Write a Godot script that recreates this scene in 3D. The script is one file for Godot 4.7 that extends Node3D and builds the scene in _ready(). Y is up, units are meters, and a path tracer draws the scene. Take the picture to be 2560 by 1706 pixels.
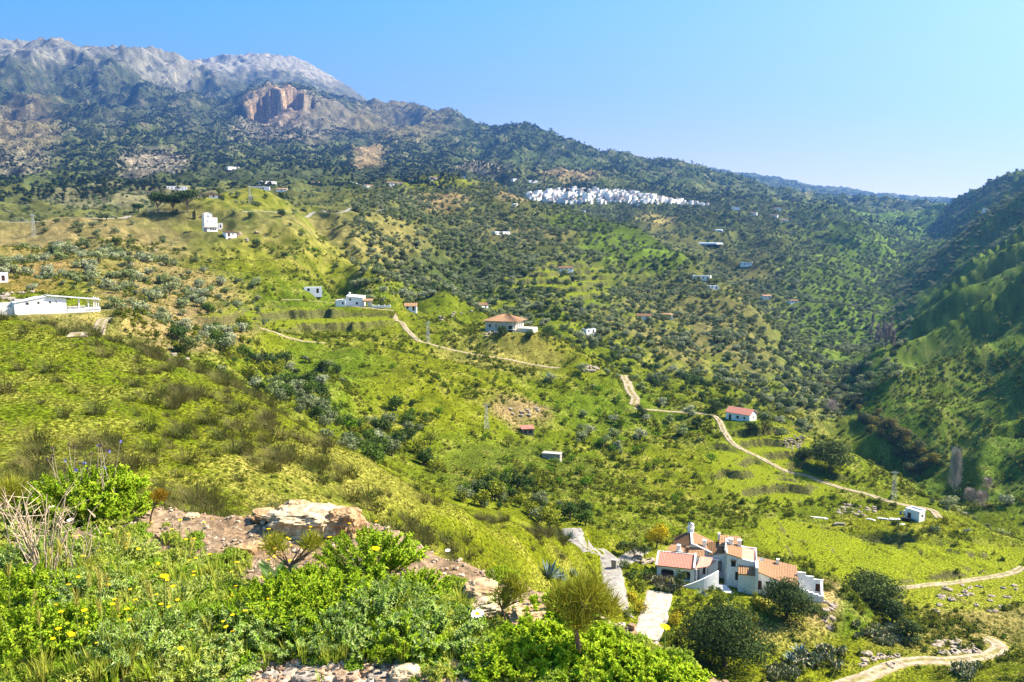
extends Node3D

# ---------------------------------------------------------------- lens and measuring helpers
const IMG_W := 2560.0
const IMG_H := 1706.0
const FOCAL := 2009.0            # in photo pixels
const HORIZON := 620.0           # eye level in the photo
var pitch := atan((IMG_H * 0.5 - HORIZON) / FOCAL)
const EYE := 1.65

# terrain grid: polar round the viewpoint, rows spaced by ln(range)
const COLS_IN := 640
const COLS_OUT := 36
const AZ_IN := 0.66
const AZ_OUT := 1.12
const BANDS := [[9.0, 40.0, 36], [40.0, 130.0, 110], [130.0, 450.0, 320], [450.0, 1500.0, 240], [1500.0, 9500.0, 330]]
const CA := 108                  # coarse control grid
const CL := 160
var NA := COLS_IN + 2 * COLS_OUT + 1
var NL := 1
var row_L := PackedFloat32Array()
var coarse := PackedFloat32Array()
var height := PackedFloat32Array()   # y over the grid
var L0 := log(9.0)
var L1 := log(9500.0)

var rng := RandomNumberGenerator.new()
var n_big := FastNoiseLite.new()
var n_mid := FastNoiseLite.new()
var n_fine := FastNoiseLite.new()
var n_col := FastNoiseLite.new()
var n_gul := FastNoiseLite.new()
var n_spur := FastNoiseLite.new()
var n_dry := FastNoiseLite.new()
var used := {}

func ray(u: float, v: float) -> Vector2:      # photo pixel -> (azimuth, slope)
	var x := (u - IMG_W * 0.5) / FOCAL
	var y := (IMG_H * 0.5 - v) / FOCAL
	var yy := y * cos(pitch) - sin(pitch)
	var zz := y * sin(pitch) + cos(pitch)
	return Vector2(atan2(x, zz), yy / sqrt(x * x + zz * zz))

func pix(u: float, v: float, r: float) -> Vector3:   # pixel and ground range -> point
	var a := ray(u, v)
	return Vector3(r * sin(a.x), a.y * r, -r * cos(a.x))

func to_pix(p: Vector3) -> Vector2:           # point -> photo pixel
	var yy := p.y * cos(pitch) + (-p.z) * sin(pitch) * -1.0
	yy = p.y * cos(pitch) - p.z * sin(pitch)
	var zz := -p.z * cos(pitch) - p.y * sin(pitch)
	return Vector2(IMG_W * 0.5 + FOCAL * p.x / zz, IMG_H * 0.5 - FOCAL * yy / zz)

func az_of(i: int) -> float:
	if i < COLS_OUT:
		return -AZ_OUT + (AZ_OUT - AZ_IN) * float(i) / COLS_OUT
	if i > COLS_OUT + COLS_IN:
		return AZ_IN + (AZ_OUT - AZ_IN) * float(i - COLS_OUT - COLS_IN) / COLS_OUT
	return -AZ_IN + 2.0 * AZ_IN * float(i - COLS_OUT) / COLS_IN

func col_of(a: float) -> float:
	if a < -AZ_IN:
		return clampf((a + AZ_OUT) / (AZ_OUT - AZ_IN) * COLS_OUT, 0.0, COLS_OUT)
	if a > AZ_IN:
		return COLS_OUT + COLS_IN + clampf((a - AZ_IN) / (AZ_OUT - AZ_IN) * COLS_OUT, 0.0, COLS_OUT - 0.001)
	return COLS_OUT + (a + AZ_IN) / (2.0 * AZ_IN) * COLS_IN

func row_of(L: float) -> float:
	var i := row_L.bsearch(L)
	i = clampi(i - 1, 0, NL - 2)
	return i + clampf((L - row_L[i]) / (row_L[i + 1] - row_L[i]), 0.0, 1.0)

func ground(x: float, z: float) -> float:     # height of the hills under a point
	var c := clampf(col_of(atan2(x, -z)), 0.0, NA - 1.001)
	var r := clampf(row_of(0.5 * log(maxf(x * x + z * z, 1.0))), 0.0, NL - 1.001)
	var ci := int(c)
	var ri := int(r)
	var fc := c - ci
	var fr := r - ri
	var k := ri * NA + ci
	return lerpf(lerpf(height[k], height[k + 1], fc), lerpf(height[k + NA], height[k + NA + 1], fc), fr)

func on_ground(x: float, z: float, lift := 0.0) -> Vector3:
	return Vector3(x, ground(x, z) + lift, z)

func look_hit(u: float, v: float, r0 := 20.0, r1 := 9000.0) -> Vector3:   # first hill that a pixel meets
	var a := ray(u, v)
	var s := sin(a.x)
	var c := -cos(a.x)
	var L := log(r0)
	var step := 0.006
	while L < log(r1):
		var r := exp(L)
		if ground(r * s, r * c) >= a.y * r:
			var lo := L - step
			var hi := L
			for k in 10:
				var m := (lo + hi) * 0.5
				var rm := exp(m)
				if ground(rm * s, rm * c) >= a.y * rm:
					hi = m
				else:
					lo = m
			var rr := exp(hi)
			return Vector3(rr * s, ground(rr * s, rr * c), rr * c)
		L += step
	return Vector3.INF
# ---------------------------------------------------------------- the hills
# each line of the relief: points (photo x, photo y, range in metres); a crest also has how far it drops behind: (range factor, pixels down)
func relief_lines() -> Array:
	return [
		# under the viewpoint
		[0, 0, -700, 1420, 12, 0, 1450, 12, 400, 1500, 12, 900, 1600, 12, 1400, 1740, 12, 2000, 1800, 12, 2600, 1800, 12, 3300, 1760, 12],
		[0, 0, -700, 1280, 26, 0, 1300, 26, 400, 1340, 26, 900, 1480, 26, 1400, 1760, 26, 2000, 1880, 26, 2600, 1880, 26, 3300, 1820, 26],
		[0, 0, 1300, 1660, 55, 1600, 1800, 60, 2000, 1860, 60, 2600, 1840, 60, 3300, 1760, 60],
		[0, 0, 1700, 1740, 100, 2000, 1790, 105, 2600, 1780, 110, 3300, 1680, 110],
		# near grassy hill
		[0, 0, -700, 1160, 62, 0, 1195, 62, 300, 1190, 62, 700, 1275, 62, 1000, 1395, 68, 1200, 1475, 78, 1400, 1575, 96, 1560, 1662, 110],
		[0, 0, -700, 960, 94, 0, 990, 90, 300, 1010, 88, 600, 1095, 84, 900, 1230, 83, 1100, 1330, 90, 1300, 1420, 106, 1480, 1500, 122, 1600, 1590, 128],
		[1.14, 45, -700, 760, 140, 0, 792, 134, 200, 826, 131, 330, 872, 127, 480, 920, 123, 650, 1000, 115, 760, 1060, 109, 900, 1130, 105, 1000, 1190, 103, 1150, 1262, 107, 1290, 1300, 120, 1390, 1332, 132],
		[0, 0, 1425, 1352, 142, 1520, 1430, 138, 1560, 1500, 134],
		# gully behind the near hill
		[0, 0, -700, 770, 235, 0, 795, 215, 230, 810, 215, 420, 850, 215, 560, 900, 210, 700, 985, 198, 830, 1070, 180, 930, 1150, 168, 1100, 1240, 160, 1300, 1290, 160, 1420, 1306, 162],
		[0, 0, -700, 740, 290, 0, 776, 245, 120, 782, 240, 230, 786, 240, 330, 790, 250, 450, 795, 270, 560, 800, 285, 640, 850, 270],
		[0, 0, 680, 1005, 222, 715, 992, 230, 790, 938, 236, 850, 955, 238],
		# left upper hill
		[0, 0, -700, 640, 430, 0, 660, 380, 200, 680, 370, 400, 700, 370, 560, 690, 390, 700, 700, 400, 800, 720, 400],
		[0, 0, -700, 590, 520, 0, 605, 470, 200, 615, 465, 400, 620, 460, 600, 610, 470, 760, 640, 460, 900, 690, 430],
		[1.12, 26, -700, 545, 620, 0, 557, 560, 140, 552, 555, 270, 543, 550, 400, 527, 545, 480, 512, 545, 560, 496, 560, 640, 476, 600, 720, 487, 620, 780, 497, 640],
		[0, 0, 620, 520, 530, 760, 540, 540, 850, 560, 560, 900, 600, 530],
		[0, 0, 850, 505, 700, 950, 520, 720, 1050, 530, 760, 1000, 480, 900, 1130, 490, 950],
		[1.12, 22, 880, 474, 880, 980, 458, 1000, 1090, 448, 1080, 1180, 458, 1080, 1250, 478, 1050, 1316, 503, 1010, 1380, 520, 980, 1444, 541, 950, 1516, 562, 900, 1597, 576, 850, 1665, 613, 790, 1733, 655, 730, 1792, 710, 670, 1856, 741, 630, 1900, 782, 600],
		# spur with the houses: slope towards us
		[0, 0, 640, 780, 330, 760, 790, 340, 900, 800, 350, 1000, 830, 340, 1080, 862, 330, 1200, 885, 325, 1390, 912, 318, 1480, 935, 312],
		[1.09, 40, 820, 748, 392, 900, 762, 385, 1000, 776, 378, 1100, 788, 372, 1200, 806, 365, 1300, 824, 360, 1380, 838, 352, 1450, 866, 340, 1540, 905, 330, 1640, 952, 322, 1760, 1012, 314, 1850, 1040, 312, 1960, 1078, 308, 2060, 1128, 300, 2140, 1160, 296, 2220, 1192, 290, 2320, 1235, 282, 2420, 1282, 270, 2560, 1345, 255, 2760, 1420, 250],
		[0, 0, 700, 890, 290, 820, 930, 275, 950, 970, 262, 1050, 960, 270, 1200, 970, 275, 1350, 1000, 280, 1500, 1030, 283, 1650, 1065, 285, 1780, 1100, 280, 1900, 1140, 280, 2000, 1172, 278],
		[0, 0, 780, 985, 236, 900, 1060, 222, 1030, 1110, 220, 1150, 1110, 232, 1280, 1120, 240, 1400, 1130, 245, 1550, 1150, 245, 1700, 1180, 245, 1850, 1210, 245, 1980, 1230, 248, 2080, 1262, 245, 2160, 1262, 252, 2290, 1290, 250],
		[0, 0, 1040, 1190, 186, 1180, 1230, 180, 1320, 1230, 195, 1450, 1230, 205, 1600, 1250, 205, 1750, 1280, 205, 1900, 1310, 208, 2000, 1330, 215, 2150, 1318, 236, 2300, 1316, 240, 2400, 1330, 236],
		[0, 0, 1520, 1310, 172, 1660, 1340, 172, 1780, 1370, 172, 1900, 1400, 172, 2020, 1430, 175, 2150, 1440, 190, 2300, 1450, 202, 2450, 1440, 215, 2560, 1450, 215, 2760, 1500, 210],
		# villa shoulder and below
		[0, 0, 1600, 1430, 150, 1680, 1462, 147, 1800, 1480, 147, 1900, 1488, 149, 2040, 1500, 152, 2150, 1530, 158, 2300, 1530, 175, 2450, 1540, 185, 2560, 1560, 185],
		[0, 0, 1640, 1560, 130, 1760, 1600, 128, 1900, 1600, 134, 2050, 1610, 138, 2200, 1620, 146, 2350, 1610, 156, 2500, 1620, 165, 2760, 1640, 165],
		[0, 0, 1700, 1690, 116, 1900, 1690, 122, 2100, 1695, 130, 2300, 1690, 140, 2560, 1690, 145],
		# ravine behind the spur, and the olive ridge beyond it
		[0, 0, 960, 660, 470, 1040, 640, 560, 1090, 600, 660, 1130, 615, 690, 1138, 660, 630, 1165, 690, 590, 1262, 722, 540, 1330, 765, 500, 1410, 800, 460, 1500, 880, 420, 1640, 965, 395, 1800, 1010, 385, 1960, 1060, 380],
		[1.07, 36, 700, 508, 600, 760, 545, 565, 820, 590, 525, 870, 632, 490, 910, 658, 465, 960, 680, 446, 1100, 716, 425, 1200, 764, 410, 1290, 795, 400],
		[0, 0, 1180, 560, 790, 1260, 600, 740, 1380, 620, 720, 1480, 660, 690, 1580, 690, 670, 1680, 740, 630],
		[0, 0, 1250, 660, 640, 1400, 690, 610, 1520, 740, 570, 1640, 800, 540, 1760, 850, 520, 1870, 900, 500, 1960, 940, 490],
		[0, 0, 1420, 740, 540, 1560, 820, 480, 1700, 900, 450, 1850, 955, 440, 1980, 990, 440],
		# village valley side
		[0, 0, 1330, 545, 1150, 1450, 575, 1120, 1560, 600, 1060, 1650, 630, 1000, 1760, 690, 900, 1850, 745, 800, 1920, 790, 730, 2000, 850, 660, 2080, 905, 600],
		[0, 0, 1700, 560, 1300, 1850, 580, 1250, 1950, 620, 1150, 2030, 680, 1000, 2100, 740, 900, 2160, 790, 830],
		[0, 0, 1280, 500, 1480, 1400, 508, 1520, 1500, 505, 1560, 1600, 510, 1560, 1750, 520, 1560, 1900, 535, 1550, 2050, 560, 1450, 2180, 600, 1350],
		[0, 0, 1340, 462, 1750, 1450, 462, 1780, 1560, 472, 1750, 1650, 490, 1720, 1780, 495, 1750, 1950, 510, 1750, 2100, 530, 1700],
		# river bed
		[0, 0, 2340, 590, 1750, 2322, 620, 1500, 2285, 668, 1250, 2245, 735, 1020, 2235, 800, 850, 2200, 870, 700, 2110, 965, 530, 2050, 1010, 465, 2120, 1100, 400, 2250, 1200, 340, 2390, 1290, 300, 2560, 1350, 290, 2760, 1400, 300],
		# right hill
		[1.15, 30, 2347, 514, 2050, 2405, 499, 1850, 2467, 470, 1700, 2521, 454, 1600, 2560, 447, 1550, 2760, 400, 1500, 3100, 330, 1500, 3400, 290, 1500],
		[1.05, 12, 2262, 694, 1060, 2322, 645, 1150, 2405, 583, 1120, 2487, 528, 1080, 2560, 487, 1040, 2760, 400, 960, 3100, 330, 900, 3400, 260, 900],
		[0, 0, 2270, 760, 860, 2330, 720, 880, 2420, 660, 890, 2560, 590, 900, 2760, 490, 900, 3100, 390, 880, 3400, 310, 880],
		[0, 0, 2240, 850, 690, 2320, 790, 705, 2440, 710, 715, 2560, 640, 720, 2760, 540, 720, 3100, 420, 700, 3400, 340, 700],
		[0, 0, 2125, 975, 520, 2225, 900, 555, 2380, 810, 575, 2560, 720, 585, 2760, 610, 585, 3100, 470, 570],
		[0, 0, 2150, 1065, 430, 2300, 985, 445, 2440, 930, 460, 2560, 850, 478, 2760, 710, 485, 3100, 540, 480],
		[0, 0, 2285, 1172, 365, 2400, 1080, 385, 2500, 1020, 398, 2560, 965, 408, 2760, 820, 415, 3100, 620, 415],
		[0, 0, 2400, 1258, 325, 2480, 1208, 330, 2560, 1130, 352, 2760, 960, 362, 3100, 720, 362],
		[0, 0, 2195, 885, 535, 2225, 955, 445, 2335, 1040, 374, 2445, 1112, 334, 2560, 1035, 348, 2700, 930, 352],
		# pine hill over the village and the ridge closing the valley
		[1.15, 25, 957, 253, 4300, 1012, 261, 4100, 1050, 257, 4000, 1088, 270, 3800, 1142, 294, 3500, 1219, 316, 3200, 1251, 327, 3000, 1295, 319, 2900, 1338, 318, 2800, 1393, 346, 2700, 1447, 357, 2650, 1523, 381, 2600, 1610, 397, 2550, 1700, 409, 2500, 1795, 434, 2500, 1866, 459, 2550, 1940, 471, 2600, 1990, 484, 2650, 2056, 498, 2750, 2114, 502, 2800, 2197, 504, 2800, 2280, 507, 2700, 2347, 516, 2500],
		[0, 0, 1100, 400, 2200, 1200, 400, 2250, 1320, 410, 2150, 1450, 420, 2150, 1600, 435, 2150, 1750, 455, 2150, 1900, 490, 2150, 2050, 515, 2150, 2150, 540, 2100, 2260, 560, 2000],
		[0, 0, 1000, 330, 3000, 1100, 350, 2800, 1200, 350, 2750, 1350, 365, 2500, 1500, 400, 2400],
		# far blue ridge
		[1.2, 30, 1600, 425, 6000, 1750, 424, 6000, 1871, 441, 6000, 1937, 447, 6000, 2034, 473, 6200, 2111, 475, 6200, 2198, 494, 6500, 2263, 492, 7000, 2339, 512, 7000, 2500, 520, 7000, 2800, 520, 7000],
		# mountain slopes on the left
		[0, 0, -700, 500, 900, 0, 520, 850, 200, 520, 850, 400, 505, 850, 560, 490, 900, 700, 478, 1000, 850, 470, 1150],
		[0, 0, -700, 460, 1500, 0, 470, 1400, 200, 470, 1400, 400, 460, 1350, 600, 440, 1500, 760, 436, 1500, 900, 440, 1550, 1000, 440, 1600, 1150, 445, 1650, 1280, 450, 1700],
		[0, 0, -700, 380, 2300, 0, 400, 2200, 150, 390, 2250, 300, 400, 2150, 420, 395, 2150, 560, 400, 2100, 700, 405, 2100, 850, 410, 2100, 960, 410, 2150],
		[0, 0, -700, 290, 3300, 0, 310, 3200, 150, 300, 3200, 300, 310, 3100, 450, 320, 3000, 570, 330, 2950, 640, 345, 2900, 760, 350, 2800, 880, 360, 2800],
		[0, 0, -700, 215, 4200, 0, 225, 4100, 150, 225, 4100, 300, 240, 4000, 450, 262, 3900, 560, 275, 3700],
		[1.1, 22, -700, 118, 5400, -300, 108, 5400, 0, 112, 5400, 76, 117, 5400, 141, 107, 5400, 207, 115, 5400, 283, 110, 5300, 326, 122, 5300, 381, 114, 5300, 435, 137, 5300, 479, 152, 5300],
		[0, 0, 420, 190, 4800, 520, 225, 4500, 600, 250, 4300],
		[1.2, 40, 500, 158, 6600, 577, 141, 6600, 653, 134, 6600, 707, 137, 6600, 751, 152, 6600, 805, 181, 6500, 860, 213, 6400, 914, 246, 6300, 960, 290, 6200],
		[0, 0, 560, 200, 5400, 660, 205, 5300, 760, 215, 5300, 860, 245, 5300],
		# crag
		[1.10, 10, 628, 238, 3560, 645, 229, 3560, 690, 224, 3560, 744, 223, 3600, 807, 240, 3600, 871, 274, 3550, 930, 300, 3500, 1010, 330, 3400],
		[0, 0, 618, 262, 3500, 640, 318, 3430, 700, 300, 3430, 760, 268, 3480, 830, 300, 3450, 900, 335, 3350],
		[1.05, 8, 800, 236, 4000, 880, 246, 4100, 940, 262, 4200],
	]

func build_control() -> void:
	var px := PackedFloat64Array()
	var py := PackedFloat64Array()
	var ps := PackedFloat64Array()
	const KA := 3.2
	for line in relief_lines():
		var k := 2
		var last := Vector3.INF
		while k < line.size():
			var p := Vector3(line[k], line[k + 1], line[k + 2])
			var stops := [p]
			if last != Vector3.INF and absf(p.x - last.x) > 150.0:
				stops = [Vector3((p.x + last.x) * 0.5, (p.y + last.y) * 0.5, sqrt(p.z * last.z)), p]
			for q in stops:
				var a := ray(q.x, q.y)
				px.append(a.x * KA)
				py.append(log(q.z))
				ps.append(a.y)
				if line[0] > 0:
					var b := ray(q.x, q.y + line[1])
					px.append(b.x * KA)
					py.append(log(q.z * line[0]))
					ps.append(b.y)
			last = p
			k += 3
	print("control points ", px.size())
	coarse.resize((CA + 1) * (CL + 1))
	var weight := PackedFloat32Array()
	weight.resize((CA + 1) * (CL + 1))
	var centres := []
	for k in 17:
		centres.append(-1.12 + 0.14 * k)
	var jobs := []
	jobs.resize(centres.size())
	var id := WorkerThreadPool.add_group_task(func(k): jobs[k] = fit_window(centres[k] * KA, 0.14 * KA, KA, px, py, ps), centres.size())
	WorkerThreadPool.wait_for_group_task_completion(id)
	for k in centres.size():
		var part: PackedFloat32Array = jobs[k]
		for l in CL + 1:
			for a in CA + 1:
				var x := (-AZ_OUT + 2.0 * AZ_OUT * a / CA) * KA
				var d := absf(x - centres[k] * KA) / (0.14 * KA)
				if d < 1.0:
					var w := 0.5 + 0.5 * cos(PI * d)
					coarse[l * (CA + 1) + a] += w * part[l * (CA + 1) + a]
					weight[l * (CA + 1) + a] += w
	for k in coarse.size():
		coarse[k] /= maxf(weight[k], 1e-6)

# radial basis fit of the points near one azimuth: sqrt(d2 + c2) kernel, a little smoothing, a constant term
func fit_window(centre: float, half: float, KA: float, ax: PackedFloat64Array, ay: PackedFloat64Array, as_: PackedFloat64Array) -> PackedFloat32Array:
	var px := PackedFloat64Array()
	var py := PackedFloat64Array()
	var ps := PackedFloat64Array()
	for i in ax.size():
		if absf(ax[i] - centre) < half + 0.33 or (absf(centre) > 2.3 and absf(ax[i] - centre) < half + 1.0 + 0.7 * (absf(centre) - 2.3)):
			px.append(ax[i])
			py.append(ay[i])
			ps.append(as_[i])
	var n := px.size()
	var rows := []
	var c2 := 0.0016
	for i in n:
		var row := PackedFloat64Array()
		row.resize(n + 2)
		for j in n:
			row[j] = sqrt((px[i] - px[j]) ** 2 + (py[i] - py[j]) ** 2 + c2)
		row[i] -= 0.012
		row[n] = 1.0
		row[n + 1] = ps[i]
		rows.append(row)
	var lastrow := PackedFloat64Array()
	lastrow.resize(n + 2)
	for j in n:
		lastrow[j] = 1.0
	rows.append(lastrow)
	var m := n + 1
	for i in m:
		var best := i
		for j in range(i + 1, m):
			if absf(rows[j][i]) > absf(rows[best][i]):
				best = j
		if best != i:
			var t = rows[i]
			rows[i] = rows[best]
			rows[best] = t
		var pr: PackedFloat64Array = rows[i]
		var inv := 1.0 / pr[i]
		for j in range(i + 1, m):
			var rj: PackedFloat64Array = rows[j]
			var f := rj[i] * inv
			if f != 0.0:
				for k in range(i, m + 1):
					rj[k] -= f * pr[k]
				rows[j] = rj
	var w := PackedFloat64Array()
	w.resize(m)
	for i in range(m - 1, -1, -1):
		var pr: PackedFloat64Array = rows[i]
		var s := pr[m]
		for k in range(i + 1, m):
			s -= pr[k] * w[k]
		w[i] = s / pr[i]
	var out := PackedFloat32Array()
	out.resize((CA + 1) * (CL + 1))
	for a in CA + 1:
		var x := (-AZ_OUT + 2.0 * AZ_OUT * a / CA) * KA
		if absf(x - centre) > half:
			continue
		for l in CL + 1:
			var y := L0 + (L1 - L0) * l / CL
			var s := w[n]
			for k in n:
				var dx := x - px[k]
				var dy := y - py[k]
				s += w[k] * sqrt(dx * dx + dy * dy + c2)
			out[l * (CA + 1) + a] = s
	return out

func slope_at(a: float, L: float) -> float:      # smooth look-up in the control grid
	var x := clampf((a + AZ_OUT) / (2.0 * AZ_OUT) * CA, 0.0, CA - 0.001)
	var y := clampf((L - L0) / (L1 - L0) * CL, 0.0, CL - 0.001)
	var i := int(x)
	var j := int(y)
	var f := x - i
	var g := y - j
	var t := [0.0, 0.0, 0.0, 0.0]
	for q in 4:
		var row := clampi(j + q - 1, 0, CL) * (CA + 1)
		t[q] = cubic_interpolate(coarse[row + i], coarse[row + i + 1], coarse[row + maxi(i - 1, 0)], coarse[row + mini(i + 2, CA)], f)
	return cubic_interpolate(t[1], t[2], t[0], t[3], g)

# finer relief on top of the surveyed shape
func rough(x: float, z: float, r: float) -> float:
	var far := smoothstep(1300.0, 2800.0, r)
	var h := 0.0
	h += far * ((n_big.get_noise_2d(x, z) - 0.29) * ((lerpf(34.0, 130.0, smoothstep(2600.0, 3800.0, r)) - 60.0 * smoothstep(4600.0, 5400.0, r)) * lerpf(1.0, 0.3, smoothstep(-0.34, -0.22, x / r))))
	var mid := smoothstep(150.0, 420.0, r)
	h += mid * n_mid.get_noise_2d(x, z) * (3.5 + 10.0 * far)
	h += smoothstep(170.0, 300.0, r) * (n_gul.get_noise_2d(x, z) - 0.29) * (8.5 + 16.0 * smoothstep(700.0, 1500.0, r))
	var side := smoothstep(0.30, 0.0, -x / r + 0.52 + 0.0001 * r) * smoothstep(280.0, 380.0, r)
	if side > 0.0 and x > 0.0:        # spurs running down the right hand valley side
		h += side * ((n_spur.get_noise_2d(x * 0.22, z) - 0.29) * 30.0)
	h += smoothstep(14.0, 60.0, r) * n_fine.get_noise_2d(x, z) * (0.6 + 1.0 * mid + 2.0 * far)
	return h

func shape_row(j: int, out: PackedFloat32Array) -> void:
	var r := exp(row_L[j])
	for i in NA:
		var a := az_of(i)
		var x := r * sin(a)
		var z := -r * cos(a)
		var LL := row_L[j]
		if r > 3250.0 and r < 3620.0 and a < -0.2 and a > -0.34:
			var w := smoothstep(-0.335, -0.322, a) * (1.0 - smoothstep(-0.25, -0.22, a))
			var f := (LL - log(3250.0)) / (log(3620.0) - log(3250.0))
			var g := 0.2 * n_fine.get_noise_2d(a * 700.0, 0.0) + 0.05 * n_fine.get_noise_2d(a * 4000.0, LL * 400.0)
			LL = lerpf(LL, lerpf(log(3250.0), log(3620.0), 0.45 * smoothstep(0.0, 0.6, f) + 0.55 * smoothstep(0.60 + g, 0.68 + g, f)), w)
		out[i] = slope_at(a, LL) * r + rough(x, z, r)

func build_heights() -> void:
	row_L.clear()
	for b in BANDS:
		for k in b[2]:
			row_L.append(lerpf(log(b[0]), log(b[1]), float(k) / b[2]))
	row_L.append(log(BANDS[-1][1]))
	NL = row_L.size()
	n_big.fractal_gain = 0.52
	for set_ in [[n_big, 1.0 / 1000.0, 7, FastNoiseLite.FRACTAL_RIDGED, 11], [n_mid, 1.0 / 130.0, 4, FastNoiseLite.FRACTAL_FBM, 12], [n_fine, 1.0 / 16.0, 4, FastNoiseLite.FRACTAL_FBM, 13], [n_col, 1.0 / 9.0, 5, FastNoiseLite.FRACTAL_FBM, 14], [n_gul, 1.0 / 210.0, 3, FastNoiseLite.FRACTAL_RIDGED, 16], [n_spur, 1.0 / 120.0, 3, FastNoiseLite.FRACTAL_RIDGED, 17], [n_dry, 1.0 / 60.0, 4, FastNoiseLite.FRACTAL_FBM, 15]]:
		var n: FastNoiseLite = set_[0]
		n.noise_type = FastNoiseLite.TYPE_SIMPLEX_SMOOTH
		n.frequency = set_[1]
		n.fractal_octaves = set_[2]
		n.fractal_type = set_[3]
		n.seed = set_[4]
	var rows := []
	rows.resize(NL)
	var id := WorkerThreadPool.add_group_task(func(j):
		var out := PackedFloat32Array()
		out.resize(NA)
		shape_row(j, out)
		rows[j] = out, NL)
	WorkerThreadPool.wait_for_group_task_completion(id)
	height.clear()
	for j in NL:
		height.append_array(rows[j])
# ---------------------------------------------------------------- camera, sky, sun, exposure
var sun_dir := Vector3.ZERO
func setup_view() -> void:
	var cam := Camera3D.new()
	cam.name = "camera"
	cam.fov = rad_to_deg(2.0 * atan(IMG_H * 0.5 / FOCAL))
	cam.near = 0.05
	cam.far = 20000.0
	cam.rotation.x = -pitch
	add_child(cam)
	cam.current = true
	var az := deg_to_rad(78.0)
	var el := deg_to_rad(46.0)
	sun_dir = Vector3(cos(el) * sin(az), sin(el), -cos(el) * cos(az))
	var sun := DirectionalLight3D.new()
	sun.name = "sun"
	sun.light_energy = 1.6
	sun.light_color = Color(1.0, 0.955, 0.87)
	sun.light_angular_distance = 0.53
	sun.shadow_enabled = true
	add_child(sun)
	sun.look_at_from_position(Vector3.ZERO, -sun_dir, Vector3.UP)
	var env := Environment.new()
	env.background_mode = Environment.BG_SKY
	var sky := Sky.new()
	var pm := PanoramaSkyMaterial.new()
	pm.panorama = ImageTexture.create_from_image(sky_image())
	sky.sky_material = pm
	env.sky = sky
	env.tonemap_mode = Environment.TONE_MAPPER_LINEAR
	env.tonemap_exposure = 4.5
	env.sdfgi_enabled = true
	env.ssao_enabled = true
	env.ssil_enabled = true
	env.volumetric_fog_enabled = true          # thin blue haze, brighter towards the sun
	env.volumetric_fog_density = 0.00012
	env.volumetric_fog_albedo = Color(0.42, 0.66, 1.0)
	env.volumetric_fog_anisotropy = 0.6
	var we := WorldEnvironment.new()
	we.name = "environment"
	we.environment = env
	add_child(we)

func sky_image() -> Image:        # clear air: deep blue overhead, paler towards the horizon and towards the sun
	var w := 512
	var h := 256
	var im := Image.create(w, h, false, Image.FORMAT_RGBF)
	for y in h:
		var el := (0.5 - (y + 0.5) / h) * PI
		for x in w:
			var az := (x + 0.5) / w * TAU
			var d := Vector3(cos(el) * sin(az), sin(el), -cos(el) * cos(az))
			var up := maxf(sin(el), 0.0)
			var f := exp(-1.5 * acos(clampf(d.dot(sun_dir), -1.0, 1.0)))
			var low := exp(-8.5 * up)
			im.set_pixel(x, y, Color(maxf(0.005, -0.118 + 0.74 * f + 1.0 * low), 0.152 * (1.0 - 0.45 * up) + 0.20 * f + 0.54 * low, 0.40 * (1.0 - 0.4 * up) + 0.10 * f) * 0.79)
	return im
func build_terrain_mesh() -> void:
	var nb := BANDS.size()
	at_far = BANDS[0][2] + BANDS[1][2] + BANDS[2][2] + BANDS[3][2]
	var at := 0
	var names := ["hillside_below_viewpoint", "near_hillside", "valley_hills", "far_hills", "mountains"]
	for b in nb:
		var rows: int = BANDS[b][2]
		var j0 := at
		var j1 := at + rows
		at = j1
		terrain_piece(names[b], j0, j1)

func terrain_piece(called: String, j0: int, j1: int) -> void:
	var nrow := j1 - j0 + 1
	var verts := PackedVector3Array()
	var norms := PackedVector3Array()
	var cols := PackedColorArray()
	verts.resize(nrow * NA)
	norms.resize(nrow * NA)
	cols.resize(nrow * NA)
	var parts := []
	parts.resize(nrow)
	var id := WorkerThreadPool.add_group_task(func(k): parts[k] = terrain_row(j0 + k), nrow)
	WorkerThreadPool.wait_for_group_task_completion(id)
	verts.clear()
	norms.clear()
	cols.clear()
	for k in nrow:
		verts.append_array(parts[k][0])
		norms.append_array(parts[k][1])
		cols.append_array(parts[k][2])
	var idx := PackedInt32Array()
	idx.resize((nrow - 1) * (NA - 1) * 6)
	var q := 0
	for j in nrow - 1:
		for i in NA - 1:
			var k := j * NA + i
			idx[q] = k
			idx[q + 1] = k + NA
			idx[q + 2] = k + 1
			idx[q + 3] = k + 1
			idx[q + 4] = k + NA
			idx[q + 5] = k + NA + 1
			q += 6
	var arr := []
	arr.resize(Mesh.ARRAY_MAX)
	arr[Mesh.ARRAY_VERTEX] = verts
	arr[Mesh.ARRAY_NORMAL] = norms
	arr[Mesh.ARRAY_COLOR] = cols
	arr[Mesh.ARRAY_INDEX] = idx
	var m := ArrayMesh.new()
	m.add_surface_from_arrays(Mesh.PRIMITIVE_TRIANGLES, arr)
	var mat := StandardMaterial3D.new()
	mat.vertex_color_use_as_albedo = true
	mat.roughness = 1.0
	mat.metallic_specular = 0.1
	if grain == null:
		grain = ground_grain()
	mat.albedo_texture = grain
	mat.uv1_triplanar = true
	mat.uv1_world_triplanar = true
	mat.uv1_scale = Vector3.ONE * (1.0 / 15.0 if j0 < at_far else 1.0 / 190.0)
	m.surface_set_material(0, mat)
	var o := MeshInstance3D.new()
	o.name = called
	o.mesh = m
	o.set_meta("kind", "structure")
	add_child(o)

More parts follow.
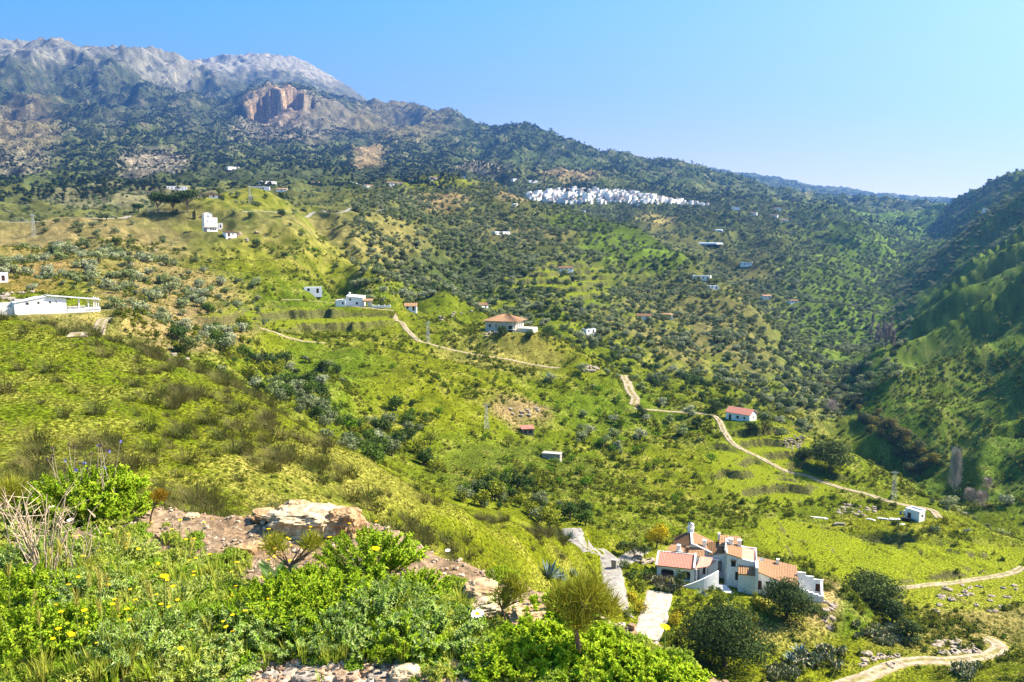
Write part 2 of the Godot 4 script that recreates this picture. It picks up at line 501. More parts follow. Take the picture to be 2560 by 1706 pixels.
var grain: ImageTexture
var at_far := 0
func ground_grain() -> ImageTexture:       # tufts, litter and soil: fine mottling that multiplies the ground colour
	var w := 512
	var a := FastNoiseLite.new()
	a.seed = 91
	a.frequency = 0.05
	a.fractal_octaves = 5
	a.fractal_gain = 0.62
	var b := FastNoiseLite.new()
	b.seed = 92
	b.noise_type = FastNoiseLite.TYPE_CELLULAR
	b.frequency = 0.06
	var ia := a.get_seamless_image(w, w, false, false, 0.2)
	var ib := b.get_seamless_image(w, w, false, false, 0.2)
	var im := Image.create(w, w, false, Image.FORMAT_RGB8)
	for y in w:
		for x in w:
			var f := ia.get_pixel(x, y).r
			var g := ib.get_pixel(x, y).r
			var k := clampf(0.46 + 1.0 * (f - 0.5) + 0.45 * g, 0.2, 1.0)
			im.set_pixel(x, y, Color(clampf(k * (1.04 + 0.25 * (f - 0.5)), 0.0, 1.0), k, k * (0.9 + 0.4 * (f - 0.5))))
	return ImageTexture.create_from_image(im)

func grid_point(j: int, i: int) -> Vector3:
	var r := exp(row_L[j])
	var a := az_of(i)
	return Vector3(r * sin(a), height[j * NA + i], -r * cos(a))

func terrain_row(j: int) -> Array:
	var v := PackedVector3Array()
	var n := PackedVector3Array()
	var c := PackedColorArray()
	v.resize(NA)
	n.resize(NA)
	c.resize(NA)
	for i in NA:
		var p := grid_point(j, i)
		v[i] = p
		var dx := grid_point(j, mini(i + 1, NA - 1)) - grid_point(j, maxi(i - 1, 0))
		var dz := grid_point(mini(j + 1, NL - 1), i) - grid_point(maxi(j - 1, 0), i)
		n[i] = dx.cross(dz).normalized()
		if n[i].y < 0.0:
			n[i] = -n[i]
		c[i] = soil_colour(p, n[i])
	return [v, n, c]

# ---------------------------------------------------------------- what the ground is made of
const PA := 160
const PL := 240
const PAZ := 0.74
var paint := PackedColorArray()
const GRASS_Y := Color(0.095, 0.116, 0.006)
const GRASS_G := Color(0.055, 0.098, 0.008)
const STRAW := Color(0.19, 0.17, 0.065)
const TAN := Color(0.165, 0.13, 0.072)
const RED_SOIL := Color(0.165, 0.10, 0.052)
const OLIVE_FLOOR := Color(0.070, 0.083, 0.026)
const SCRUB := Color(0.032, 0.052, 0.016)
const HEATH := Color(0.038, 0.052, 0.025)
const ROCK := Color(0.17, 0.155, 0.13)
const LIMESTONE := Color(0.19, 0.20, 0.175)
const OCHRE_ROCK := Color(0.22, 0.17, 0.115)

# photo x, y, half width, half height, nearest and farthest range, what, how much
func patches() -> Array:
	return [
		[150, 900, 400, 140, 60, 175, GRASS_G, 0.35], [900, 1180, 300, 90, 60, 130, STRAW, 0.3], [1280, 1400, 120, 80, 70, 140, GRASS_Y, 0.6],
		[150, 640, 300, 70, 300, 540, TAN, 0.5], [60, 700, 120, 40, 250, 480, RED_SOIL, 0.5], [420, 745, 180, 50, 240, 420, TAN, 0.75], [480, 830, 130, 50, 170, 300, TAN, 0.85], [250, 800, 200, 40, 160, 260, TAN, 0.5],
		[330, 560, 200, 40, 440, 600, TAN, 0.2], [850, 620, 240, 60, 400, 640, STRAW, 0.45], [700, 660, 200, 60, 400, 560, GRASS_Y, 0.6], [640, 500, 140, 40, 520, 700, GRASS_Y, 0.6],
		[820, 760, 260, 26, 300, 420, GRASS_G, 0.7], [900, 860, 220, 80, 240, 380, GRASS_Y, 0.5], [820, 980, 160, 90, 190, 300, GRASS_G, 0.8], [1100, 1000, 200, 80, 220, 330, GRASS_Y, 0.7], [1300, 1030, 70, 26, 220, 330, TAN, 0.9],
		[1420, 860, 160, 50, 300, 370, GRASS_Y, 0.7], [1250, 880, 140, 40, 290, 360, STRAW, 0.45], [1550, 1010, 160, 60, 240, 330, GRASS_G, 0.6], [1300, 1180, 200, 60, 160, 270, SCRUB, 0.4], [1700, 1180, 160, 80, 170, 280, GRASS_Y, 0.5],
		[1960, 1150, 170, 90, 200, 300, GRASS_G, 0.75], [2060, 1120, 140, 40, 250, 320, GRASS_Y, 0.8], [2250, 1310, 170, 30, 210, 270, GRASS_Y, 0.9], [2230, 1400, 190, 50, 170, 240, GRASS_G, 0.85], [2420, 1400, 120, 60, 170, 250, GRASS_Y, 0.4],
		[2400, 1470, 190, 40, 150, 240, RED_SOIL, 0.75], [2480, 1560, 160, 50, 140, 220, TAN, 0.5], [2135, 1545, 60, 36, 120, 180, GRASS_G, 1.0], [2290, 1560, 50, 20, 130, 190, GRASS_G, 1.0], [2060, 1510, 50, 50, 130, 180, TAN, 0.8], [1930, 1590, 120, 40, 110, 160, STRAW, 0.55], [2350, 1600, 150, 40, 120, 190, STRAW, 0.5], [2000, 1650, 200, 30, 100, 160, GRASS_Y, 0.7],
		[1560, 1480, 60, 60, 110, 150, GRASS_Y, 0.4],
		[1200, 640, 200, 60, 500, 800, SCRUB, 0.5], [1130, 680, 120, 60, 480, 720, SCRUB, 0.8], [1420, 720, 130, 50, 450, 700, GRASS_G, 0.6], [1330, 590, 120, 30, 600, 900, TAN, 0.25], [1620, 620, 170, 50, 600, 1000, GRASS_G, 0.8], [1480, 560, 120, 20, 800, 1100, GRASS_G, 0.8], [1290, 495, 50, 20, 900, 1200, TAN, 0.8], [1110, 502, 60, 14, 700, 1100, TAN, 0.7], [1080, 460, 90, 16, 850, 1200, GRASS_Y, 0.8],
		[1650, 555, 46, 18, 900, 1500, STRAW, 0.8], [1800, 850, 200, 80, 420, 640, TAN, 0.2], [2030, 700, 160, 70, 700, 1300, TAN, 0.15], [2080, 1000, 90, 80, 380, 560, STRAW, 0.6], [2220, 880, 60, 50, 500, 800, STRAW, 0.5],
		[2400, 800, 400, 350, 380, 2200, Color(0.060, 0.108, 0.014), 0.9], [2450, 1150, 240, 120, 300, 480, Color(0.052, 0.098, 0.014), 0.9],
		[100, 135, 180, 24, 4200, 6200, LIMESTONE, 0.6], [430, 160, 100, 40, 4600, 6000, LIMESTONE, 0.6], [690, 160, 220, 60, 5800, 9500, LIMESTONE, 0.95], [690, 265, 70, 40, 3300, 3800, OCHRE_ROCK, 0.95], [820, 290, 100, 40, 3200, 3800, ROCK, 0.4], [700, 345, 110, 30, 2700, 3400, ROCK, 0.45],
		[50, 330, 90, 60, 2400, 3600, OCHRE_ROCK, 0.3], [40, 410, 80, 40, 1700, 2600, ROCK, 0.5], [390, 420, 80, 36, 1500, 2300, ROCK, 0.75], [920, 395, 34, 50, 1700, 2700, TAN, 0.8], [1000, 300, 110, 50, 2600, 4400, Color(0.10, 0.095, 0.045), 0.7],
		[330, 500, 200, 24, 750, 1300, ROCK, 0.3], [650, 440, 160, 22, 1000, 1800, HEATH, 0.8], [1200, 430, 60, 18, 1500, 2200, ROCK, 0.6], [1420, 445, 70, 12, 1550, 2100, TAN, 0.7],
	]

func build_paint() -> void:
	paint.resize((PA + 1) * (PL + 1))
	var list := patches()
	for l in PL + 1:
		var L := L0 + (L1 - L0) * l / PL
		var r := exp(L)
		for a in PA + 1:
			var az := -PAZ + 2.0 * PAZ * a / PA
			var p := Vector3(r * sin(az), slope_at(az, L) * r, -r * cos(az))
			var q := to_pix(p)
			# land cover: meadow, olive groves, woodland, heath, bare limestone, in bands of range from the viewpoint, edges roughened by noise
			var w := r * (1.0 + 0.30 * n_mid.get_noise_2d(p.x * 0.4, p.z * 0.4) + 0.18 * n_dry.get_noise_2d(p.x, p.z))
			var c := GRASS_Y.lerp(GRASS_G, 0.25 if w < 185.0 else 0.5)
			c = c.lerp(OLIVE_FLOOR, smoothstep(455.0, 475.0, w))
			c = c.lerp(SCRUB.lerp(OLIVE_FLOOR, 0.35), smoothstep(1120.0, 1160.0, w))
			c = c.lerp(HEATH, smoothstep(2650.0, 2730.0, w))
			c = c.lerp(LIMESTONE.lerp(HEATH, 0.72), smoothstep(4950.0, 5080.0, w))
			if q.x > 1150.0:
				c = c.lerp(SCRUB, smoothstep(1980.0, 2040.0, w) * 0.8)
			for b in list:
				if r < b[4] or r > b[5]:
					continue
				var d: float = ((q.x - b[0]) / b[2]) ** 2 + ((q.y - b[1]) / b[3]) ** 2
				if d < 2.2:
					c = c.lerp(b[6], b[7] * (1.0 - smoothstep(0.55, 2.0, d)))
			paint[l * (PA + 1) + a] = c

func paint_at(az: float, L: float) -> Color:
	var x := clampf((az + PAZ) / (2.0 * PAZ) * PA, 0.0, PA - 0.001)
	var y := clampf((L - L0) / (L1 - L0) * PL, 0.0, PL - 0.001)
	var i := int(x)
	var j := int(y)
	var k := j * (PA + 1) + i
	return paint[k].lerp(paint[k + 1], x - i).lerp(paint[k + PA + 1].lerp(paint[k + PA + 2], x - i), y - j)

func soil_colour(p: Vector3, n: Vector3) -> Color:
	var r := sqrt(p.x * p.x + p.z * p.z)
	var f := n_col.get_noise_2d(p.x, p.z)
	var g := n_dry.get_noise_2d(p.x, p.z)
	var s := 0.012 * (g + 0.5 * f)
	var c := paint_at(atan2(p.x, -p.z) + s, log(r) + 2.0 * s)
	if r < 700.0:
		var dry := smoothstep(-0.05, 0.45, f * 0.8 + g * 0.5)
		c = c.lerp(STRAW.lerp(c, 0.25), dry * 0.36)
		var lush := smoothstep(0.05, 0.5, -f * 0.7 + g * 0.6)
		c = c.lerp(GRASS_G, lush * 0.35)
		c = c * (1.0 + 0.6 * f) * (0.8 + 0.4 * fposmod(sin(p.x * 12.9898 + p.z * 78.233) * 43758.5453, 1.0))
	else:
		var bare := smoothstep(0.1, 0.55, g)
		c = c.lerp(ROCK.lerp(TAN, 0.3), bare * 0.28 * smoothstep(1200.0, 2600.0, r))
		c = c * (1.0 + 0.8 * g) * (0.75 + 0.5 * fposmod(sin(p.x * 12.9898 + p.z * 78.233) * 43758.5453, 1.0))
	for t in terraces:
		if r > t[4] and r < t[5]:
			var q := to_pix(p)
			var d: float = ((q.x - t[0]) / t[2]) ** 2 + ((q.y - t[1]) / t[3]) ** 2
			if d < 1.5:
				var riser := smoothstep(0.84, 0.94, n.y)
				c = c.lerp((SCRUB.lerp(TAN, 0.25)).lerp(GRASS_G.lerp(GRASS_Y, 0.75) * 1.35, riser), 0.85 * (1.0 - smoothstep(0.8, 1.5, d)))
	c = c * 2.2        # the grain texture takes about half
	c.a = 1.0
	return c
# ---------------------------------------------------------------- shapes and materials shared by many things
func mat(c: Color, rough := 0.9, back := 0.0, linear := true) -> StandardMaterial3D:
	var m := StandardMaterial3D.new()
	m.albedo_color = c.linear_to_srgb() if linear else c
	m.roughness = rough
	m.metallic_specular = 0.12 if back > 0.0 else 0.3
	if back > 0.0:
		m.backlight_enabled = true
		m.backlight = Color(back, back, back)
		m.cull_mode = BaseMaterial3D.CULL_DISABLED
	return m

func leaf_mat(back := 0.5, rough := 0.75) -> StandardMaterial3D:     # takes its colour from the leaves themselves
	var m := mat(Color.WHITE, rough, back)
	m.vertex_color_use_as_albedo = true
	m.cull_mode = BaseMaterial3D.CULL_DISABLED
	return m

func grain_mat(c: Color, amount: float, scale: float, rough := 0.9, relief := 0.0, seed_ := 3) -> StandardMaterial3D:   # plaster, stone, concrete: uneven colour and fine relief
	var m := mat(c, rough)
	var n := FastNoiseLite.new()
	n.seed = seed_
	n.frequency = 0.02
	n.fractal_octaves = 5
	var g := Gradient.new()
	g.set_color(0, Color(1.0 - amount, 1.0 - amount, 1.0 - amount))
	g.set_color(1, Color(1, 1, 1))
	var t := NoiseTexture2D.new()
	t.width = 256
	t.height = 256
	t.seamless = true
	t.noise = n
	t.color_ramp = g
	m.albedo_texture = t
	m.uv1_triplanar = true
	m.uv1_scale = Vector3.ONE * scale
	if relief > 0.0:
		m.heightmap_enabled = true
		m.heightmap_texture = t
		m.heightmap_scale = relief
	return m

func numbered(called: String) -> String:
	var k: int = used.get(called, 0)
	used[called] = k + 1
	return called if k == 0 else "%s_%03d" % [called, k]

func thing(called: String, label: String, category: String, at := Vector3.ZERO, turn := 0.0, group := "") -> Node3D:
	var o := Node3D.new()
	o.name = numbered(called)
	add_child(o)
	o.position = at
	o.rotation.y = turn
	tag(o, label, category, group)
	return o

func tag(o: Node, label: String, category: String, group := "", kind := "") -> void:
	if label:
		o.set_meta("label", label)
	if category:
		o.set_meta("category", category)
	if group:
		o.set_meta("group", group)
	if kind:
		o.set_meta("kind", kind)

func part(called: String, mesh: Mesh, m: Material, parent: Node, at := Vector3.ZERO, turn := 0.0) -> MeshInstance3D:
	var o := MeshInstance3D.new()
	o.name = called
	o.mesh = mesh
	if m:
		o.material_override = m
	o.position = at
	o.rotation.y = turn
	parent.add_child(o, true)
	return o

func copy_of(src: Node3D, at: Vector3, turn: float, size := 1.0) -> Node3D:
	var o: Node3D = src.duplicate()
	o.name = numbered(String(src.name).trim_suffix("_" + String(src.name).right(3)) if String(src.name).right(3).is_valid_int() else String(src.name))
	add_child(o)
	o.position = at
	o.rotation.y = turn
	o.scale = Vector3.ONE * size
	return o

func begin() -> SurfaceTool:
	var st := SurfaceTool.new()
	st.begin(Mesh.PRIMITIVE_TRIANGLES)
	return st

func tri(st: SurfaceTool, a: Vector3, b: Vector3, c: Vector3, n: Vector3, col := Color.WHITE) -> void:
	if (c - a).cross(b - a).dot(n) < 0.0:
		var t := b
		b = c
		c = t
	st.set_color(col)
	st.set_normal(n)
	st.add_vertex(a)
	st.set_color(col)
	st.set_normal(n)
	st.add_vertex(b)
	st.set_color(col)
	st.set_normal(n)
	st.add_vertex(c)

func quad(st: SurfaceTool, a: Vector3, b: Vector3, c: Vector3, d: Vector3, col := Color.WHITE) -> void:
	var n := (c - a).cross(b - a).normalized()
	tri(st, a, b, c, n, col)
	tri(st, a, c, d, n, col)

func dir_random() -> Vector3:
	var z := rng.randf_range(-1.0, 1.0)
	var a := rng.randf() * TAU
	var s := sqrt(1.0 - z * z)
	return Vector3(s * cos(a), z, s * sin(a))

func leaf(st: SurfaceTool, p: Vector3, n: Vector3, size: float, col: Color, narrow := 0.6, out := Vector3.ZERO) -> void:   # one small leaf or leaf spray, a rhombus folded along its rib
	var t := n.cross(dir_random()).normalized()
	var b := n.cross(t)
	var tip := p + t * size
	var l := p + t * size * 0.45 + b * size * narrow * 0.5 + n * size * 0.10
	var r := p + t * size * 0.45 - b * size * narrow * 0.5 + n * size * 0.10
	for f in [[l, tip], [tip, r]]:
		var fn: Vector3 = (f[1] - p).cross(f[0] - p).normalized()
		if fn.dot(n) < 0.0:
			fn = -fn
		tri(st, p, f[0], f[1], (fn * 0.55 + out).normalized(), col)

func clump(st: SurfaceTool, centre: Vector3, half: Vector3, count: int, size: float, col: Color, vary := 0.25, narrow := 0.6) -> void:   # leaves spread through an uneven ball
	for k in count:
		var d := dir_random()
		var q := pow(rng.randf(), 0.45)
		var p := centre + d * half * q
		var n := (d + dir_random() * 0.9).normalized()
		var f := 1.0 + rng.randf_range(-vary, vary)
		leaf(st, p, n, size * rng.randf_range(0.6, 1.3), Color(col.r * f * rng.randf_range(0.9, 1.1), col.g * f, col.b * f), narrow, (d + Vector3(0, 0.35, 0)) * 0.45)

func tube(st: SurfaceTool, pts: Array, radii: Array, sides := 6, col := Color.WHITE) -> void:
	var rings := []
	var side := Vector3.RIGHT
	for k in pts.size():
		var d: Vector3 = (pts[mini(k + 1, pts.size() - 1)] - pts[maxi(k - 1, 0)]).normalized()
		side = (side - d * side.dot(d))
		if side.length() < 0.05:
			side = d.cross(Vector3.FORWARD)
		side = side.normalized()
		var up := d.cross(side)
		var ring := []
		for s in sides:
			var a := TAU * s / sides
			ring.append([pts[k] + (side * cos(a) + up * sin(a)) * radii[k], side * cos(a) + up * sin(a)])
		rings.append(ring)
	for k in pts.size() - 1:
		for s in sides:
			var t := (s + 1) % sides
			for e in [[k, s], [k + 1, t], [k, t], [k, s], [k + 1, s], [k + 1, t]]:
				st.set_color(col)
				st.set_normal(rings[e[0]][e[1]][1])
				st.add_vertex(rings[e[0]][e[1]][0])

# a tree: [trunk mesh, crown mesh]
func tree_shape(sd: int, tall: float, wide: float, clear: float, lumps: int, leaves: int, size: float, col: Color, style := "round", trunk_r := 0.16) -> Array:
	rng.seed = sd
	var tr := begin()
	var cr := begin()
	var bark := Color(0.10, 0.085, 0.065)
	var lean := Vector3(rng.randf_range(-0.12, 0.12), 0, rng.randf_range(-0.12, 0.12)) * tall
	var fork := Vector3(0, clear, 0) + lean * 0.4
	tube(tr, [Vector3(0, -0.4, 0), fork * 0.5 + Vector3(rng.randf_range(-0.1, 0.1), 0, rng.randf_range(-0.1, 0.1)), fork], [trunk_r * 1.35, trunk_r, trunk_r * 0.85], 6, bark)
	for k in lumps:
		var a := TAU * k / lumps + rng.randf_range(-0.5, 0.5)
		var hgt := rng.randf_range(0.15, 0.95)
		var c := Vector3.ZERO
		var half := Vector3.ZERO
		if style == "cone":
			var f := float(k) / lumps
			var rr := wide * 0.5 * (1.0 - f * 0.85)
			c = Vector3(cos(a * 2.0) * rr * 0.45, lerpf(clear, tall * 0.93, f), sin(a * 2.0) * rr * 0.45)
			half = Vector3(rr * 0.72, tall / lumps * 1.1, rr * 0.72)
		elif style == "column":
			var f := float(k) / lumps
			c = Vector3(0, lerpf(clear, tall * 0.9, f), 0)
			half = Vector3(wide * 0.5 * (1.0 - f * f * 0.7), tall / lumps * 1.2, wide * 0.5 * (1.0 - f * f * 0.7))
		elif style == "umbrella":
			var rr := wide * 0.5 * sqrt(rng.randf()) * 0.75
			c = Vector3(cos(a) * rr, tall * rng.randf_range(0.62, 0.8), sin(a) * rr)
			half = Vector3(wide * 0.24, tall * 0.17, wide * 0.24)
		else:
			var rr := wide * 0.5 * rng.randf_range(0.35, 0.68) * (1.0 - 0.5 * hgt * hgt)
			c = Vector3(cos(a) * rr, lerpf(clear * 0.95, tall * 0.82, hgt), sin(a) * rr) + lean * hgt
			half = Vector3(wide * rng.randf_range(0.2, 0.31), (tall - clear) * rng.randf_range(0.18, 0.3), wide * rng.randf_range(0.2, 0.31))
		if style != "column":
			var root := fork * (0.75 if k % 2 == 0 else 1.0)
			tube(tr, [root, root.lerp(c, 0.55) + Vector3(0, -0.06 * tall, 0), c], [trunk_r * 0.6, trunk_r * 0.35, trunk_r * 0.12], 5, bark)
		var f2 := rng.randf_range(0.85, 1.15)
		clump(cr, c, half, leaves / lumps, size, Color(col.r * f2, col.g * f2, col.b * f2))
	return [tr.commit(), cr.commit()]

func join(meshes: Array) -> ArrayMesh:
	var st := SurfaceTool.new()
	st.begin(Mesh.PRIMITIVE_TRIANGLES)
	for m in meshes:
		st.append_from(m, 0, Transform3D())
	return st.commit()

func bush_shape(sd: int, wide: float, tall: float, leaves: int, size: float, col: Color, narrow := 0.6) -> ArrayMesh:
	rng.seed = sd
	var st := begin()
	for k in 4:
		var a := rng.randf() * TAU
		clump(st, Vector3(cos(a) * wide * 0.2, tall * rng.randf_range(0.3, 0.6), sin(a) * wide * 0.2), Vector3(wide * 0.34, tall * 0.42, wide * 0.34), leaves / 4, size, col, 0.3, narrow)
	return st.commit()

func blades(sd: int, count: int, wide: float, tall: float, thick: float, col: Color, spread := 0.6) -> ArrayMesh:      # a tuft of grass or of broom stems
	rng.seed = sd
	var st := begin()
	for k in count:
		var a := rng.randf() * TAU
		var out := Vector3(cos(a), 0, sin(a))
		var base := out * wide * 0.25 * rng.randf()
		var lean := out * wide * spread * rng.randf_range(0.2, 1.0)
		var h := tall * rng.randf_range(0.55, 1.0)
		var side := Vector3(-sin(a + 0.7), 0, cos(a + 0.7)) * thick
		var mid := base + lean * 0.35 + Vector3(0, h * 0.6, 0)
		var tip := base + lean + Vector3(0, h, 0)
		var f := rng.randf_range(0.75, 1.25)
		var c := Color(col.r * f, col.g * f, col.b * f)
		var n := (side.cross(tip - base)).normalized()
		tri(st, base - side, base + side, mid + side * 0.7, n, c)
		tri(st, base - side, mid + side * 0.7, mid - side * 0.7, n, c)
		tri(st, mid - side * 0.7, mid + side * 0.7, tip, n, c)
	return st.commit()

# ---------------------------------------------------------------- spreading plants over the hills
# candidates are spread evenly over the ground between two ranges; keep(u, v, r, p) says how likely one stays
func spread(sd: int, tries: int, r0: float, r1: float, a0: float, a1: float, keep: Callable, s0: float, s1: float) -> Array:
	rng.seed = sd
	var out := []
	for k in tries:
		var a := rng.randf_range(a0, a1)
		var r := sqrt(lerpf(r0 * r0, r1 * r1, rng.randf()))
		var x := r * sin(a)
		var z := -r * cos(a)
		var p := Vector3(x, ground(x, z), z)
		var q := to_pix(p)
		var s := lerpf(s0, s1, pow(rng.randf(), 1.6))
		var w: float = keep.call(q.x, q.y, r, p)
		if rng.randf() < w:
			out.append([p, s, rng.randf() * TAU, rng.randf(), r])
	return out

func mass(called: String, label: String, mesh: Mesh, m: Material, spots: Array, c0: Color, c1: Color, sink := 0.05, squash := 0.25) -> void:
	if spots.is_empty():
		return
	var buf := PackedFloat32Array()
	buf.resize(spots.size() * 16)
	var k := 0
	for s in spots:
		var b := Basis(Vector3.UP, s[2])
		var w: float = s[1]
		var h: float = s[1] * (1.0 + squash * (2.0 * fposmod(s[3] * 7.31, 1.0) - 1.0))
		var c := c0.lerp(c1, s[3])
		var x := b.x * w
		var y := b.y * h
		var z := b.z * w
		var p: Vector3 = s[0]
		buf[k] = x.x
		buf[k + 1] = y.x
		buf[k + 2] = z.x
		buf[k + 3] = p.x
		buf[k + 4] = x.y
		buf[k + 5] = y.y
		buf[k + 6] = z.y
		buf[k + 7] = p.y - sink * w
		buf[k + 8] = x.z
		buf[k + 9] = y.z
		buf[k + 10] = z.z
		buf[k + 11] = p.z
		buf[k + 12] = c.r
		buf[k + 13] = c.g
		buf[k + 14] = c.b
		buf[k + 15] = 1.0
		k += 16
	var mm := MultiMesh.new()
	mm.transform_format = MultiMesh.TRANSFORM_3D
	mm.use_colors = true
	mm.mesh = mesh
	mm.instance_count = spots.size()
	mm.buffer = buf
	var o := MultiMeshInstance3D.new()
	o.name = called
	o.multimesh = mm
	o.material_override = m
	add_child(o)
	tag(o, label, "", "", "stuff")

# the ones that show largest become objects of their own, the rest one mass
func largest(spots: Array, most: int) -> Array:
	var order := spots.duplicate()
	order.sort_custom(func(a, b): return a[1] / a[4] > b[1] / b[4])
	return [order.slice(0, most), order.slice(most)]

func trees(called: String, tones: Array, noun: String, category: String, group: String, shapes: Array, bark: Material, leaves: Array, spots: Array, tops := "crown") -> void:
	var sizes := []
	for s in spots:
		sizes.append(s[1])
	sizes.sort()
	for k in spots.size():
		var s: Array = spots[k]
		var i: int = int(s[3] * 97.0) % shapes.size()
		var t: int = int(s[3] * 31.0) % leaves.size()
		var q := to_pix(s[0])
		var big := "large " if s[1] > sizes[sizes.size() * 3 / 4] else ("small " if s[1] < sizes[sizes.size() / 3] else "")
		var o := thing(called, big + tones[t] + " " + noun + " " + place_of(q.x, q.y, s[4]), category, s[0] - Vector3(0, 0.05, 0) * s[1], s[2], group)
		o.scale = Vector3.ONE * s[1]
		if shapes[i].size() > 1:
			part("trunk", shapes[i][0], bark, o)
			part(tops, shapes[i][1], leaves[t], o)
		else:
			part(tops, shapes[i][0], leaves[t], o)

func place_of(u: float, v: float, r: float) -> String:        # what a plant grows beside
	if r < 175.0 and u < 1450.0:
		if u < 500.0:
			return "on the grassy slope below the farm building" if v < 980.0 else "on the grassy slope behind the dry twig bush"
		return "on the grassy slope behind the boulder" if u < 900.0 else "on the grassy slope above the villa road"
	if r < 430.0:
		if u < 350.0:
			return "on the dry slope beside the farm building"
		if u < 760.0:
			return "on the bare brown soil by the gully" if v > 760.0 else "on the slope below the tower house"
		if u < 1150.0:
			return "in the gully below the spur" if v > 900.0 else "near the white house heading the spur"
		if u < 1500.0:
			return "near the hipped roof house" if v < 920.0 else "near the concrete water tank"
		if u < 1800.0:
			return "on the slope behind the villa" if v > 1180.0 else "by the fork of the tracks"
		if v < 1110.0:
			return "near the small white gabled house"
		return "near the terrace with the shed" if v < 1350.0 else "on the terraces beyond the villa yard"
	if r < 950.0:
		if u < 760.0:
			return "on the crest near the tower house"
		if u < 1180.0:
			return "on the slope before the dark ravine"
		if u < 1500.0:
			return "around the terraced knoll farmhouse"
		return "on the ridge under the hill village" if u < 1850.0 else "on the slope down to the stream"
	if u < 900.0:
		return "at the mountain foot under the crag" if u > 500.0 else "at the mountain foot behind the stone pines"
	return "behind the ridge with the skyline houses" if u < 1280.0 else "around the white hill village"

func tinted(base: StandardMaterial3D, c: Color) -> StandardMaterial3D:
	var m: StandardMaterial3D = base.duplicate()
	m.albedo_color = c.linear_to_srgb()
	return m

func in_blob(u: float, v: float, list: Array) -> float:
	var w := 0.0
	for b in list:
		var d: float = ((u - b[0]) / b[2]) ** 2 + ((v - b[1]) / b[3]) ** 2
		if d < 2.0:
			w = maxf(w, b[4] * (1.0 - smoothstep(0.6, 2.0, d)))
	return w

var road_keep := []      # [x, z, half width]: nothing grows here

func clear_of_roads(p: Vector3) -> bool:
	var key := Vector2i(int(floor(p.x / 8.0)), int(floor(p.z / 8.0)))
	if not road_cells.has(key):
		return true
	for q in road_cells[key]:
		if (p.x - q.x) ** 2 + (p.z - q.y) ** 2 < q.z * q.z:
			return false
	return true

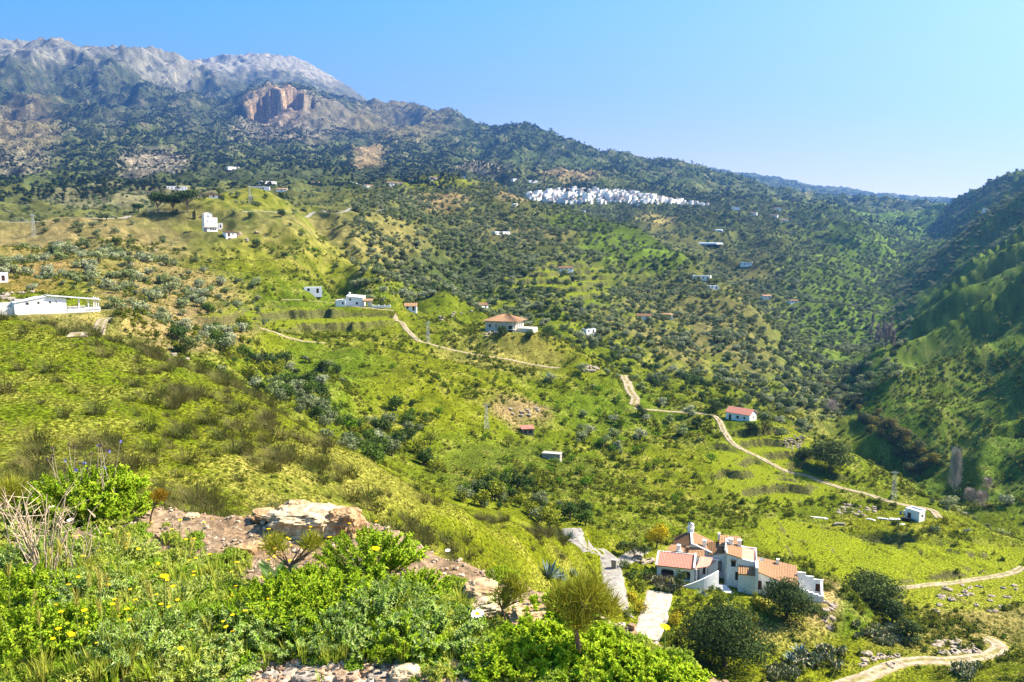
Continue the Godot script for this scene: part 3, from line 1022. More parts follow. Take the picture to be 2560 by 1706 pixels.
var road_cells := {}
func keep_clear(x: float, z: float, rad: float) -> void:
	var n := int(ceil(rad / 8.0))
	var c := Vector2i(int(floor(x / 8.0)), int(floor(z / 8.0)))
	for i in range(-n, n + 1):
		for j in range(-n, n + 1):
			var key := c + Vector2i(i, j)
			if not road_cells.has(key):
				road_cells[key] = []
			road_cells[key].append(Vector3(x, z, rad))
func plant_hills() -> void:
	var lm := leaf_mat(0.8)
	var bark := mat(Color.WHITE, 0.95)
	bark.vertex_color_use_as_albedo = true
	# ---- grass of the near hill
	var tuft := blades(21, 30, 1.0, 0.5, 0.022, Color.WHITE, 0.7)
	var near := spread(101, 120000, 40.0, 140.0, -0.64, 0.2, func(u: float, v: float, r: float, p: Vector3):
		if u > 1500.0 or u < -120.0 or not clear_of_roads(p):
			return 0.0
		return clampf(0.35 + n_col.get_noise_2d(p.x, p.z) * 1.2, 0.05, 1.0) , 0.16, 0.42)
	mass("hillside_grass", "yellow green grass tufts over the near hillside", tuft, lm, near, Color(0.19, 0.185, 0.0094), Color(0.109, 0.148, 0.0094), 0.02)
	var straw := spread(102, 45000, 40.0, 140.0, -0.64, 0.2, func(u: float, v: float, r: float, p: Vector3):
		return 0.0 if u > 1500.0 or u < -120.0 or not clear_of_roads(p) else clampf(0.2 - n_col.get_noise_2d(p.x + 300.0, p.z) * 1.4, 0.02, 0.9), 0.15, 0.45)
	mass("dry_grass", "pale straw coloured dry grass among the green tufts", tuft, lm, straw, Color(0.312, 0.265, 0.1014), Color(0.234, 0.195, 0.0390), 0.02)
	print("grass ", near.size(), " ", straw.size())
	var dwarf := bush_shape(33, 1.0, 0.7, 48, 0.26, Color.WHITE)
	var dw := spread(112, 26000, 40.0, 140.0, -0.64, 0.2, func(u: float, v: float, r: float, p: Vector3):
		return 0.0 if u > 1500.0 or u < -120.0 or not clear_of_roads(p) else clampf(0.12 + n_dry.get_noise_2d(p.x * 2.0, p.z * 2.0) * 0.7, 0.02, 0.6), 0.18, 0.6)
	mass("dwarf_shrubs", "small dark green dwarf shrubs dotted over the near hillside", dwarf, lm, dw, Color(0.055, 0.090, 0.0109), Color(0.125, 0.133, 0.0195), 0.1, 0.3)
	# ---- low scrub over the middle hills
	var bush := bush_shape(31, 1.0, 0.8, 64, 0.30, Color.WHITE)
	var scrub := spread(103, 110000, 140.0, 470.0, -0.64, 0.66, func(u: float, v: float, r: float, p: Vector3):
		if not clear_of_roads(p) or (u < 1300.0 and v > 780.0 and r < 145.0):
			return 0.0
		var w := clampf(0.12 + n_col.get_noise_2d(p.x * 0.5, p.z * 0.5) * 1.1 + n_dry.get_noise_2d(p.x, p.z) * 1.1, 0.015, 1.0)
		if in_terrace(u, v, r):
			w *= 0.12
		return w * (0.5 if u < 760.0 else 0.8), 0.3, 1.9)
	mass("hillside_scrub", "low green scrub dotted over the grassy spurs", bush, lm, scrub, Color(0.062, 0.10, 0.010), Color(0.165, 0.17, 0.016), 0.1, 0.4)
	var turf := spread(104, 130000, 165.0, 440.0, -0.64, 0.66, func(u: float, v: float, r: float, p: Vector3):
		return clampf(0.5 + n_col.get_noise_2d(p.x, p.z), 0.1, 1.0) * (0.2 if in_terrace(u, v, r) else 1.0) if clear_of_roads(p) else 0.0, 0.5, 1.3)
	mass("rough_grass", "clumps of rough grass on the spur below the houses", tuft, lm, turf, Color(0.179, 0.160, 0.0234), Color(0.094, 0.133, 0.0156), 0.02)
	print("scrub ", scrub.size(), " ", turf.size())
	# ---- broom on the near hill, each its own
	var brooms := []
	for k in 3:
		brooms.append([join([blades(41 + k, 90, 1.7, 1.15, 0.012, Color.WHITE, 0.75), bush_shape(45 + k, 1.2, 0.55, 40, 0.2, Color(0.7, 0.75, 0.6))])])
	var bspots := spread(105, 6500, 45.0, 140.0, -0.62, 0.16, func(u: float, v: float, r: float, p: Vector3):
		if u > 1420.0 or u < -20.0 or r < 38.0:
			return 0.0
		return clampf(n_dry.get_noise_2d(p.x * 1.5, p.z * 1.5) * 0.6 + 0.08, 0.03, 0.45), 0.7, 2.1)
	var bsplit := largest(bspots, 220)
	trees("broom_shrub", ["olive green", "dull green", "straw tinged"], "broom shrub", "shrub", "broom shrubs on the near hillside", brooms, bark, [tinted(lm, Color(0.123, 0.123, 0.0285)), tinted(lm, Color(0.095, 0.109, 0.0285)), tinted(lm, Color(0.152, 0.138, 0.0475))], bsplit[0], "stems")
	mass("small_broom", "small broom plants scattered over the near hillside", brooms[0][0], lm, bsplit[1], Color(0.078, 0.090, 0.0234), Color(0.125, 0.113, 0.0390))
	var vt := spread(113, 40000, 92.0, 178.0, 0.05, 0.62, func(u: float, v: float, r: float, p: Vector3):
		return clampf(0.55 + n_col.get_noise_2d(p.x, p.z), 0.1, 1.0) if u > 1470.0 and clear_of_roads(p) else 0.0, 0.25, 0.8)
	mass("villa_slope_grass", "green and straw grass tufts on the slopes round the villa", tuft, lm, vt, Color(0.19, 0.18, 0.03), Color(0.10, 0.15, 0.012), 0.02)
	var vb := spread(114, 9000, 92.0, 178.0, 0.05, 0.62, func(u: float, v: float, r: float, p: Vector3):
		return clampf(0.1 + n_dry.get_noise_2d(p.x * 2.5, p.z * 2.5) * 0.9, 0.02, 0.8) if u > 1470.0 and clear_of_roads(p) else 0.0, 0.4, 1.5)
	mass("villa_slope_scrub", "mixed green scrub on the slopes round the villa", bush, lm, vb, Color(0.05, 0.09, 0.012), Color(0.17, 0.17, 0.02), 0.1, 0.4)
	print("broom ", bspots.size())
	# ---- olive groves
	var olives := [tree_shape(51, 3.6, 4.2, 0.9, 7, 420, 0.55, Color.WHITE), tree_shape(52, 3.2, 3.8, 0.8, 6, 380, 0.55, Color.WHITE), tree_shape(53, 4.0, 4.4, 1.0, 8, 440, 0.55, Color.WHITE)]
	var ospots := spread(106, 120000, 190.0, 1750.0, -0.62, 0.62, func(u: float, v: float, r: float, p: Vector3):
		if not clear_of_roads(p):
			return 0.0
		var w := 0.0
		if r > 430.0:
			w = 1.0 if u > 880.0 else 0.12
			if u > 2330.0 - 0.25 * (v - 600.0) and v > 560.0:
				w = 0.0
		w = maxf(w, in_blob(u, v, [[200, 660, 260, 60, 0.5], [420, 740, 200, 60, 0.55], [520, 830, 130, 60, 0.4], [1000, 700, 160, 50, 0.4], [1350, 870, 60, 30, 0.1], [1480, 960, 140, 40, 0.22], [1600, 1080, 160, 60, 0.14], [1450, 1290, 120, 30, 0.3], [1000, 1080, 150, 60, 0.08], [700, 960, 160, 70, 0.22], [2000, 1060, 120, 40, 0.2], [2450, 1300, 120, 60, 0.2]]) if r < 430.0 else 0.0)
		if r > 850.0 and u > 1250.0:
			w = maxf(w, 1.0)
		w *= 1.0 - in_blob(u, v, [[1640, 610, 150, 40, 0.75], [1090, 460, 90, 14, 0.9], [1450, 700, 90, 50, 0.8], [660, 600, 180, 60, 0.9], [1290, 500, 60, 16, 0.7], [1650, 556, 50, 16, 0.9]])
		return w * clampf(0.7 + n_dry.get_noise_2d(p.x, p.z) * 1.2, 0.06, 1.0), 0.4, 1.35)
	var osplit := largest(ospots, 290)
	trees("olive_tree", ["grey green", "deeper green", "silvery"], "olive tree", "olive tree", "olive trees on the hillsides", olives, bark, [tinted(lm, Color(0.26, 0.29, 0.13)), tinted(lm, Color(0.19, 0.235, 0.085)), tinted(lm, Color(0.30, 0.325, 0.185))], osplit[0])
	mass("distant_olive_grove", "dense grey green olive groves on the hills beyond the spur", join(olives[0]), lm, osplit[1].filter(func(s): return s[3] < 0.5), Color(0.105, 0.14, 0.045), Color(0.23, 0.26, 0.13))
	mass("mixed_far_grove", "mixed green trees and olives on the hills beyond the spur", join(olives[2]), lm, osplit[1].filter(func(s): return s[3] >= 0.5), Color(0.075, 0.12, 0.028), Color(0.24, 0.265, 0.14))
	print("olives ", ospots.size())
	# ---- dark evergreens among the olives
	var oaks := [tree_shape(61, 5.0, 5.2, 1.0, 8, 520, 0.6, Color.WHITE, "round", 0.22), tree_shape(62, 4.4, 5.6, 0.8, 8, 520, 0.6, Color.WHITE, "round", 0.22)]
	var dspots := spread(107, 40000, 180.0, 1900.0, -0.60, 0.62, func(u: float, v: float, r: float, p: Vector3):
		if not clear_of_roads(p):
			return 0.0
		var w := (0.16 if u > 880.0 else 0.04) if r > 430.0 else 0.006
		if r > 900.0 and u > 1250.0:
			w = 0.38
		w = maxf(w, in_blob(u, v, [[1150, 670, 90, 60, 0.5], [1300, 740, 80, 30, 0.4], [1960, 640, 220, 60, 0.25], [2020, 760, 150, 60, 0.3], [1560, 880, 120, 30, 0.3], [1800, 980, 160, 40, 0.35], [760, 970, 120, 60, 0.3], [950, 1130, 80, 50, 0.4], [1240, 1240, 120, 40, 0.3], [1450, 1290, 100, 20, 0.2], [560, 850, 60, 40, 0.3]]))
		if u > 2330.0 - 0.25 * (v - 600.0) and v > 560.0:
			w = 0.0
		return w * 0.8, 0.5, 1.2)
	var dsplit := largest(dspots, 150)
	trees("evergreen_oak", ["dark", "mid green"], "evergreen oak", "oak tree", "evergreen oaks on the hillsides", oaks, bark, [tinted(lm, Color(0.039, 0.066, 0.0156)), tinted(lm, Color(0.058, 0.094, 0.0195))], dsplit[0])
	mass("distant_evergreens", "dark evergreen trees scattered through the far groves", join(oaks[0]), lm, dsplit[1], Color(0.055, 0.09, 0.02), Color(0.11, 0.15, 0.035))
	print("oaks ", dspots.size())
	# ---- thicket along the gully
	var gs := spread(115, 9000, 150.0, 300.0, -0.42, 0.12, func(u: float, v: float, r: float, p: Vector3):
		return in_blob(u, v, [[590, 860, 40, 36, 0.5], [660, 930, 50, 34, 0.6], [730, 985, 50, 36, 0.7], [800, 1040, 60, 36, 0.6], [880, 1100, 60, 36, 0.5], [960, 1130, 60, 40, 0.6], [1080, 1150, 50, 30, 0.3], [1240, 1240, 90, 36, 0.5], [1400, 1290, 80, 26, 0.5], [1010, 1050, 50, 34, 0.5], [560, 800, 40, 30, 0.3]]) * 0.55 if clear_of_roads(p) else 0.0, 0.4, 1.1)
	trees("gully_tree", ["dark green", "mid green", "grey green", "yellow green"], "bushy tree", "tree", "trees along the gully", oaks, bark, [tinted(lm, Color(0.045, 0.08, 0.018)), tinted(lm, Color(0.08, 0.13, 0.02)), tinted(lm, Color(0.16, 0.19, 0.085)), tinted(lm, Color(0.20, 0.22, 0.02))], gs.slice(0, 170))
	print("gully ", gs.size())
	# ---- dark wood filling the ravine behind the spur
	var rv := spread(116, 26000, 370.0, 760.0, -0.1, 0.42, func(u: float, v: float, r: float, p: Vector3):
		return in_blob(u, v, [[1125, 635, 36, 46, 0.9], [1175, 690, 50, 28, 0.9], [1270, 735, 60, 22, 0.8], [1370, 785, 60, 22, 0.8], [1470, 850, 60, 24, 0.8], [1580, 915, 70, 24, 0.8], [1700, 965, 80, 24, 0.8], [1850, 1005, 80, 26, 0.8], [1975, 1005, 60, 30, 0.7], [1690, 660, 60, 16, 0.7], [1960, 900, 70, 40, 0.35]]) * 0.5, 0.5, 1.2)
	trees("ravine_tree", ["dark", "deep green", "grey green"], "bushy tree in the ravine", "tree", "trees in the ravine", oaks, bark, [tinted(lm, Color(0.04, 0.07, 0.018)), tinted(lm, Color(0.06, 0.10, 0.02)), tinted(lm, Color(0.13, 0.16, 0.07))], rv.slice(0, 290))
	print("ravine ", rv.size())
	# ---- fresh green almonds
	var almonds := [tree_shape(71, 3.4, 3.6, 1.1, 7, 260, 0.42, Color.WHITE, "round", 0.1), tree_shape(72, 3.0, 3.6, 0.9, 6, 240, 0.42, Color.WHITE, "round", 0.1)]
	var aspots := spread(108, 9000, 160.0, 560.0, -0.5, 0.5, func(u: float, v: float, r: float, p: Vector3):
		return in_blob(u, v, [[1000, 1060, 110, 60, 0.3], [1080, 960, 160, 40, 0.12], [1330, 1160, 120, 70, 0.3], [1480, 1050, 200, 80, 0.16], [1650, 1130, 140, 60, 0.14], [1500, 1230, 200, 50, 0.12], [1650, 1290, 140, 30, 0.14], [740, 620, 80, 40, 0.2], [1100, 560, 160, 40, 0.1], [1800, 1030, 60, 30, 0.2]]) if clear_of_roads(p) else 0.0, 0.55, 1.3)
	trees("almond_tree", ["bright green", "fresh green", "yellowish"], "almond tree", "almond tree", "almond trees on the spur", almonds, bark, [tinted(lm, Color(0.094, 0.187, 0.0094)), tinted(lm, Color(0.133, 0.195, 0.0140)), tinted(lm, Color(0.156, 0.172, 0.0234))], aspots.slice(0, 160))
	print("almonds ", aspots.size())
	# ---- shrubs of the steep right hand valley side
	var rs := spread(109, 75000, 300.0, 2000.0, 0.36, 0.72, func(u: float, v: float, r: float, p: Vector3):
		var edge := 2330.0 - 0.25 * (v - 600.0)
		if v > 980.0:
			edge = 2100.0 + (v - 980.0) * 1.35
		if u < edge:
			return 0.0
		return clampf(0.75 + n_dry.get_noise_2d(p.x, p.z), 0.15, 1.0), 0.5, 2.2)
	mass("valley_side_scrub", "bushy green scrub covering the steep shaded valley side", bush, lm, rs, Color(0.062, 0.117, 0.0156), Color(0.172, 0.203, 0.0624), 0.1, 0.4)
	print("right ", rs.size())
	# ---- pine woods on the mountain
	var pines := [tree_shape(81, 9.0, 5.2, 2.0, 6, 110, 1.5, Color.WHITE, "cone", 0.2), tree_shape(82, 8.0, 6.0, 2.4, 6, 110, 1.5, Color.WHITE, "round", 0.2)]
	var pspots := spread(110, 170000, 1000.0, 5000.0, -0.6, 0.6, func(u: float, v: float, r: float, p: Vector3):
		var w := 0.0
		var g := n_mid.get_noise_2d(p.x * 0.35 + 500.0, p.z * 0.35)
		if u < 1150.0:
			w = 1.0 * smoothstep(0.0, 0.25, g + 0.16 + 0.25 * smoothstep(3600.0, 2200.0, r)) + 0.05
			w *= smoothstep(150.0, 240.0, v)
			w *= 1.0 - in_blob(u, v, [[690, 260, 80, 40, 1.0], [50, 330, 80, 50, 0.85], [390, 420, 80, 30, 0.8], [920, 395, 34, 50, 1.0], [1000, 300, 120, 40, 0.8], [650, 445, 200, 20, 0.9], [100, 440, 60, 30, 0.5]])
		elif r > 1650.0:
			w = 0.8 * smoothstep(-0.05, 0.3, g + 0.18) + 0.1
			w *= 1.0 if u < 1700.0 else 0.45
		return w, 0.6, 1.2)
	var psplit := largest(pspots, 280)
	trees("pine_tree", ["dark", "blue green"], "pine tree", "pine tree", "pine trees on the mountain", pines, bark, [tinted(lm, Color(0.019, 0.039, 0.0156)), tinted(lm, Color(0.027, 0.048, 0.0187))], psplit[0])
	mass("distant_pine_forest", "dark pine forest covering the lower mountain slopes", join(pines[1]), lm, psplit[1], Color(0.014, 0.031, 0.0140), Color(0.031, 0.051, 0.0203))
	print("pines ", pspots.size())
# ---------------------------------------------------------------- building helpers
var M := {}
func make_materials() -> void:
	M.white = grain_mat(Color(0.86, 0.85, 0.83), 0.14, 0.35, 0.85, 0.6, 5)
	M.white2 = grain_mat(Color(0.74, 0.72, 0.67), 0.22, 0.3, 0.9, 0.8, 6)
	M.cream = grain_mat(Color(0.68, 0.62, 0.50), 0.18, 0.3, 0.9, 0.6, 7)
	M.concrete = grain_mat(Color(0.42, 0.39, 0.34), 0.35, 0.25, 0.95, 0.8, 8)
	M.drive = grain_mat(Color(0.46, 0.40, 0.31), 0.30, 0.12, 0.95, 0.8, 9)
	M.road = grain_mat(Color(0.30, 0.275, 0.235), 0.35, 0.10, 0.95, 0.5, 10)
	M.track = grain_mat(Color(0.42, 0.34, 0.22), 0.40, 0.12, 0.98, 0.5, 11)
	M.track.vertex_color_use_as_albedo = true
	M.tile_o = grain_mat(Color(0.62, 0.36, 0.185), 0.55, 0.9, 0.85, 0.5, 12)
	M.tile_b = grain_mat(Color(0.40, 0.22, 0.10), 0.65, 0.9, 0.9, 0.5, 13)
	M.tile_r = grain_mat(Color(0.54, 0.23, 0.16), 0.25, 0.6, 0.8, 0.4, 14)
	M.pink = grain_mat(Color(0.58, 0.27, 0.19), 0.2, 0.3, 0.9, 0.3, 15)
	M.metal = grain_mat(Color(0.46, 0.48, 0.49), 0.2, 0.2, 0.55, 0.2, 16)
	M.steel = mat(Color(0.42, 0.43, 0.44), 0.5)
	M.steel.metallic = 0.6
	M.dark = mat(Color(0.02, 0.018, 0.016), 0.6)
	M.glass = mat(Color(0.025, 0.03, 0.035), 0.12)
	M.wood = grain_mat(Color(0.13, 0.06, 0.03), 0.4, 0.8, 0.8, 0.3, 17)
	M.stone = grain_mat(Color(0.40, 0.35, 0.28), 0.55, 0.4, 0.95, 3.0, 18)
	M.ochre = grain_mat(Color(0.52, 0.36, 0.20), 0.5, 1.2, 0.95, 1.0, 19)
	M.plastic = grain_mat(Color(0.62, 0.66, 0.70), 0.15, 0.1, 0.45, 0.1, 20)
	M.blue = mat(Color(0.05, 0.14, 0.35), 0.5)

func box_into(st: SurfaceTool, c: Vector3, s: Vector3, b := Basis()) -> void:
	var h := s * 0.5
	var q := []
	for k in 8:
		q.append(c + b * Vector3(h.x if k & 1 else -h.x, h.y if k & 2 else -h.y, h.z if k & 4 else -h.z))
	for f in [[0, 2, 3, 1], [5, 7, 6, 4], [4, 6, 2, 0], [1, 3, 7, 5], [2, 6, 7, 3], [4, 0, 1, 5]]:
		quad(st, q[f[0]], q[f[3]], q[f[2]], q[f[1]])

func box_mesh(s: Vector3, c := Vector3.ZERO) -> ArrayMesh:
	var st := begin()
	box_into(st, c, s)
	return st.commit()

# a wall standing on o, running along right (unit), facing out; openings [x, y, w, h]; the top may slope or curve: heights at even steps along it
func wall_into(st: SurfaceTool, o: Vector3, right: Vector3, out: Vector3, w: float, tops: Array, thick: float, openings := [], below := 2.5) -> void:
	var xs := [0.0, w]
	for k in tops.size():
		xs.append(w * k / maxf(tops.size() - 1, 1))
	for p in openings:
		xs.append(p[0])
		xs.append(p[0] + p[2])
	xs.sort()
	var top_at := func(x: float) -> float:
		if tops.size() == 1:
			return tops[0]
		var f := clampf(x / w * (tops.size() - 1), 0.0, tops.size() - 1.001)
		return lerpf(tops[int(f)], tops[int(f) + 1], f - int(f))
	for k in xs.size() - 1:
		var x0: float = xs[k]
		var x1: float = xs[k + 1]
		if x1 - x0 < 1e-4:
			continue
		var mid := (x0 + x1) * 0.5
		var spans := [[-below, -1.0]]       # solid spans between openings at this x, upwards
		var holes := []
		for p in openings:
			if mid > p[0] and mid < p[0] + p[2]:
				holes.append(p)
		holes.sort_custom(func(a, b): return a[1] < b[1])
		var from := -below
		spans = []
		for p in holes:
			spans.append([from, p[1], false])
			from = p[1] + p[3]
		spans.append([from, 0.0, true])
		for s in spans:
			var ya: float = s[0]
			var y0t: float = top_at.call(x0) if s[2] else s[1]
			var y1t: float = top_at.call(x1) if s[2] else s[1]
			var a := o + right * x0 + Vector3.UP * ya
			var b := o + right * x1 + Vector3.UP * ya
			var c := o + right * x1 + Vector3.UP * y1t
			var d := o + right * x0 + Vector3.UP * y0t
			var i := -out * thick
			quad(st, a, d, c, b)
			quad(st, a + i, b + i, c + i, d + i)
			quad(st, d, d + i, c + i, c)
			if ya > -below + 0.01:
				quad(st, a, b, b + i, a + i)
		if k == 0:
			quad(st, o + Vector3.UP * -below, o + Vector3.UP * -below - out * thick, o - out * thick + Vector3.UP * top_at.call(0.0), o + Vector3.UP * top_at.call(0.0))
	quad(st, o + right * w + Vector3.UP * -below, o + right * w + Vector3.UP * top_at.call(w), o + right * w - out * thick + Vector3.UP * top_at.call(w), o + right * w - out * thick + Vector3.UP * -below)
	for p in openings:      # sides of the openings
		for x in [p[0], p[0] + p[2]]:
			var a: Vector3 = o + right * x + Vector3.UP * p[1]
			var b: Vector3 = a + Vector3.UP * p[3]
			quad(st, a, b, b - out * thick, a - out * thick)

# a tiled roof slope with round tile courses: a, b along the eave, d, c along the ridge
func tiles_into(st: SurfaceTool, a: Vector3, b: Vector3, c: Vector3, d: Vector3, rib := 0.28, bump := 0.07, courses := 0.42) -> void:
	var n := ((b - a).cross(d - a)).normalized()
	if n.y < 0.0:
		n = -n
	var ribs := maxi(2, int((b - a).length() / rib))
	var rows := maxi(2, int((d - a).length() / courses))
	var prof := [[0.0, 0.0], [0.18, 0.75], [0.38, 1.0], [0.58, 0.75], [0.76, 0.0]]
	for k in ribs:
		for r in rows:
			var v0 := float(r) / rows
			var v1 := float(r + 1) / rows
			for e in 5:
				var f0: Array = prof[e]
				var f1: Array = prof[e + 1] if e < 4 else [1.0, 0.0]
				var u0: float = (k + f0[0]) / ribs
				var u1: float = (k + f1[0]) / ribs
				var at := func(u: float, v: float, hgt: float) -> Vector3:
					return a.lerp(b, u).lerp(d.lerp(c, u), v) + n * hgt
				var p0: Vector3 = at.call(u0, v0, f0[1] * bump + bump * 0.45)
				var p1: Vector3 = at.call(u1, v0, f1[1] * bump + bump * 0.45)
				var p2: Vector3 = at.call(u1, v1, f1[1] * bump)
				var p3: Vector3 = at.call(u0, v1, f0[1] * bump)
				quad(st, p0, p3, p2, p1)
	var i := -n * 0.12
	quad(st, a, b, b + i, a + i)
	quad(st, d + i, c + i, c, d)
	quad(st, a + i, b + i, c + i, d + i)
	quad(st, a, a + i, d + i, d)
	quad(st, b, c, c + i, b + i)

func slab_into(st: SurfaceTool, a: Vector3, b: Vector3, c: Vector3, d: Vector3, thick := 0.18) -> void:
	var i := Vector3(0, -thick, 0)
	quad(st, a, d, c, b)
	quad(st, a + i, b + i, c + i, d + i)
	quad(st, a, b, b + i, a + i)
	quad(st, b, c, c + i, b + i)
	quad(st, c, d, d + i, c + i)
	quad(st, d, a, a + i, d + i)

func opening(parent: Node, called: String, o: Vector3, right: Vector3, out: Vector3, p: Array, m: Material, depth := 0.18, frame: Material = null) -> void:   # a pane or a door leaf set back in its opening
	var yaw := atan2(out.x, out.z)
	var c: Vector3 = o + right * (p[0] + p[2] * 0.5) + Vector3.UP * (p[1] + p[3] * 0.5) - out * depth
	var leafm := part(called, box_mesh(Vector3(p[2] - 0.01, p[3] - 0.01, 0.05)), m, parent, c, yaw)
	if frame:
		var st := begin()
		var w: float = p[2]
		var h: float = p[3]
		for e in [[-w * 0.5 + 0.05, 0.0, 0.08, h - 0.02], [w * 0.5 - 0.05, 0.0, 0.08, h - 0.02], [0.0, h * 0.5 - 0.05, w - 0.2, 0.08], [0.0, -h * 0.5 + 0.05, w - 0.2, 0.08]]:
			box_into(st, Vector3(e[0], e[1], 0.055), Vector3(e[2], e[3], 0.06))
		part("frame", st.commit(), frame, leafm)

# a small house: base centre at the node, front towards +z. spec: w, d, h, roof (flat, gable, hip, shed), openings on the front and right side
func house(called: String, label: String, category: String, at: Vector3, turn: float, spec: Dictionary, group := "") -> Node3D:
	var o := thing(called, label, category, at, turn, group)
	var w: float = spec.w
	var d: float = spec.d
	var h: float = spec.h
	var wm: Material = spec.get("wall", M.white)
	var rm: Material = spec.get("roofing", M.tile_o)
	var below: float = spec.get("below", 3.0)
	var roof: String = spec.get("roof", "gable")
	var rise: float = spec.get("rise", 1.4)
	var fo: Array = spec.get("front", [])
	var so: Array = spec.get("side", [])
	var lo: Array = spec.get("left", [])
	var st := begin()
	var side_tops := [h]
	var back := h
	if roof == "gable":
		side_tops = [h, h + rise, h]
	elif roof == "shed":
		side_tops = [h, h + rise]
		back = h + rise
	wall_into(st, Vector3(-w * 0.5, 0, d * 0.5), Vector3.RIGHT, Vector3.BACK, w, [h], 0.3, fo, below)
	wall_into(st, Vector3(w * 0.5, 0, d * 0.5 - 0.3), Vector3.FORWARD, Vector3.RIGHT, d - 0.6, side_tops, 0.3, so, below)
	var lt := side_tops.duplicate()
	lt.reverse()
	wall_into(st, Vector3(-w * 0.5, 0, -d * 0.5 + 0.3), Vector3.BACK, Vector3.LEFT, d - 0.6, lt, 0.3, lo, below)
	wall_into(st, Vector3(w * 0.5, 0, -d * 0.5), Vector3.LEFT, Vector3.FORWARD, w, [back], 0.3, [], below)
	part("walls", st.commit(), wm, o)
	var rs := begin()
	var e := 0.3
	if roof == "gable":
		var y := h - rise * e / (d * 0.5)
		tiles_into(rs, Vector3(-w * 0.5 - e, y, d * 0.5 + e), Vector3(w * 0.5 + e, y, d * 0.5 + e), Vector3(w * 0.5 + e, h + rise + 0.1, 0), Vector3(-w * 0.5 - e, h + rise + 0.1, 0), spec.get("rib", 0.35))
		tiles_into(rs, Vector3(w * 0.5 + e, y, -d * 0.5 - e), Vector3(-w * 0.5 - e, y, -d * 0.5 - e), Vector3(-w * 0.5 - e, h + rise + 0.1, 0), Vector3(w * 0.5 + e, h + rise + 0.1, 0), spec.get("rib", 0.35))
		part("roof", rs.commit(), rm, o)
	elif roof == "shed":
		tiles_into(rs, Vector3(-w * 0.5 - e, h, d * 0.5 + e), Vector3(w * 0.5 + e, h, d * 0.5 + e), Vector3(w * 0.5 + e, h + rise + 0.15, -d * 0.5 - e), Vector3(-w * 0.5 - e, h + rise + 0.15, -d * 0.5 - e), spec.get("rib", 0.35))
		part("roof", rs.commit(), rm, o)
	elif roof == "hip":
		e = spec.get("eave", 0.8)
		var k := minf(w, d) * 0.5
		var a := Vector3(-w * 0.5 - e, h - 0.05, d * 0.5 + e)
		var b := Vector3(w * 0.5 + e, h - 0.05, d * 0.5 + e)
		var c := Vector3(w * 0.5 + e, h - 0.05, -d * 0.5 - e)
		var f := Vector3(-w * 0.5 - e, h - 0.05, -d * 0.5 - e)
		var r0 := Vector3(-w * 0.5 + k, h + rise, 0)
		var r1 := Vector3(w * 0.5 - k, h + rise, 0)
		tiles_into(rs, a, b, r1, r0, 0.4)
		tiles_into(rs, b, c, r1 - Vector3(0.01, 0, 0.05), r1, 0.4)
		tiles_into(rs, c, f, r0, r1, 0.4)
		tiles_into(rs, f, a, r0, r0 - Vector3(-0.01, 0, 0.05), 0.4)
		part("roof", rs.commit(), rm, o)
	else:
		var t := 0.4
		for q in [[Vector3(0, h - 0.1, 0), Vector3(w - 0.62, 0.2, d - 0.62)]]:
			box_into(rs, q[0], q[1])
		part("roof", rs.commit(), spec.get("roofing", M.white2), o)
		var ps := begin()
		for q in [[Vector3(0, h + t * 0.5 + 0.003, d * 0.5 - 0.12), Vector3(w + 0.03, t, 0.2)], [Vector3(0, h + t * 0.5 + 0.003, -d * 0.5 + 0.12), Vector3(w + 0.03, t, 0.2)], [Vector3(w * 0.5 - 0.1, h + t * 0.5 + 0.003, 0), Vector3(0.2, t, d - 0.46)], [Vector3(-w * 0.5 + 0.1, h + t * 0.5 + 0.003, 0), Vector3(0.2, t, d - 0.46)]]:
			box_into(ps, q[0], q[1])
		part("parapet", ps.commit(), wm, o)
	for p in fo:
		var door: bool = p[1] < 0.2
		opening(o, "door" if door else "window", Vector3(-w * 0.5, 0, d * 0.5), Vector3.RIGHT, Vector3.BACK, p, M.wood if door else M.glass, 0.16, null if door or spec.get("plain", false) else M.white2)
	for p in so:
		var door: bool = p[1] < 0.2
		opening(o, "door" if door else "window", Vector3(w * 0.5, 0, d * 0.5 - 0.3), Vector3.FORWARD, Vector3.RIGHT, p, M.wood if door else M.glass, 0.16, null if door or spec.get("plain", false) else M.white2)
	for p in lo:
		opening(o, "window", Vector3(-w * 0.5, 0, -d * 0.5 + 0.3), Vector3.BACK, Vector3.LEFT, p, M.glass, 0.16)
	if spec.has("chimney"):
		var c: Vector3 = spec.chimney
		var cs := begin()
		box_into(cs, Vector3(c.x, c.y, c.z), Vector3(0.7, 1.6, 0.7))
		box_into(cs, Vector3(c.x, c.y + 0.9, c.z), Vector3(0.9, 0.18, 0.9))
		part("chimney", cs.commit(), wm, o)
	return o

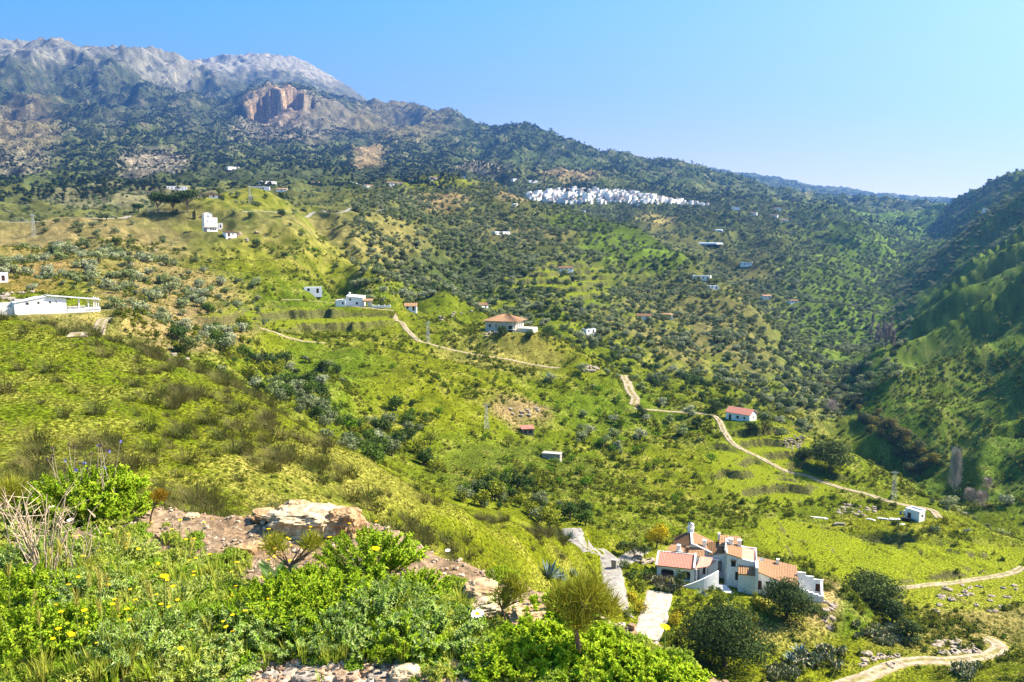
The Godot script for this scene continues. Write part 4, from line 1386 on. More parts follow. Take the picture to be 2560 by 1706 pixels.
# ribbons laid on the hills: points are photo pixels on the ground
var road_jobs := []
func road(called: String, pts: Array, wide: float, m: String, r0 := 60.0, r1 := 2500.0, lift := 0.10) -> void:      # finds the line and cuts it into the slope; laid later
	var line := []
	for q in pts:
		var p := look_hit(q[0], q[1], r0, r1)
		if p != Vector3.INF:
			if line.is_empty() or (p - line[-1]).length() > 0.5:
				line.append(p)
	if line.size() < 2:
		return
	var curve := Curve3D.new()
	for k in line.size():
		var t: Vector3 = (line[mini(k + 1, line.size() - 1)] - line[maxi(k - 1, 0)]) * 0.18
		t.y = 0.0
		curve.add_point(Vector3(line[k].x, 0, line[k].z), -t, t)
	var length := curve.get_baked_length()
	var n := maxi(3, int(length / maxf(0.8, wide * 0.3)))
	var mids := []
	for k in n + 1:
		var p := curve.sample_baked(length * k / n, true)
		mids.append(Vector3(p.x, ground(p.x, p.z), p.z))
	var reach := maxi(2, int(9.0 / (length / n)))
	var even := []
	for k in n + 1:
		var s := 0.0
		var c := 0
		for e in range(maxi(0, k - reach), mini(n, k + reach) + 1):
			s += mids[e].y
			c += 1
		even.append(Vector3(mids[k].x, s / c, mids[k].z))
	var done := {}
	for k in n + 1:
		var p: Vector3 = even[k]
		var r := sqrt(p.x * p.x + p.z * p.z)
		var a := atan2(p.x, -p.z)
		var w := wide * 1.35
		for jj in range(maxi(0, int(row_of(log(r - w)))), mini(NL - 1, int(row_of(log(r + w))) + 1) + 1):
			for ii in range(maxi(0, int(col_of(a - w / r))), mini(NA - 1, int(col_of(a + w / r)) + 1) + 1):
				var g := grid_point(jj, ii)
				var d := Vector2(g.x - p.x, g.z - p.z).length()
				var f := 1.0 - smoothstep(wide * 0.6, w, d)
				var key := jj * NA + ii
				if f > 0.0 and f > done.get(key, [0.0])[0]:
					done[key] = [f, p.y]
	for key in done:
		height[key] = lerpf(height[key], done[key][1], done[key][0])
	road_jobs.append([called, curve, n, wide, m, lift])

func lay_roads() -> void:
	for job in road_jobs:
		var curve: Curve3D = job[1]
		var n: int = job[2]
		var wide: float = job[3]
		var lift: float = job[5]
		var length := curve.get_baked_length()
		var st := begin()
		var cross := []
		for k in n + 1:
			var p := curve.sample_baked(length * k / n, true)
			var q := curve.sample_baked(minf(length * k / n + 0.5, length), true)
			var b := curve.sample_baked(maxf(length * k / n - 0.5, 0.0), true)
			var dir := (q - b).normalized()
			var side := Vector3(-dir.z, 0, dir.x)
			var row := []
			for s in 9:
				var wob := 1.0 + 0.22 * n_col.get_noise_2d(p.x * 3.0 + (40.0 if s > 4 else 0.0), p.z * 3.0)
				var x := p + side * wide * wob * (s / 8.0 - 0.5)
				row.append(Vector3(x.x, ground(x.x, x.z) + lift * (1.0 if s > 0 and s < 8 else -1.0) + (0.0 if s % 4 != 2 else -0.04), x.z))
			cross.append(row)
			keep_clear(p.x, p.z, wide * 0.5 + 0.3)
		for k in n:
			for s in 8:
				var mid: Vector3 = cross[k][s]
				var col := Color.WHITE
				var weed := n_col.get_noise_2d(mid.x * 1.7, mid.z * 1.7)
				if s == 3 or s == 4:
					col = Color(0.62, 0.66, 0.34) if weed > -0.12 else Color(0.9, 0.88, 0.8)
				elif s == 0 or s == 7:
					col = Color(0.72, 0.74, 0.45) if weed > 0.0 else Color(0.85, 0.8, 0.7)
				quad(st, cross[k][s], cross[k + 1][s], cross[k + 1][s + 1], cross[k][s + 1], col)
		st.index()
		var o := MeshInstance3D.new()
		o.name = numbered(job[0])
		o.mesh = st.commit()
		o.material_override = M[job[4]]
		add_child(o)
		o.set_meta("kind", "structure")

func build_roads() -> void:
	road("mountain_road", [[2, 557], [70, 556], [140, 554], [250, 547], [330, 538], [400, 531], [480, 520]], 4.0, "road", 350, 800, 0.25)
	road("mountain_road", [[600, 536], [700, 530], [780, 531], [860, 530], [950, 526], [1010, 524]], 4.0, "road", 400, 1000, 0.25)
	road("spur_track", [[985, 792], [1004, 806], [1012, 820], [1045, 850], [1085, 868], [1180, 889], [1300, 906], [1400, 922]], 2.8, "track", 260, 460, 0.15)
	road("house_track", [[700, 742], [760, 750], [840, 757], [900, 768], [985, 792]], 2.8, "track", 300, 480, 0.15)
	road("gully_track", [[602, 808], [650, 818], [720, 845], [760, 856], [812, 868]], 2.6, "track", 200, 380, 0.15)
	road("farm_track", [[191, 852], [249, 826], [291, 806]], 3.0, "track", 120, 320, 0.12)
	road("spur_track", [[1559, 938], [1570, 959], [1577, 983], [1588, 1001], [1584, 1017]], 4.2, "track", 220, 400, 0.15)
	road("spur_track", [[1584, 1017], [1640, 1026], [1703, 1033], [1784, 1043], [1812, 1081], [1840, 1110], [1896, 1141], [1966, 1173], [2019, 1195], [2100, 1219], [2164, 1236], [2221, 1254], [2279, 1268], [2327, 1279], [2350, 1297]], 2.7, "track", 180, 360, 0.15)
	road("villa_road", [[1428, 1330], [1457, 1363], [1496, 1386], [1522, 1407], [1533, 1432], [1540, 1460], [1546, 1490], [1555, 1520]], 4.6, "road", 100, 190, 0.10)
	road("villa_road", [[1520, 1400], [1560, 1392], [1606, 1374]], 4.2, "road", 100, 190, 0.12)
	road("driveway", [[1652, 1484], [1641, 1515], [1630, 1550], [1612, 1607]], 5.4, "drive", 90, 170, 0.10)
	road("valley_track", [[2090, 1706], [2168, 1691], [2233, 1668], [2298, 1655], [2388, 1650], [2453, 1644], [2488, 1635], [2498, 1624], [2479, 1611], [2461, 1603]], 3.2, "track", 100, 230, 0.10)
	road("terrace_path", [[2241, 1467], [2388, 1456], [2518, 1436], [2558, 1418]], 2.2, "track", 120, 280, 0.10)
# ---------------------------------------------------------------- levelled ground and terraces
# photo x, y, range, half length across, half length along the view
# stepped ground: photo x, y, half width, half height, ranges, step in metres
var terraces := [[1950, 1160, 170, 100, 195.0, 300.0, 2.6], [2420, 1440, 220, 80, 165.0, 250.0, 3.0], [1390, 705, 130, 50, 450.0, 720.0, 4.5], [2250, 1400, 220, 60, 180.0, 232.0, 4.0], [2020, 1330, 130, 60, 170.0, 225.0, 3.0], [740, 800, 240, 30, 270.0, 360.0, 4.5]]
var site := {}
func level_sites() -> Array:
	var out := [[1690, 1462, 148, 11.0, 8.0, 4.0], [1850, 1470, 152, 13.0, 8.0, 5.5], [1990, 1490, 154, 9.0, 7.0, 4.0], [2235, 1308, 240, 26.0, 9.0, 0.0]]
	for e in [["farm", 108, 783, 18.0, 9.0, 190, 330], ["hip", 1262, 826, 15.0, 11.0, 290, 420], ["white", 888, 766, 13.0, 8.0, 320, 460], ["small", 1853, 1050, 9.0, 6.0, 240, 360], ["tower", 527, 580, 10.0, 8.0, 380, 580]]:
		var p := look_hit(e[1], e[2], e[5], e[6])
		if p == Vector3.INF:
			p = pix(e[1], e[2], 0.5 * (e[5] + e[6]))
		site[e[0]] = p
		out.append([e[1], e[2], Vector2(p.x, p.z).length(), e[3], e[4], 0.0])
	return out

func level_ground() -> void:
	for s in level_sites():
		var c := pix(s[0], s[1], s[2])
		c += Vector3(c.x, 0, c.z).normalized() * s[5]
		var a0 := atan2(c.x, -c.z)
		var across := Vector2(cos(a0), sin(a0))
		var along := Vector2(-sin(a0), cos(a0))
		var reach: float = maxf(s[3], s[4]) * 1.9
		var j0 := maxi(0, int(row_of(log(s[2] - reach))))
		var j1 := mini(NL - 1, int(row_of(log(s[2] + reach))) + 1)
		var i0 := maxi(0, int(col_of(a0 - reach / s[2])))
		var i1 := mini(NA - 1, int(col_of(a0 + reach / s[2])) + 1)
		for j in range(j0, j1 + 1):
			for i in range(i0, i1 + 1):
				var p := grid_point(j, i)
				var d := Vector2(p.x - c.x, p.z - c.z)
				var e := sqrt((d.dot(across) / s[3]) ** 2 + (d.dot(along) / s[4]) ** 2)
				var w := 1.0 - smoothstep(0.85, 1.8, e)
				if w > 0.0:
					height[j * NA + i] = lerpf(p.y, c.y + 0.12 * n_fine.get_noise_2d(p.x * 2.0, p.z * 2.0), w)
	# stepped terraces: photo x, y, half width, half height, ranges, step in metres
	for t in terraces:
		var j0 := int(row_of(log(t[4])))
		var j1 := int(row_of(log(t[5])))
		var i0 := maxi(0, int(col_of(ray(t[0] - t[2] * 1.4, t[1]).x)))
		var i1 := mini(NA - 1, int(col_of(ray(t[0] + t[2] * 1.4, t[1]).x)) + 1)
		for j in range(j0, j1 + 1):
			for i in range(i0, i1 + 1):
				var p := grid_point(j, i)
				var q := to_pix(p)
				var d: float = ((q.x - t[0]) / t[2]) ** 2 + ((q.y - t[1]) / t[3]) ** 2
				if d < 1.8:
					var w := 1.0 - smoothstep(0.8, 1.7, d)
					var hh: float = (p.y + 0.35 * n_fine.get_noise_2d(p.x, p.z)) / t[6]
					var f: float = hh - floor(hh)
					var stepped: float = (floor(hh) + smoothstep(0.72, 1.0, f) + 0.10 * f) * t[6] / 1.02
					height[j * NA + i] = lerpf(p.y, stepped, w * 0.9)

func face_viewer(p: Vector3) -> float:        # turn that points a thing's front (+z) at the viewpoint
	return atan2(-p.x, -p.z)

# ---------------------------------------------------------------- the white villa below
func build_villa() -> void:
	var at := pix(1830, 1465, 150)
	var turn := face_viewer(at)
	var o := thing("villa", "white rambling villa with orange and red tiled roofs and a tall round chimney", "villa", at, turn)
	o.scale = Vector3.ONE * 0.9
	var R := Vector3.RIGHT
	var B := Vector3.BACK
	# carport wing: two arched bays under a red tiled lean-to
	var st := begin()
	var bays := [[0.9, 0.0, 2.7, 2.05], [5.1, 0.0, 1.9, 2.05]]
	wall_into(st, Vector3(-15.5, 0, 0), R, B, 7.7, [2.75], 0.35, bays)
	wall_into(st, Vector3(-15.5, 0, -4.9), B, Vector3.LEFT, 4.55, [3.85, 2.9], 0.3)
	wall_into(st, Vector3(-7.8, 0, -0.35), Vector3.FORWARD, R, 4.2, [2.9, 3.85], 0.3)
	wall_into(st, Vector3(-7.5, 0, -4.6), Vector3.LEFT, Vector3.FORWARD, 7.6, [3.9], 0.3)
	for b in bays:           # rounded heads of the bays
		for k in 5:
			var a0 := PI * 0.5 * k / 5.0
			var a1 := PI * 0.5 * (k + 1) / 5.0
			for s in [-1.0, 1.0]:
				var cx: float = -15.5 + b[0] + b[2] * 0.5 + s * (b[2] * 0.5 - 0.6)
				var cy: float = b[3] - 0.6
				var p0 := Vector3(cx + s * 0.6 * sin(a0), cy + 0.6 * cos(a0), -0.02)
				var p1 := Vector3(cx + s * 0.6 * sin(a1), cy + 0.6 * cos(a1), -0.02)
				var corner := Vector3(cx + s * 0.6, b[3], -0.02)
				var back := Vector3(0, 0, -0.3)
				var n := Vector3.BACK
				tri(st, corner, p0, p1, n)
				quad(st, p0, p0 + back, p1 + back, p1)
	part("carport_walls", st.commit(), M.white, o)
	st = begin()
	box_into(st, Vector3(-11.65, 0.02, -2.5), Vector3(7.0, 0.1, 4.2))
	part("carport_floor", st.commit(), M.concrete, o)
	st = begin()
	tiles_into(st, Vector3(-15.6, 2.8, 0.35), Vector3(-7.95, 2.8, 0.35), Vector3(-7.95, 4.0, -4.6), Vector3(-15.6, 4.0, -4.6), 0.3, 0.07)
	part("carport_roof", st.commit(), M.tile_r, o)
	st = begin()
	box_into(st, Vector3(-15.62, 3.5, -2.1), Vector3(0.28, 0.4, 5.2), Basis(R, 0.24))
	box_into(st, Vector3(-7.75, 3.62, -2.1), Vector3(0.34, 0.55, 5.2), Basis(R, 0.24))
	for k in 22:
		box_into(st, Vector3(-15.3 + k * 0.34, 4.12, -4.62), Vector3(0.2, 0.16, 0.22))
	part("carport_coping", st.commit(), M.white, o)
	# flat red roof beside it, over the veranda
	st = begin()
	slab_into(st, Vector3(-7.5, 2.85, -0.1), Vector3(-5.2, 2.95, -1.6), Vector3(-2.9, 3.5, -5.2), Vector3(-6.6, 3.9, -4.7))
	part("veranda_roof", st.commit(), M.pink, o)
	st = begin()
	for p in [[-7.25, 0.2, 2.8], [-5.3, -1.7, 2.75], [-3.2, -4.9, 3.3]]:
		part("pier", box_mesh(Vector3(0.28, p[2] + 0.8, 0.28), Vector3(0, p[2] * 0.5 - 0.4, 0)), M.white, o, Vector3(p[0], 0, p[1]))
	wall_into(st, Vector3(-6.9, 0, -4.4), R, B, 3.9, [3.5], 0.3, [[0.8, 0.0, 1.0, 2.1]])
	part("veranda_wall", st.commit(), M.white, o)
	opening(o, "door", Vector3(-6.9, 0, -4.4), R, B, [0.8, 0.0, 1.0, 2.1], M.wood)
	# curved garden wall sweeping down in front
	st = begin()
	var curve := []
	for k in 13:
		var f := k / 12.0
		curve.append([Vector3(lerpf(-9.6, -2.7, f), 0, lerpf(3.2, 0.0, pow(f, 1.7)) + 0.4 * sin(f * PI)), lerpf(0.5, 3.3, pow(f, 0.9))])
	for k in 12:
		var p: Vector3 = curve[k][0]
		var q: Vector3 = curve[k + 1][0]
		var dir := (q - p).normalized()
		wall_into(st, p, dir, Vector3(-dir.z, 0, dir.x), (q - p).length() + 0.02, [curve[k][1] - 0.4, curve[k + 1][1] - 0.4], 0.3, [], 3.0)
	part("garden_wall", st.commit(), M.white, o)
	# middle roof behind the carport
	st = begin()
	wall_into(st, Vector3(-14.6, 0, -4.95), R, B, 8.9, [3.5], 0.2)
	part("middle_wall", st.commit(), M.white2, o)
	st = begin()
	tiles_into(st, Vector3(-14.6, 3.6, -5.0), Vector3(-5.9, 3.6, -5.0), Vector3(-6.0, 4.75, -7.6), Vector3(-13.2, 4.75, -7.6), 0.34, 0.08)
	part("middle_roof", st.commit(), M.tile_o, o)
	st = begin()
	box_into(st, Vector3(-11.4, 4.6, -5.6), Vector3(0.8, 2.0, 0.8))
	box_into(st, Vector3(-11.0, 4.1, -5.2), Vector3(0.9, 0.8, 0.7))
	part("chimney", st.commit(), M.white, o)
	st = begin()
	box_into(st, Vector3(-9.5, 4.55, -5.7), Vector3(0.5, 0.7, 0.5))
	box_into(st, Vector3(-9.5, 5.1, -5.7), Vector3(0.7, 0.4, 0.7))
	part("chimney", st.commit(), M.tile_b, o)
	# main gabled house, ridge running away from us
	st = begin()
	wall_into(st, Vector3(-12.6, 0, -7.4), R, B, 8.0, [3.9, 5.4, 3.8], 0.35)
	wall_into(st, Vector3(-12.6, 0, -14.6), B, Vector3.LEFT, 7.2, [3.95], 0.35, [[1.0, 0.9, 1.0, 1.2], [4.2, 0.9, 1.0, 1.2]])
	wall_into(st, Vector3(-4.6, 0, -7.8), Vector3.FORWARD, R, 6.8, [3.75], 0.35)
	wall_into(st, Vector3(-4.6, 0, -14.6), Vector3.LEFT, Vector3.FORWARD, 8.0, [3.8, 5.4, 3.9], 0.35)
	part("main_walls", st.commit(), M.white, o)
	opening(o, "window", Vector3(-12.6, 0, -14.6), B, Vector3.LEFT, [1.0, 0.9, 1.0, 1.2], M.glass)
	opening(o, "window", Vector3(-12.6, 0, -14.6), B, Vector3.LEFT, [4.2, 0.9, 1.0, 1.2], M.glass)
	st = begin()
	tiles_into(st, Vector3(-12.95, 3.9, -14.9), Vector3(-12.95, 3.9, -7.2), Vector3(-8.7, 5.55, -7.2), Vector3(-9.3, 5.75, -14.9), 0.34, 0.085)
	part("main_roof", st.commit(), M.tile_b, o)  # left slope in darker tile than the right: its shade put into the colour
	st = begin()
	tiles_into(st, Vector3(-4.3, 3.75, -7.2), Vector3(-4.3, 3.75, -14.9), Vector3(-9.3, 5.75, -14.9), Vector3(-8.7, 5.55, -7.2), 0.34, 0.085)
	part("main_roof", st.commit(), M.tile_o, o)
	st = begin()
	for k in 16:
		var f := k / 15.0
		box_into(st, Vector3(lerpf(-9.3, -8.65, f), lerpf(5.85, 5.62, f), lerpf(-14.7, -7.0, f)), Vector3(0.42, 0.34, 0.56))
	for k in 10:
		var f := k / 9.0
		box_into(st, Vector3(lerpf(-8.5, -4.4, f), lerpf(5.5, 3.9, f), -7.15), Vector3(0.5, 0.28, 0.3), Basis(B, -0.38))
	part("ridge_coping", st.commit(), M.white, o)
	st = begin()
	box_into(st, Vector3(-9.4, 5.95, -14.2), Vector3(1.3, 1.3, 1.3))
	box_into(st, Vector3(-9.4, 6.65, -14.2), Vector3(1.5, 0.12, 1.5))
	tube(st, [Vector3(-9.4, 6.7, -14.2), Vector3(-9.4, 7.35, -14.2)], [0.6, 0.6], 12)
	tube(st, [Vector3(-9.4, 7.35, -14.2), Vector3(-9.4, 7.65, -14.2), Vector3(-9.4, 7.66, -14.2)], [0.72, 0.72, 0.01], 12)
	part("chimney", st.commit(), M.white, o)
	st = begin()
	box_into(st, Vector3(-6.1, 5.1, -8.8), Vector3(0.7, 1.7, 0.7))
	box_into(st, Vector3(-6.1, 6.05, -8.8), Vector3(0.85, 0.12, 0.85))
	part("chimney", st.commit(), M.white, o)
	# link roof with an arch under it
	st = begin()
	wall_into(st, Vector3(-5.2, 0, -6.6), R, B, 3.9, [3.5, 4.2, 4.5], 0.4, [[0.7, 0.0, 2.3, 2.5]])
	part("link_wall", st.commit(), M.white, o)
	st = begin()
	wall_into(st, Vector3(-5.4, 0, -11.0), R, B, 4.0, [4.4], 0.3)
	part("passage_wall", st.commit(), M.white, o)
	st = begin()
	tiles_into(st, Vector3(-5.1, 3.6, -6.4), Vector3(-1.6, 4.55, -6.4), Vector3(-1.6, 5.3, -11.2), Vector3(-5.6, 4.7, -11.2), 0.34, 0.085)
	part("link_roof", st.commit(), M.tile_b, o)
	# tall white house
	st = begin()
	wall_into(st, Vector3(-1.6, 0, -3.0), R, B, 6.5, [5.9, 5.35, 4.9, 4.6, 4.45], 0.4, [[1.3, 2.9, 0.95, 1.3], [2.2, 0.0, 0.7, 1.9]])
	wall_into(st, Vector3(-1.6, 0, -10.0), B, Vector3.LEFT, 7.0, [6.0], 0.4)
	wall_into(st, Vector3(4.9, 0, -3.4), Vector3.FORWARD, R, 6.6, [4.4], 0.4)
	wall_into(st, Vector3(4.9, 0, -10.0), Vector3.LEFT, Vector3.FORWARD, 6.5, [4.5, 6.0], 0.4)
	part("house_walls", st.commit(), M.white, o)
	opening(o, "window", Vector3(-1.6, 0, -3.0), R, B, [1.3, 2.9, 0.95, 1.3], M.glass, 0.2, M.wood)
	opening(o, "door", Vector3(-1.6, 0, -3.0), R, B, [2.2, 0.0, 0.7, 1.9], M.wood, 0.25)
	st = begin()
	box_into(st, Vector3(0.18, 4.4, -2.85), Vector3(1.2, 0.16, 0.5), Basis(R, 0.25))
	part("window_hood", st.commit(), M.tile_o, o)
	st = begin()
	tiles_into(st, Vector3(-1.45, 5.75, -2.9), Vector3(1.9, 4.95, -2.9), Vector3(1.9, 5.4, -8.6), Vector3(-1.45, 6.3, -8.6), 0.34, 0.085)
	part("house_roof", st.commit(), M.tile_o, o)
	st = begin()
	slab_into(st, Vector3(1.9, 4.75, -3.1), Vector3(4.8, 4.35, -3.1), Vector3(4.8, 4.55, -9.6), Vector3(1.9, 5.1, -9.6))
	part("house_roof", st.commit(), M.pink, o)
	st = begin()
	box_into(st, Vector3(4.82, 4.7, -6.5), Vector3(0.2, 0.4, 6.8))
	box_into(st, Vector3(3.4, 4.9, -9.75), Vector3(3.0, 0.35, 0.2))
	box_into(st, Vector3(-1.5, 6.3, -6.4), Vector3(0.3, 0.4, 7.2))
	part("house_coping", st.commit(), M.white, o)
	for c in [[-0.6, 6.5, -8.0, 0.9], [1.3, 6.1, -8.7, 0.8]]:
		st = begin()
		box_into(st, Vector3(c[0], c[1], c[2]), Vector3(c[3], 1.3, c[3]))
		box_into(st, Vector3(c[0], c[1] + 0.72, c[2]), Vector3(c[3] + 0.2, 0.16, c[3] + 0.2))
		part("chimney", st.commit(), M.white, o)
	st = begin()
	tiles_into(st, Vector3(-3.0, 5.3, -9.0), Vector3(1.6, 5.6, -9.6), Vector3(1.6, 6.2, -12.6), Vector3(-3.0, 6.2, -12.6), 0.34, 0.085)
	part("rear_roof", st.commit(), M.tile_o, o)
	st = begin()
	wall_into(st, Vector3(-3.1, 0, -9.3), R, B, 4.8, [5.2], 0.3)
	box_into(st, Vector3(-3.1, 6.0, -12.2), Vector3(0.5, 1.4, 0.9))
	part("rear_wall", st.commit(), M.white, o)
	# porch with a striped tile roof
	st = begin()
	wall_into(st, Vector3(1.2, 0, -0.5), R, B, 3.5, [2.55], 0.3)
	wall_into(st, Vector3(1.2, 0, -3.0), B, Vector3.LEFT, 2.2, [3.1, 2.6], 0.3)
	wall_into(st, Vector3(4.7, 0, -0.8), Vector3.FORWARD, R, 2.2, [2.6, 3.1], 0.3)
	part("porch_walls", st.commit(), M.white, o)
	st = begin()
	tiles_into(st, Vector3(1.1, 2.6, -0.25), Vector3(4.8, 2.6, -0.25), Vector3(4.8, 3.35, -3.0), Vector3(1.1, 3.35, -3.0), 0.42, 0.13)
	part("porch_roof", st.commit(), M.tile_o, o)
	st = begin()
	box_into(st, Vector3(4.85, 2.0, -1.2), Vector3(0.5, 5.6, 4.4))
	part("buttress", st.commit(), M.white, o)
	# long low wing with a sagging orange roof
	st = begin()
	wall_into(st, Vector3(5.1, -1.2, -2.2), R, B, 8.0, [3.9, 3.15, 2.5, 1.95, 1.5], 0.35, [[0.15, 0.0, 0.75, 2.0], [1.8, 1.35, 0.6, 0.7]], 3.0)
	wall_into(st, Vector3(13.1, -1.2, -2.5), Vector3.FORWARD, R, 6.0, [1.5, 3.0], 0.35)
	wall_into(st, Vector3(13.1, -1.2, -8.6), Vector3.LEFT, Vector3.FORWARD, 8.0, [3.2, 4.3], 0.3)
	part("wing_walls", st.commit(), M.white, o)
	opening(o, "door", Vector3(5.1, -1.2, -2.2), R, B, [0.15, 0.0, 0.75, 2.0], M.wood)
	opening(o, "window", Vector3(5.1, -1.2, -2.2), R, B, [1.8, 1.35, 0.6, 0.7], M.glass)
	st = begin()
	var eave := [2.8, 2.1, 1.45, 0.85, 0.45]
	for k in 4:
		var x0 := 5.2 + 2.0 * k
		var x1 := x0 + 2.0
		tiles_into(st, Vector3(x0, eave[k], -1.9), Vector3(x1, eave[k + 1], -1.9), Vector3(x1, lerpf(3.5, 2.4, (k + 1) / 4.0), -8.6), Vector3(x0, lerpf(3.5, 2.4, k / 4.0), -8.6), 0.33, 0.08)
	part("wing_roof", st.commit(), M.tile_o, o)
	st = begin()
	box_into(st, Vector3(9.3, 3.3, -7.8), Vector3(0.6, 1.0, 0.6))
	part("chimney", st.commit(), M.white, o)
	# walled yard stepping down at the end
	st = begin()
	var steps := [[13.1, 1.9, 2.4], [14.7, 1.9, 1.75], [16.4, 1.9, 1.2]]
	for s in steps:
		wall_into(st, Vector3(s[0], -1.5, -5.4), R, B, 1.72 if s[0] < 16.0 else 1.9, [s[2] + 1.4], 0.35, [] if s[0] < 16.0 else [[0.4, 0.0, 0.95, 1.7]])
	for k in 5:
		wall_into(st, Vector3(13.2 + k * 0.98, -1.5, -1.9), R, B, 1.0, [1.7 - k * 0.28], 0.35, [], 4.0)
	wall_into(st, Vector3(18.1, -1.5, -1.9), Vector3.FORWARD, R, 3.9, [0.6, 1.1, 1.9, 2.6], 0.4, [], 4.0)
	part("yard_walls", st.commit(), M.white, o)
	opening(o, "door", Vector3(16.4, -1.5, -5.4), R, B, [0.4, 0.0, 0.95, 1.7], M.wood)
	# steps up to the door
	for k in 7:
		st = begin()
		box_into(st, Vector3(-1.9 + 0.32 * k, -1.4 + 0.1 * (6 - k) - 0.4, -0.6 + k * 0.55), Vector3(1.9, 1.6, 0.75), Basis(Vector3.UP, -0.25))
		part("step", st.commit(), M.white2, o)
	# terrace wall below the garden
	var tw := thing("retaining_wall", "rough whitewashed stone retaining wall below the villa garden", "wall", at, turn)
	st = begin()
	wall_into(st, Vector3(-7.6, -3.2, 5.6), R, B, 9.0, [2.2, 2.4, 2.5, 2.55], 0.6, [], 3.0)
	wall_into(st, Vector3(-8.6, -3.2, 6.8), Vector3(0.7, 0, -0.71), Vector3(0.71, 0, 0.7), 1.7, [2.2], 0.5, [], 3.0)
	part("stonework", st.commit(), grain_mat(Color(0.62, 0.58, 0.50), 0.55, 0.5, 0.95, 3.0, 33), tw)
	var dish := thing("satellite_dish", "small white satellite dish on the villa's end wall", "dish", at + Basis(Vector3.UP, turn) * Vector3(5.3, 4.0, -4.4), turn)
	st = begin()
	for k in 12:
		var a0 := TAU * k / 12
		var a1 := TAU * (k + 1) / 12
		tri(st, Vector3(0, 0, -0.12), Vector3(cos(a0), sin(a0), 0) * 0.45, Vector3(cos(a1), sin(a1), 0) * 0.45, Vector3.BACK)
	part("bowl", st.commit(), M.white, dish)
	st = begin()
	tube(st, [Vector3(-0.35, -0.5, -0.1), Vector3(0, -0.2, -0.1), Vector3(0, 0, 0.3)], [0.03, 0.03, 0.02], 5)
	part("arm", st.commit(), M.steel, dish)
	for q in [[-10, -8, 9.0], [0, -6, 9.0], [9, -4, 8.0], [15, -3, 5.0]]:
		var p := at + Basis(Vector3.UP, turn) * Vector3(q[0], 0, q[1])
		keep_clear(p.x, p.z, q[2])
	# pergola of thin rods over the driveway, gate pillar by the road
	var pg := thing("pergola", "thin rusty metal rod pergola over the villa driveway", "pergola", at + Basis(Vector3.UP, turn) * Vector3(-13.2, -0.6, 5.0), turn)
	for x in [-2.6, 2.6]:
		for z in [-2.2, 2.2]:
			part("post", box_mesh(Vector3(0.07, 3.6, 0.07)), M.wood, pg, Vector3(x, 0.6, z))
	for k in 6:
		var rs := begin()
		box_into(rs, Vector3(0, 2.4, -2.2 + k * 0.88), Vector3(5.3, 0.05, 0.05))
		part("rod", rs.commit(), M.wood, pg)
	var gp := look_hit(1535, 1422, 100, 200)
	if gp != Vector3.INF:
		var pil := thing("gate_pillar", "square grey stone gate pillar beside the villa road", "pillar", gp, turn)
		var gs := begin()
		box_into(gs, Vector3(0, 0.6, 0), Vector3(0.9, 2.2, 0.9))
		part("shaft", gs.commit(), M.stone, pil)
		part("cap", box_mesh(Vector3(1.1, 0.14, 1.1), Vector3(0, 1.77, 0)), M.concrete, pil)

func in_terrace(u: float, v: float, r: float) -> bool:
	for t in terraces:
		if r > t[4] and r < t[5] and ((u - t[0]) / t[2]) ** 2 + ((v - t[1]) / t[3]) ** 2 < 1.0:
			return true
	return false
# ---------------------------------------------------------------- the other buildings
func spot(u: float, v: float, r0 := 60.0, r1 := 3000.0) -> Vector3:
	return look_hit(u, v, r0, r1)

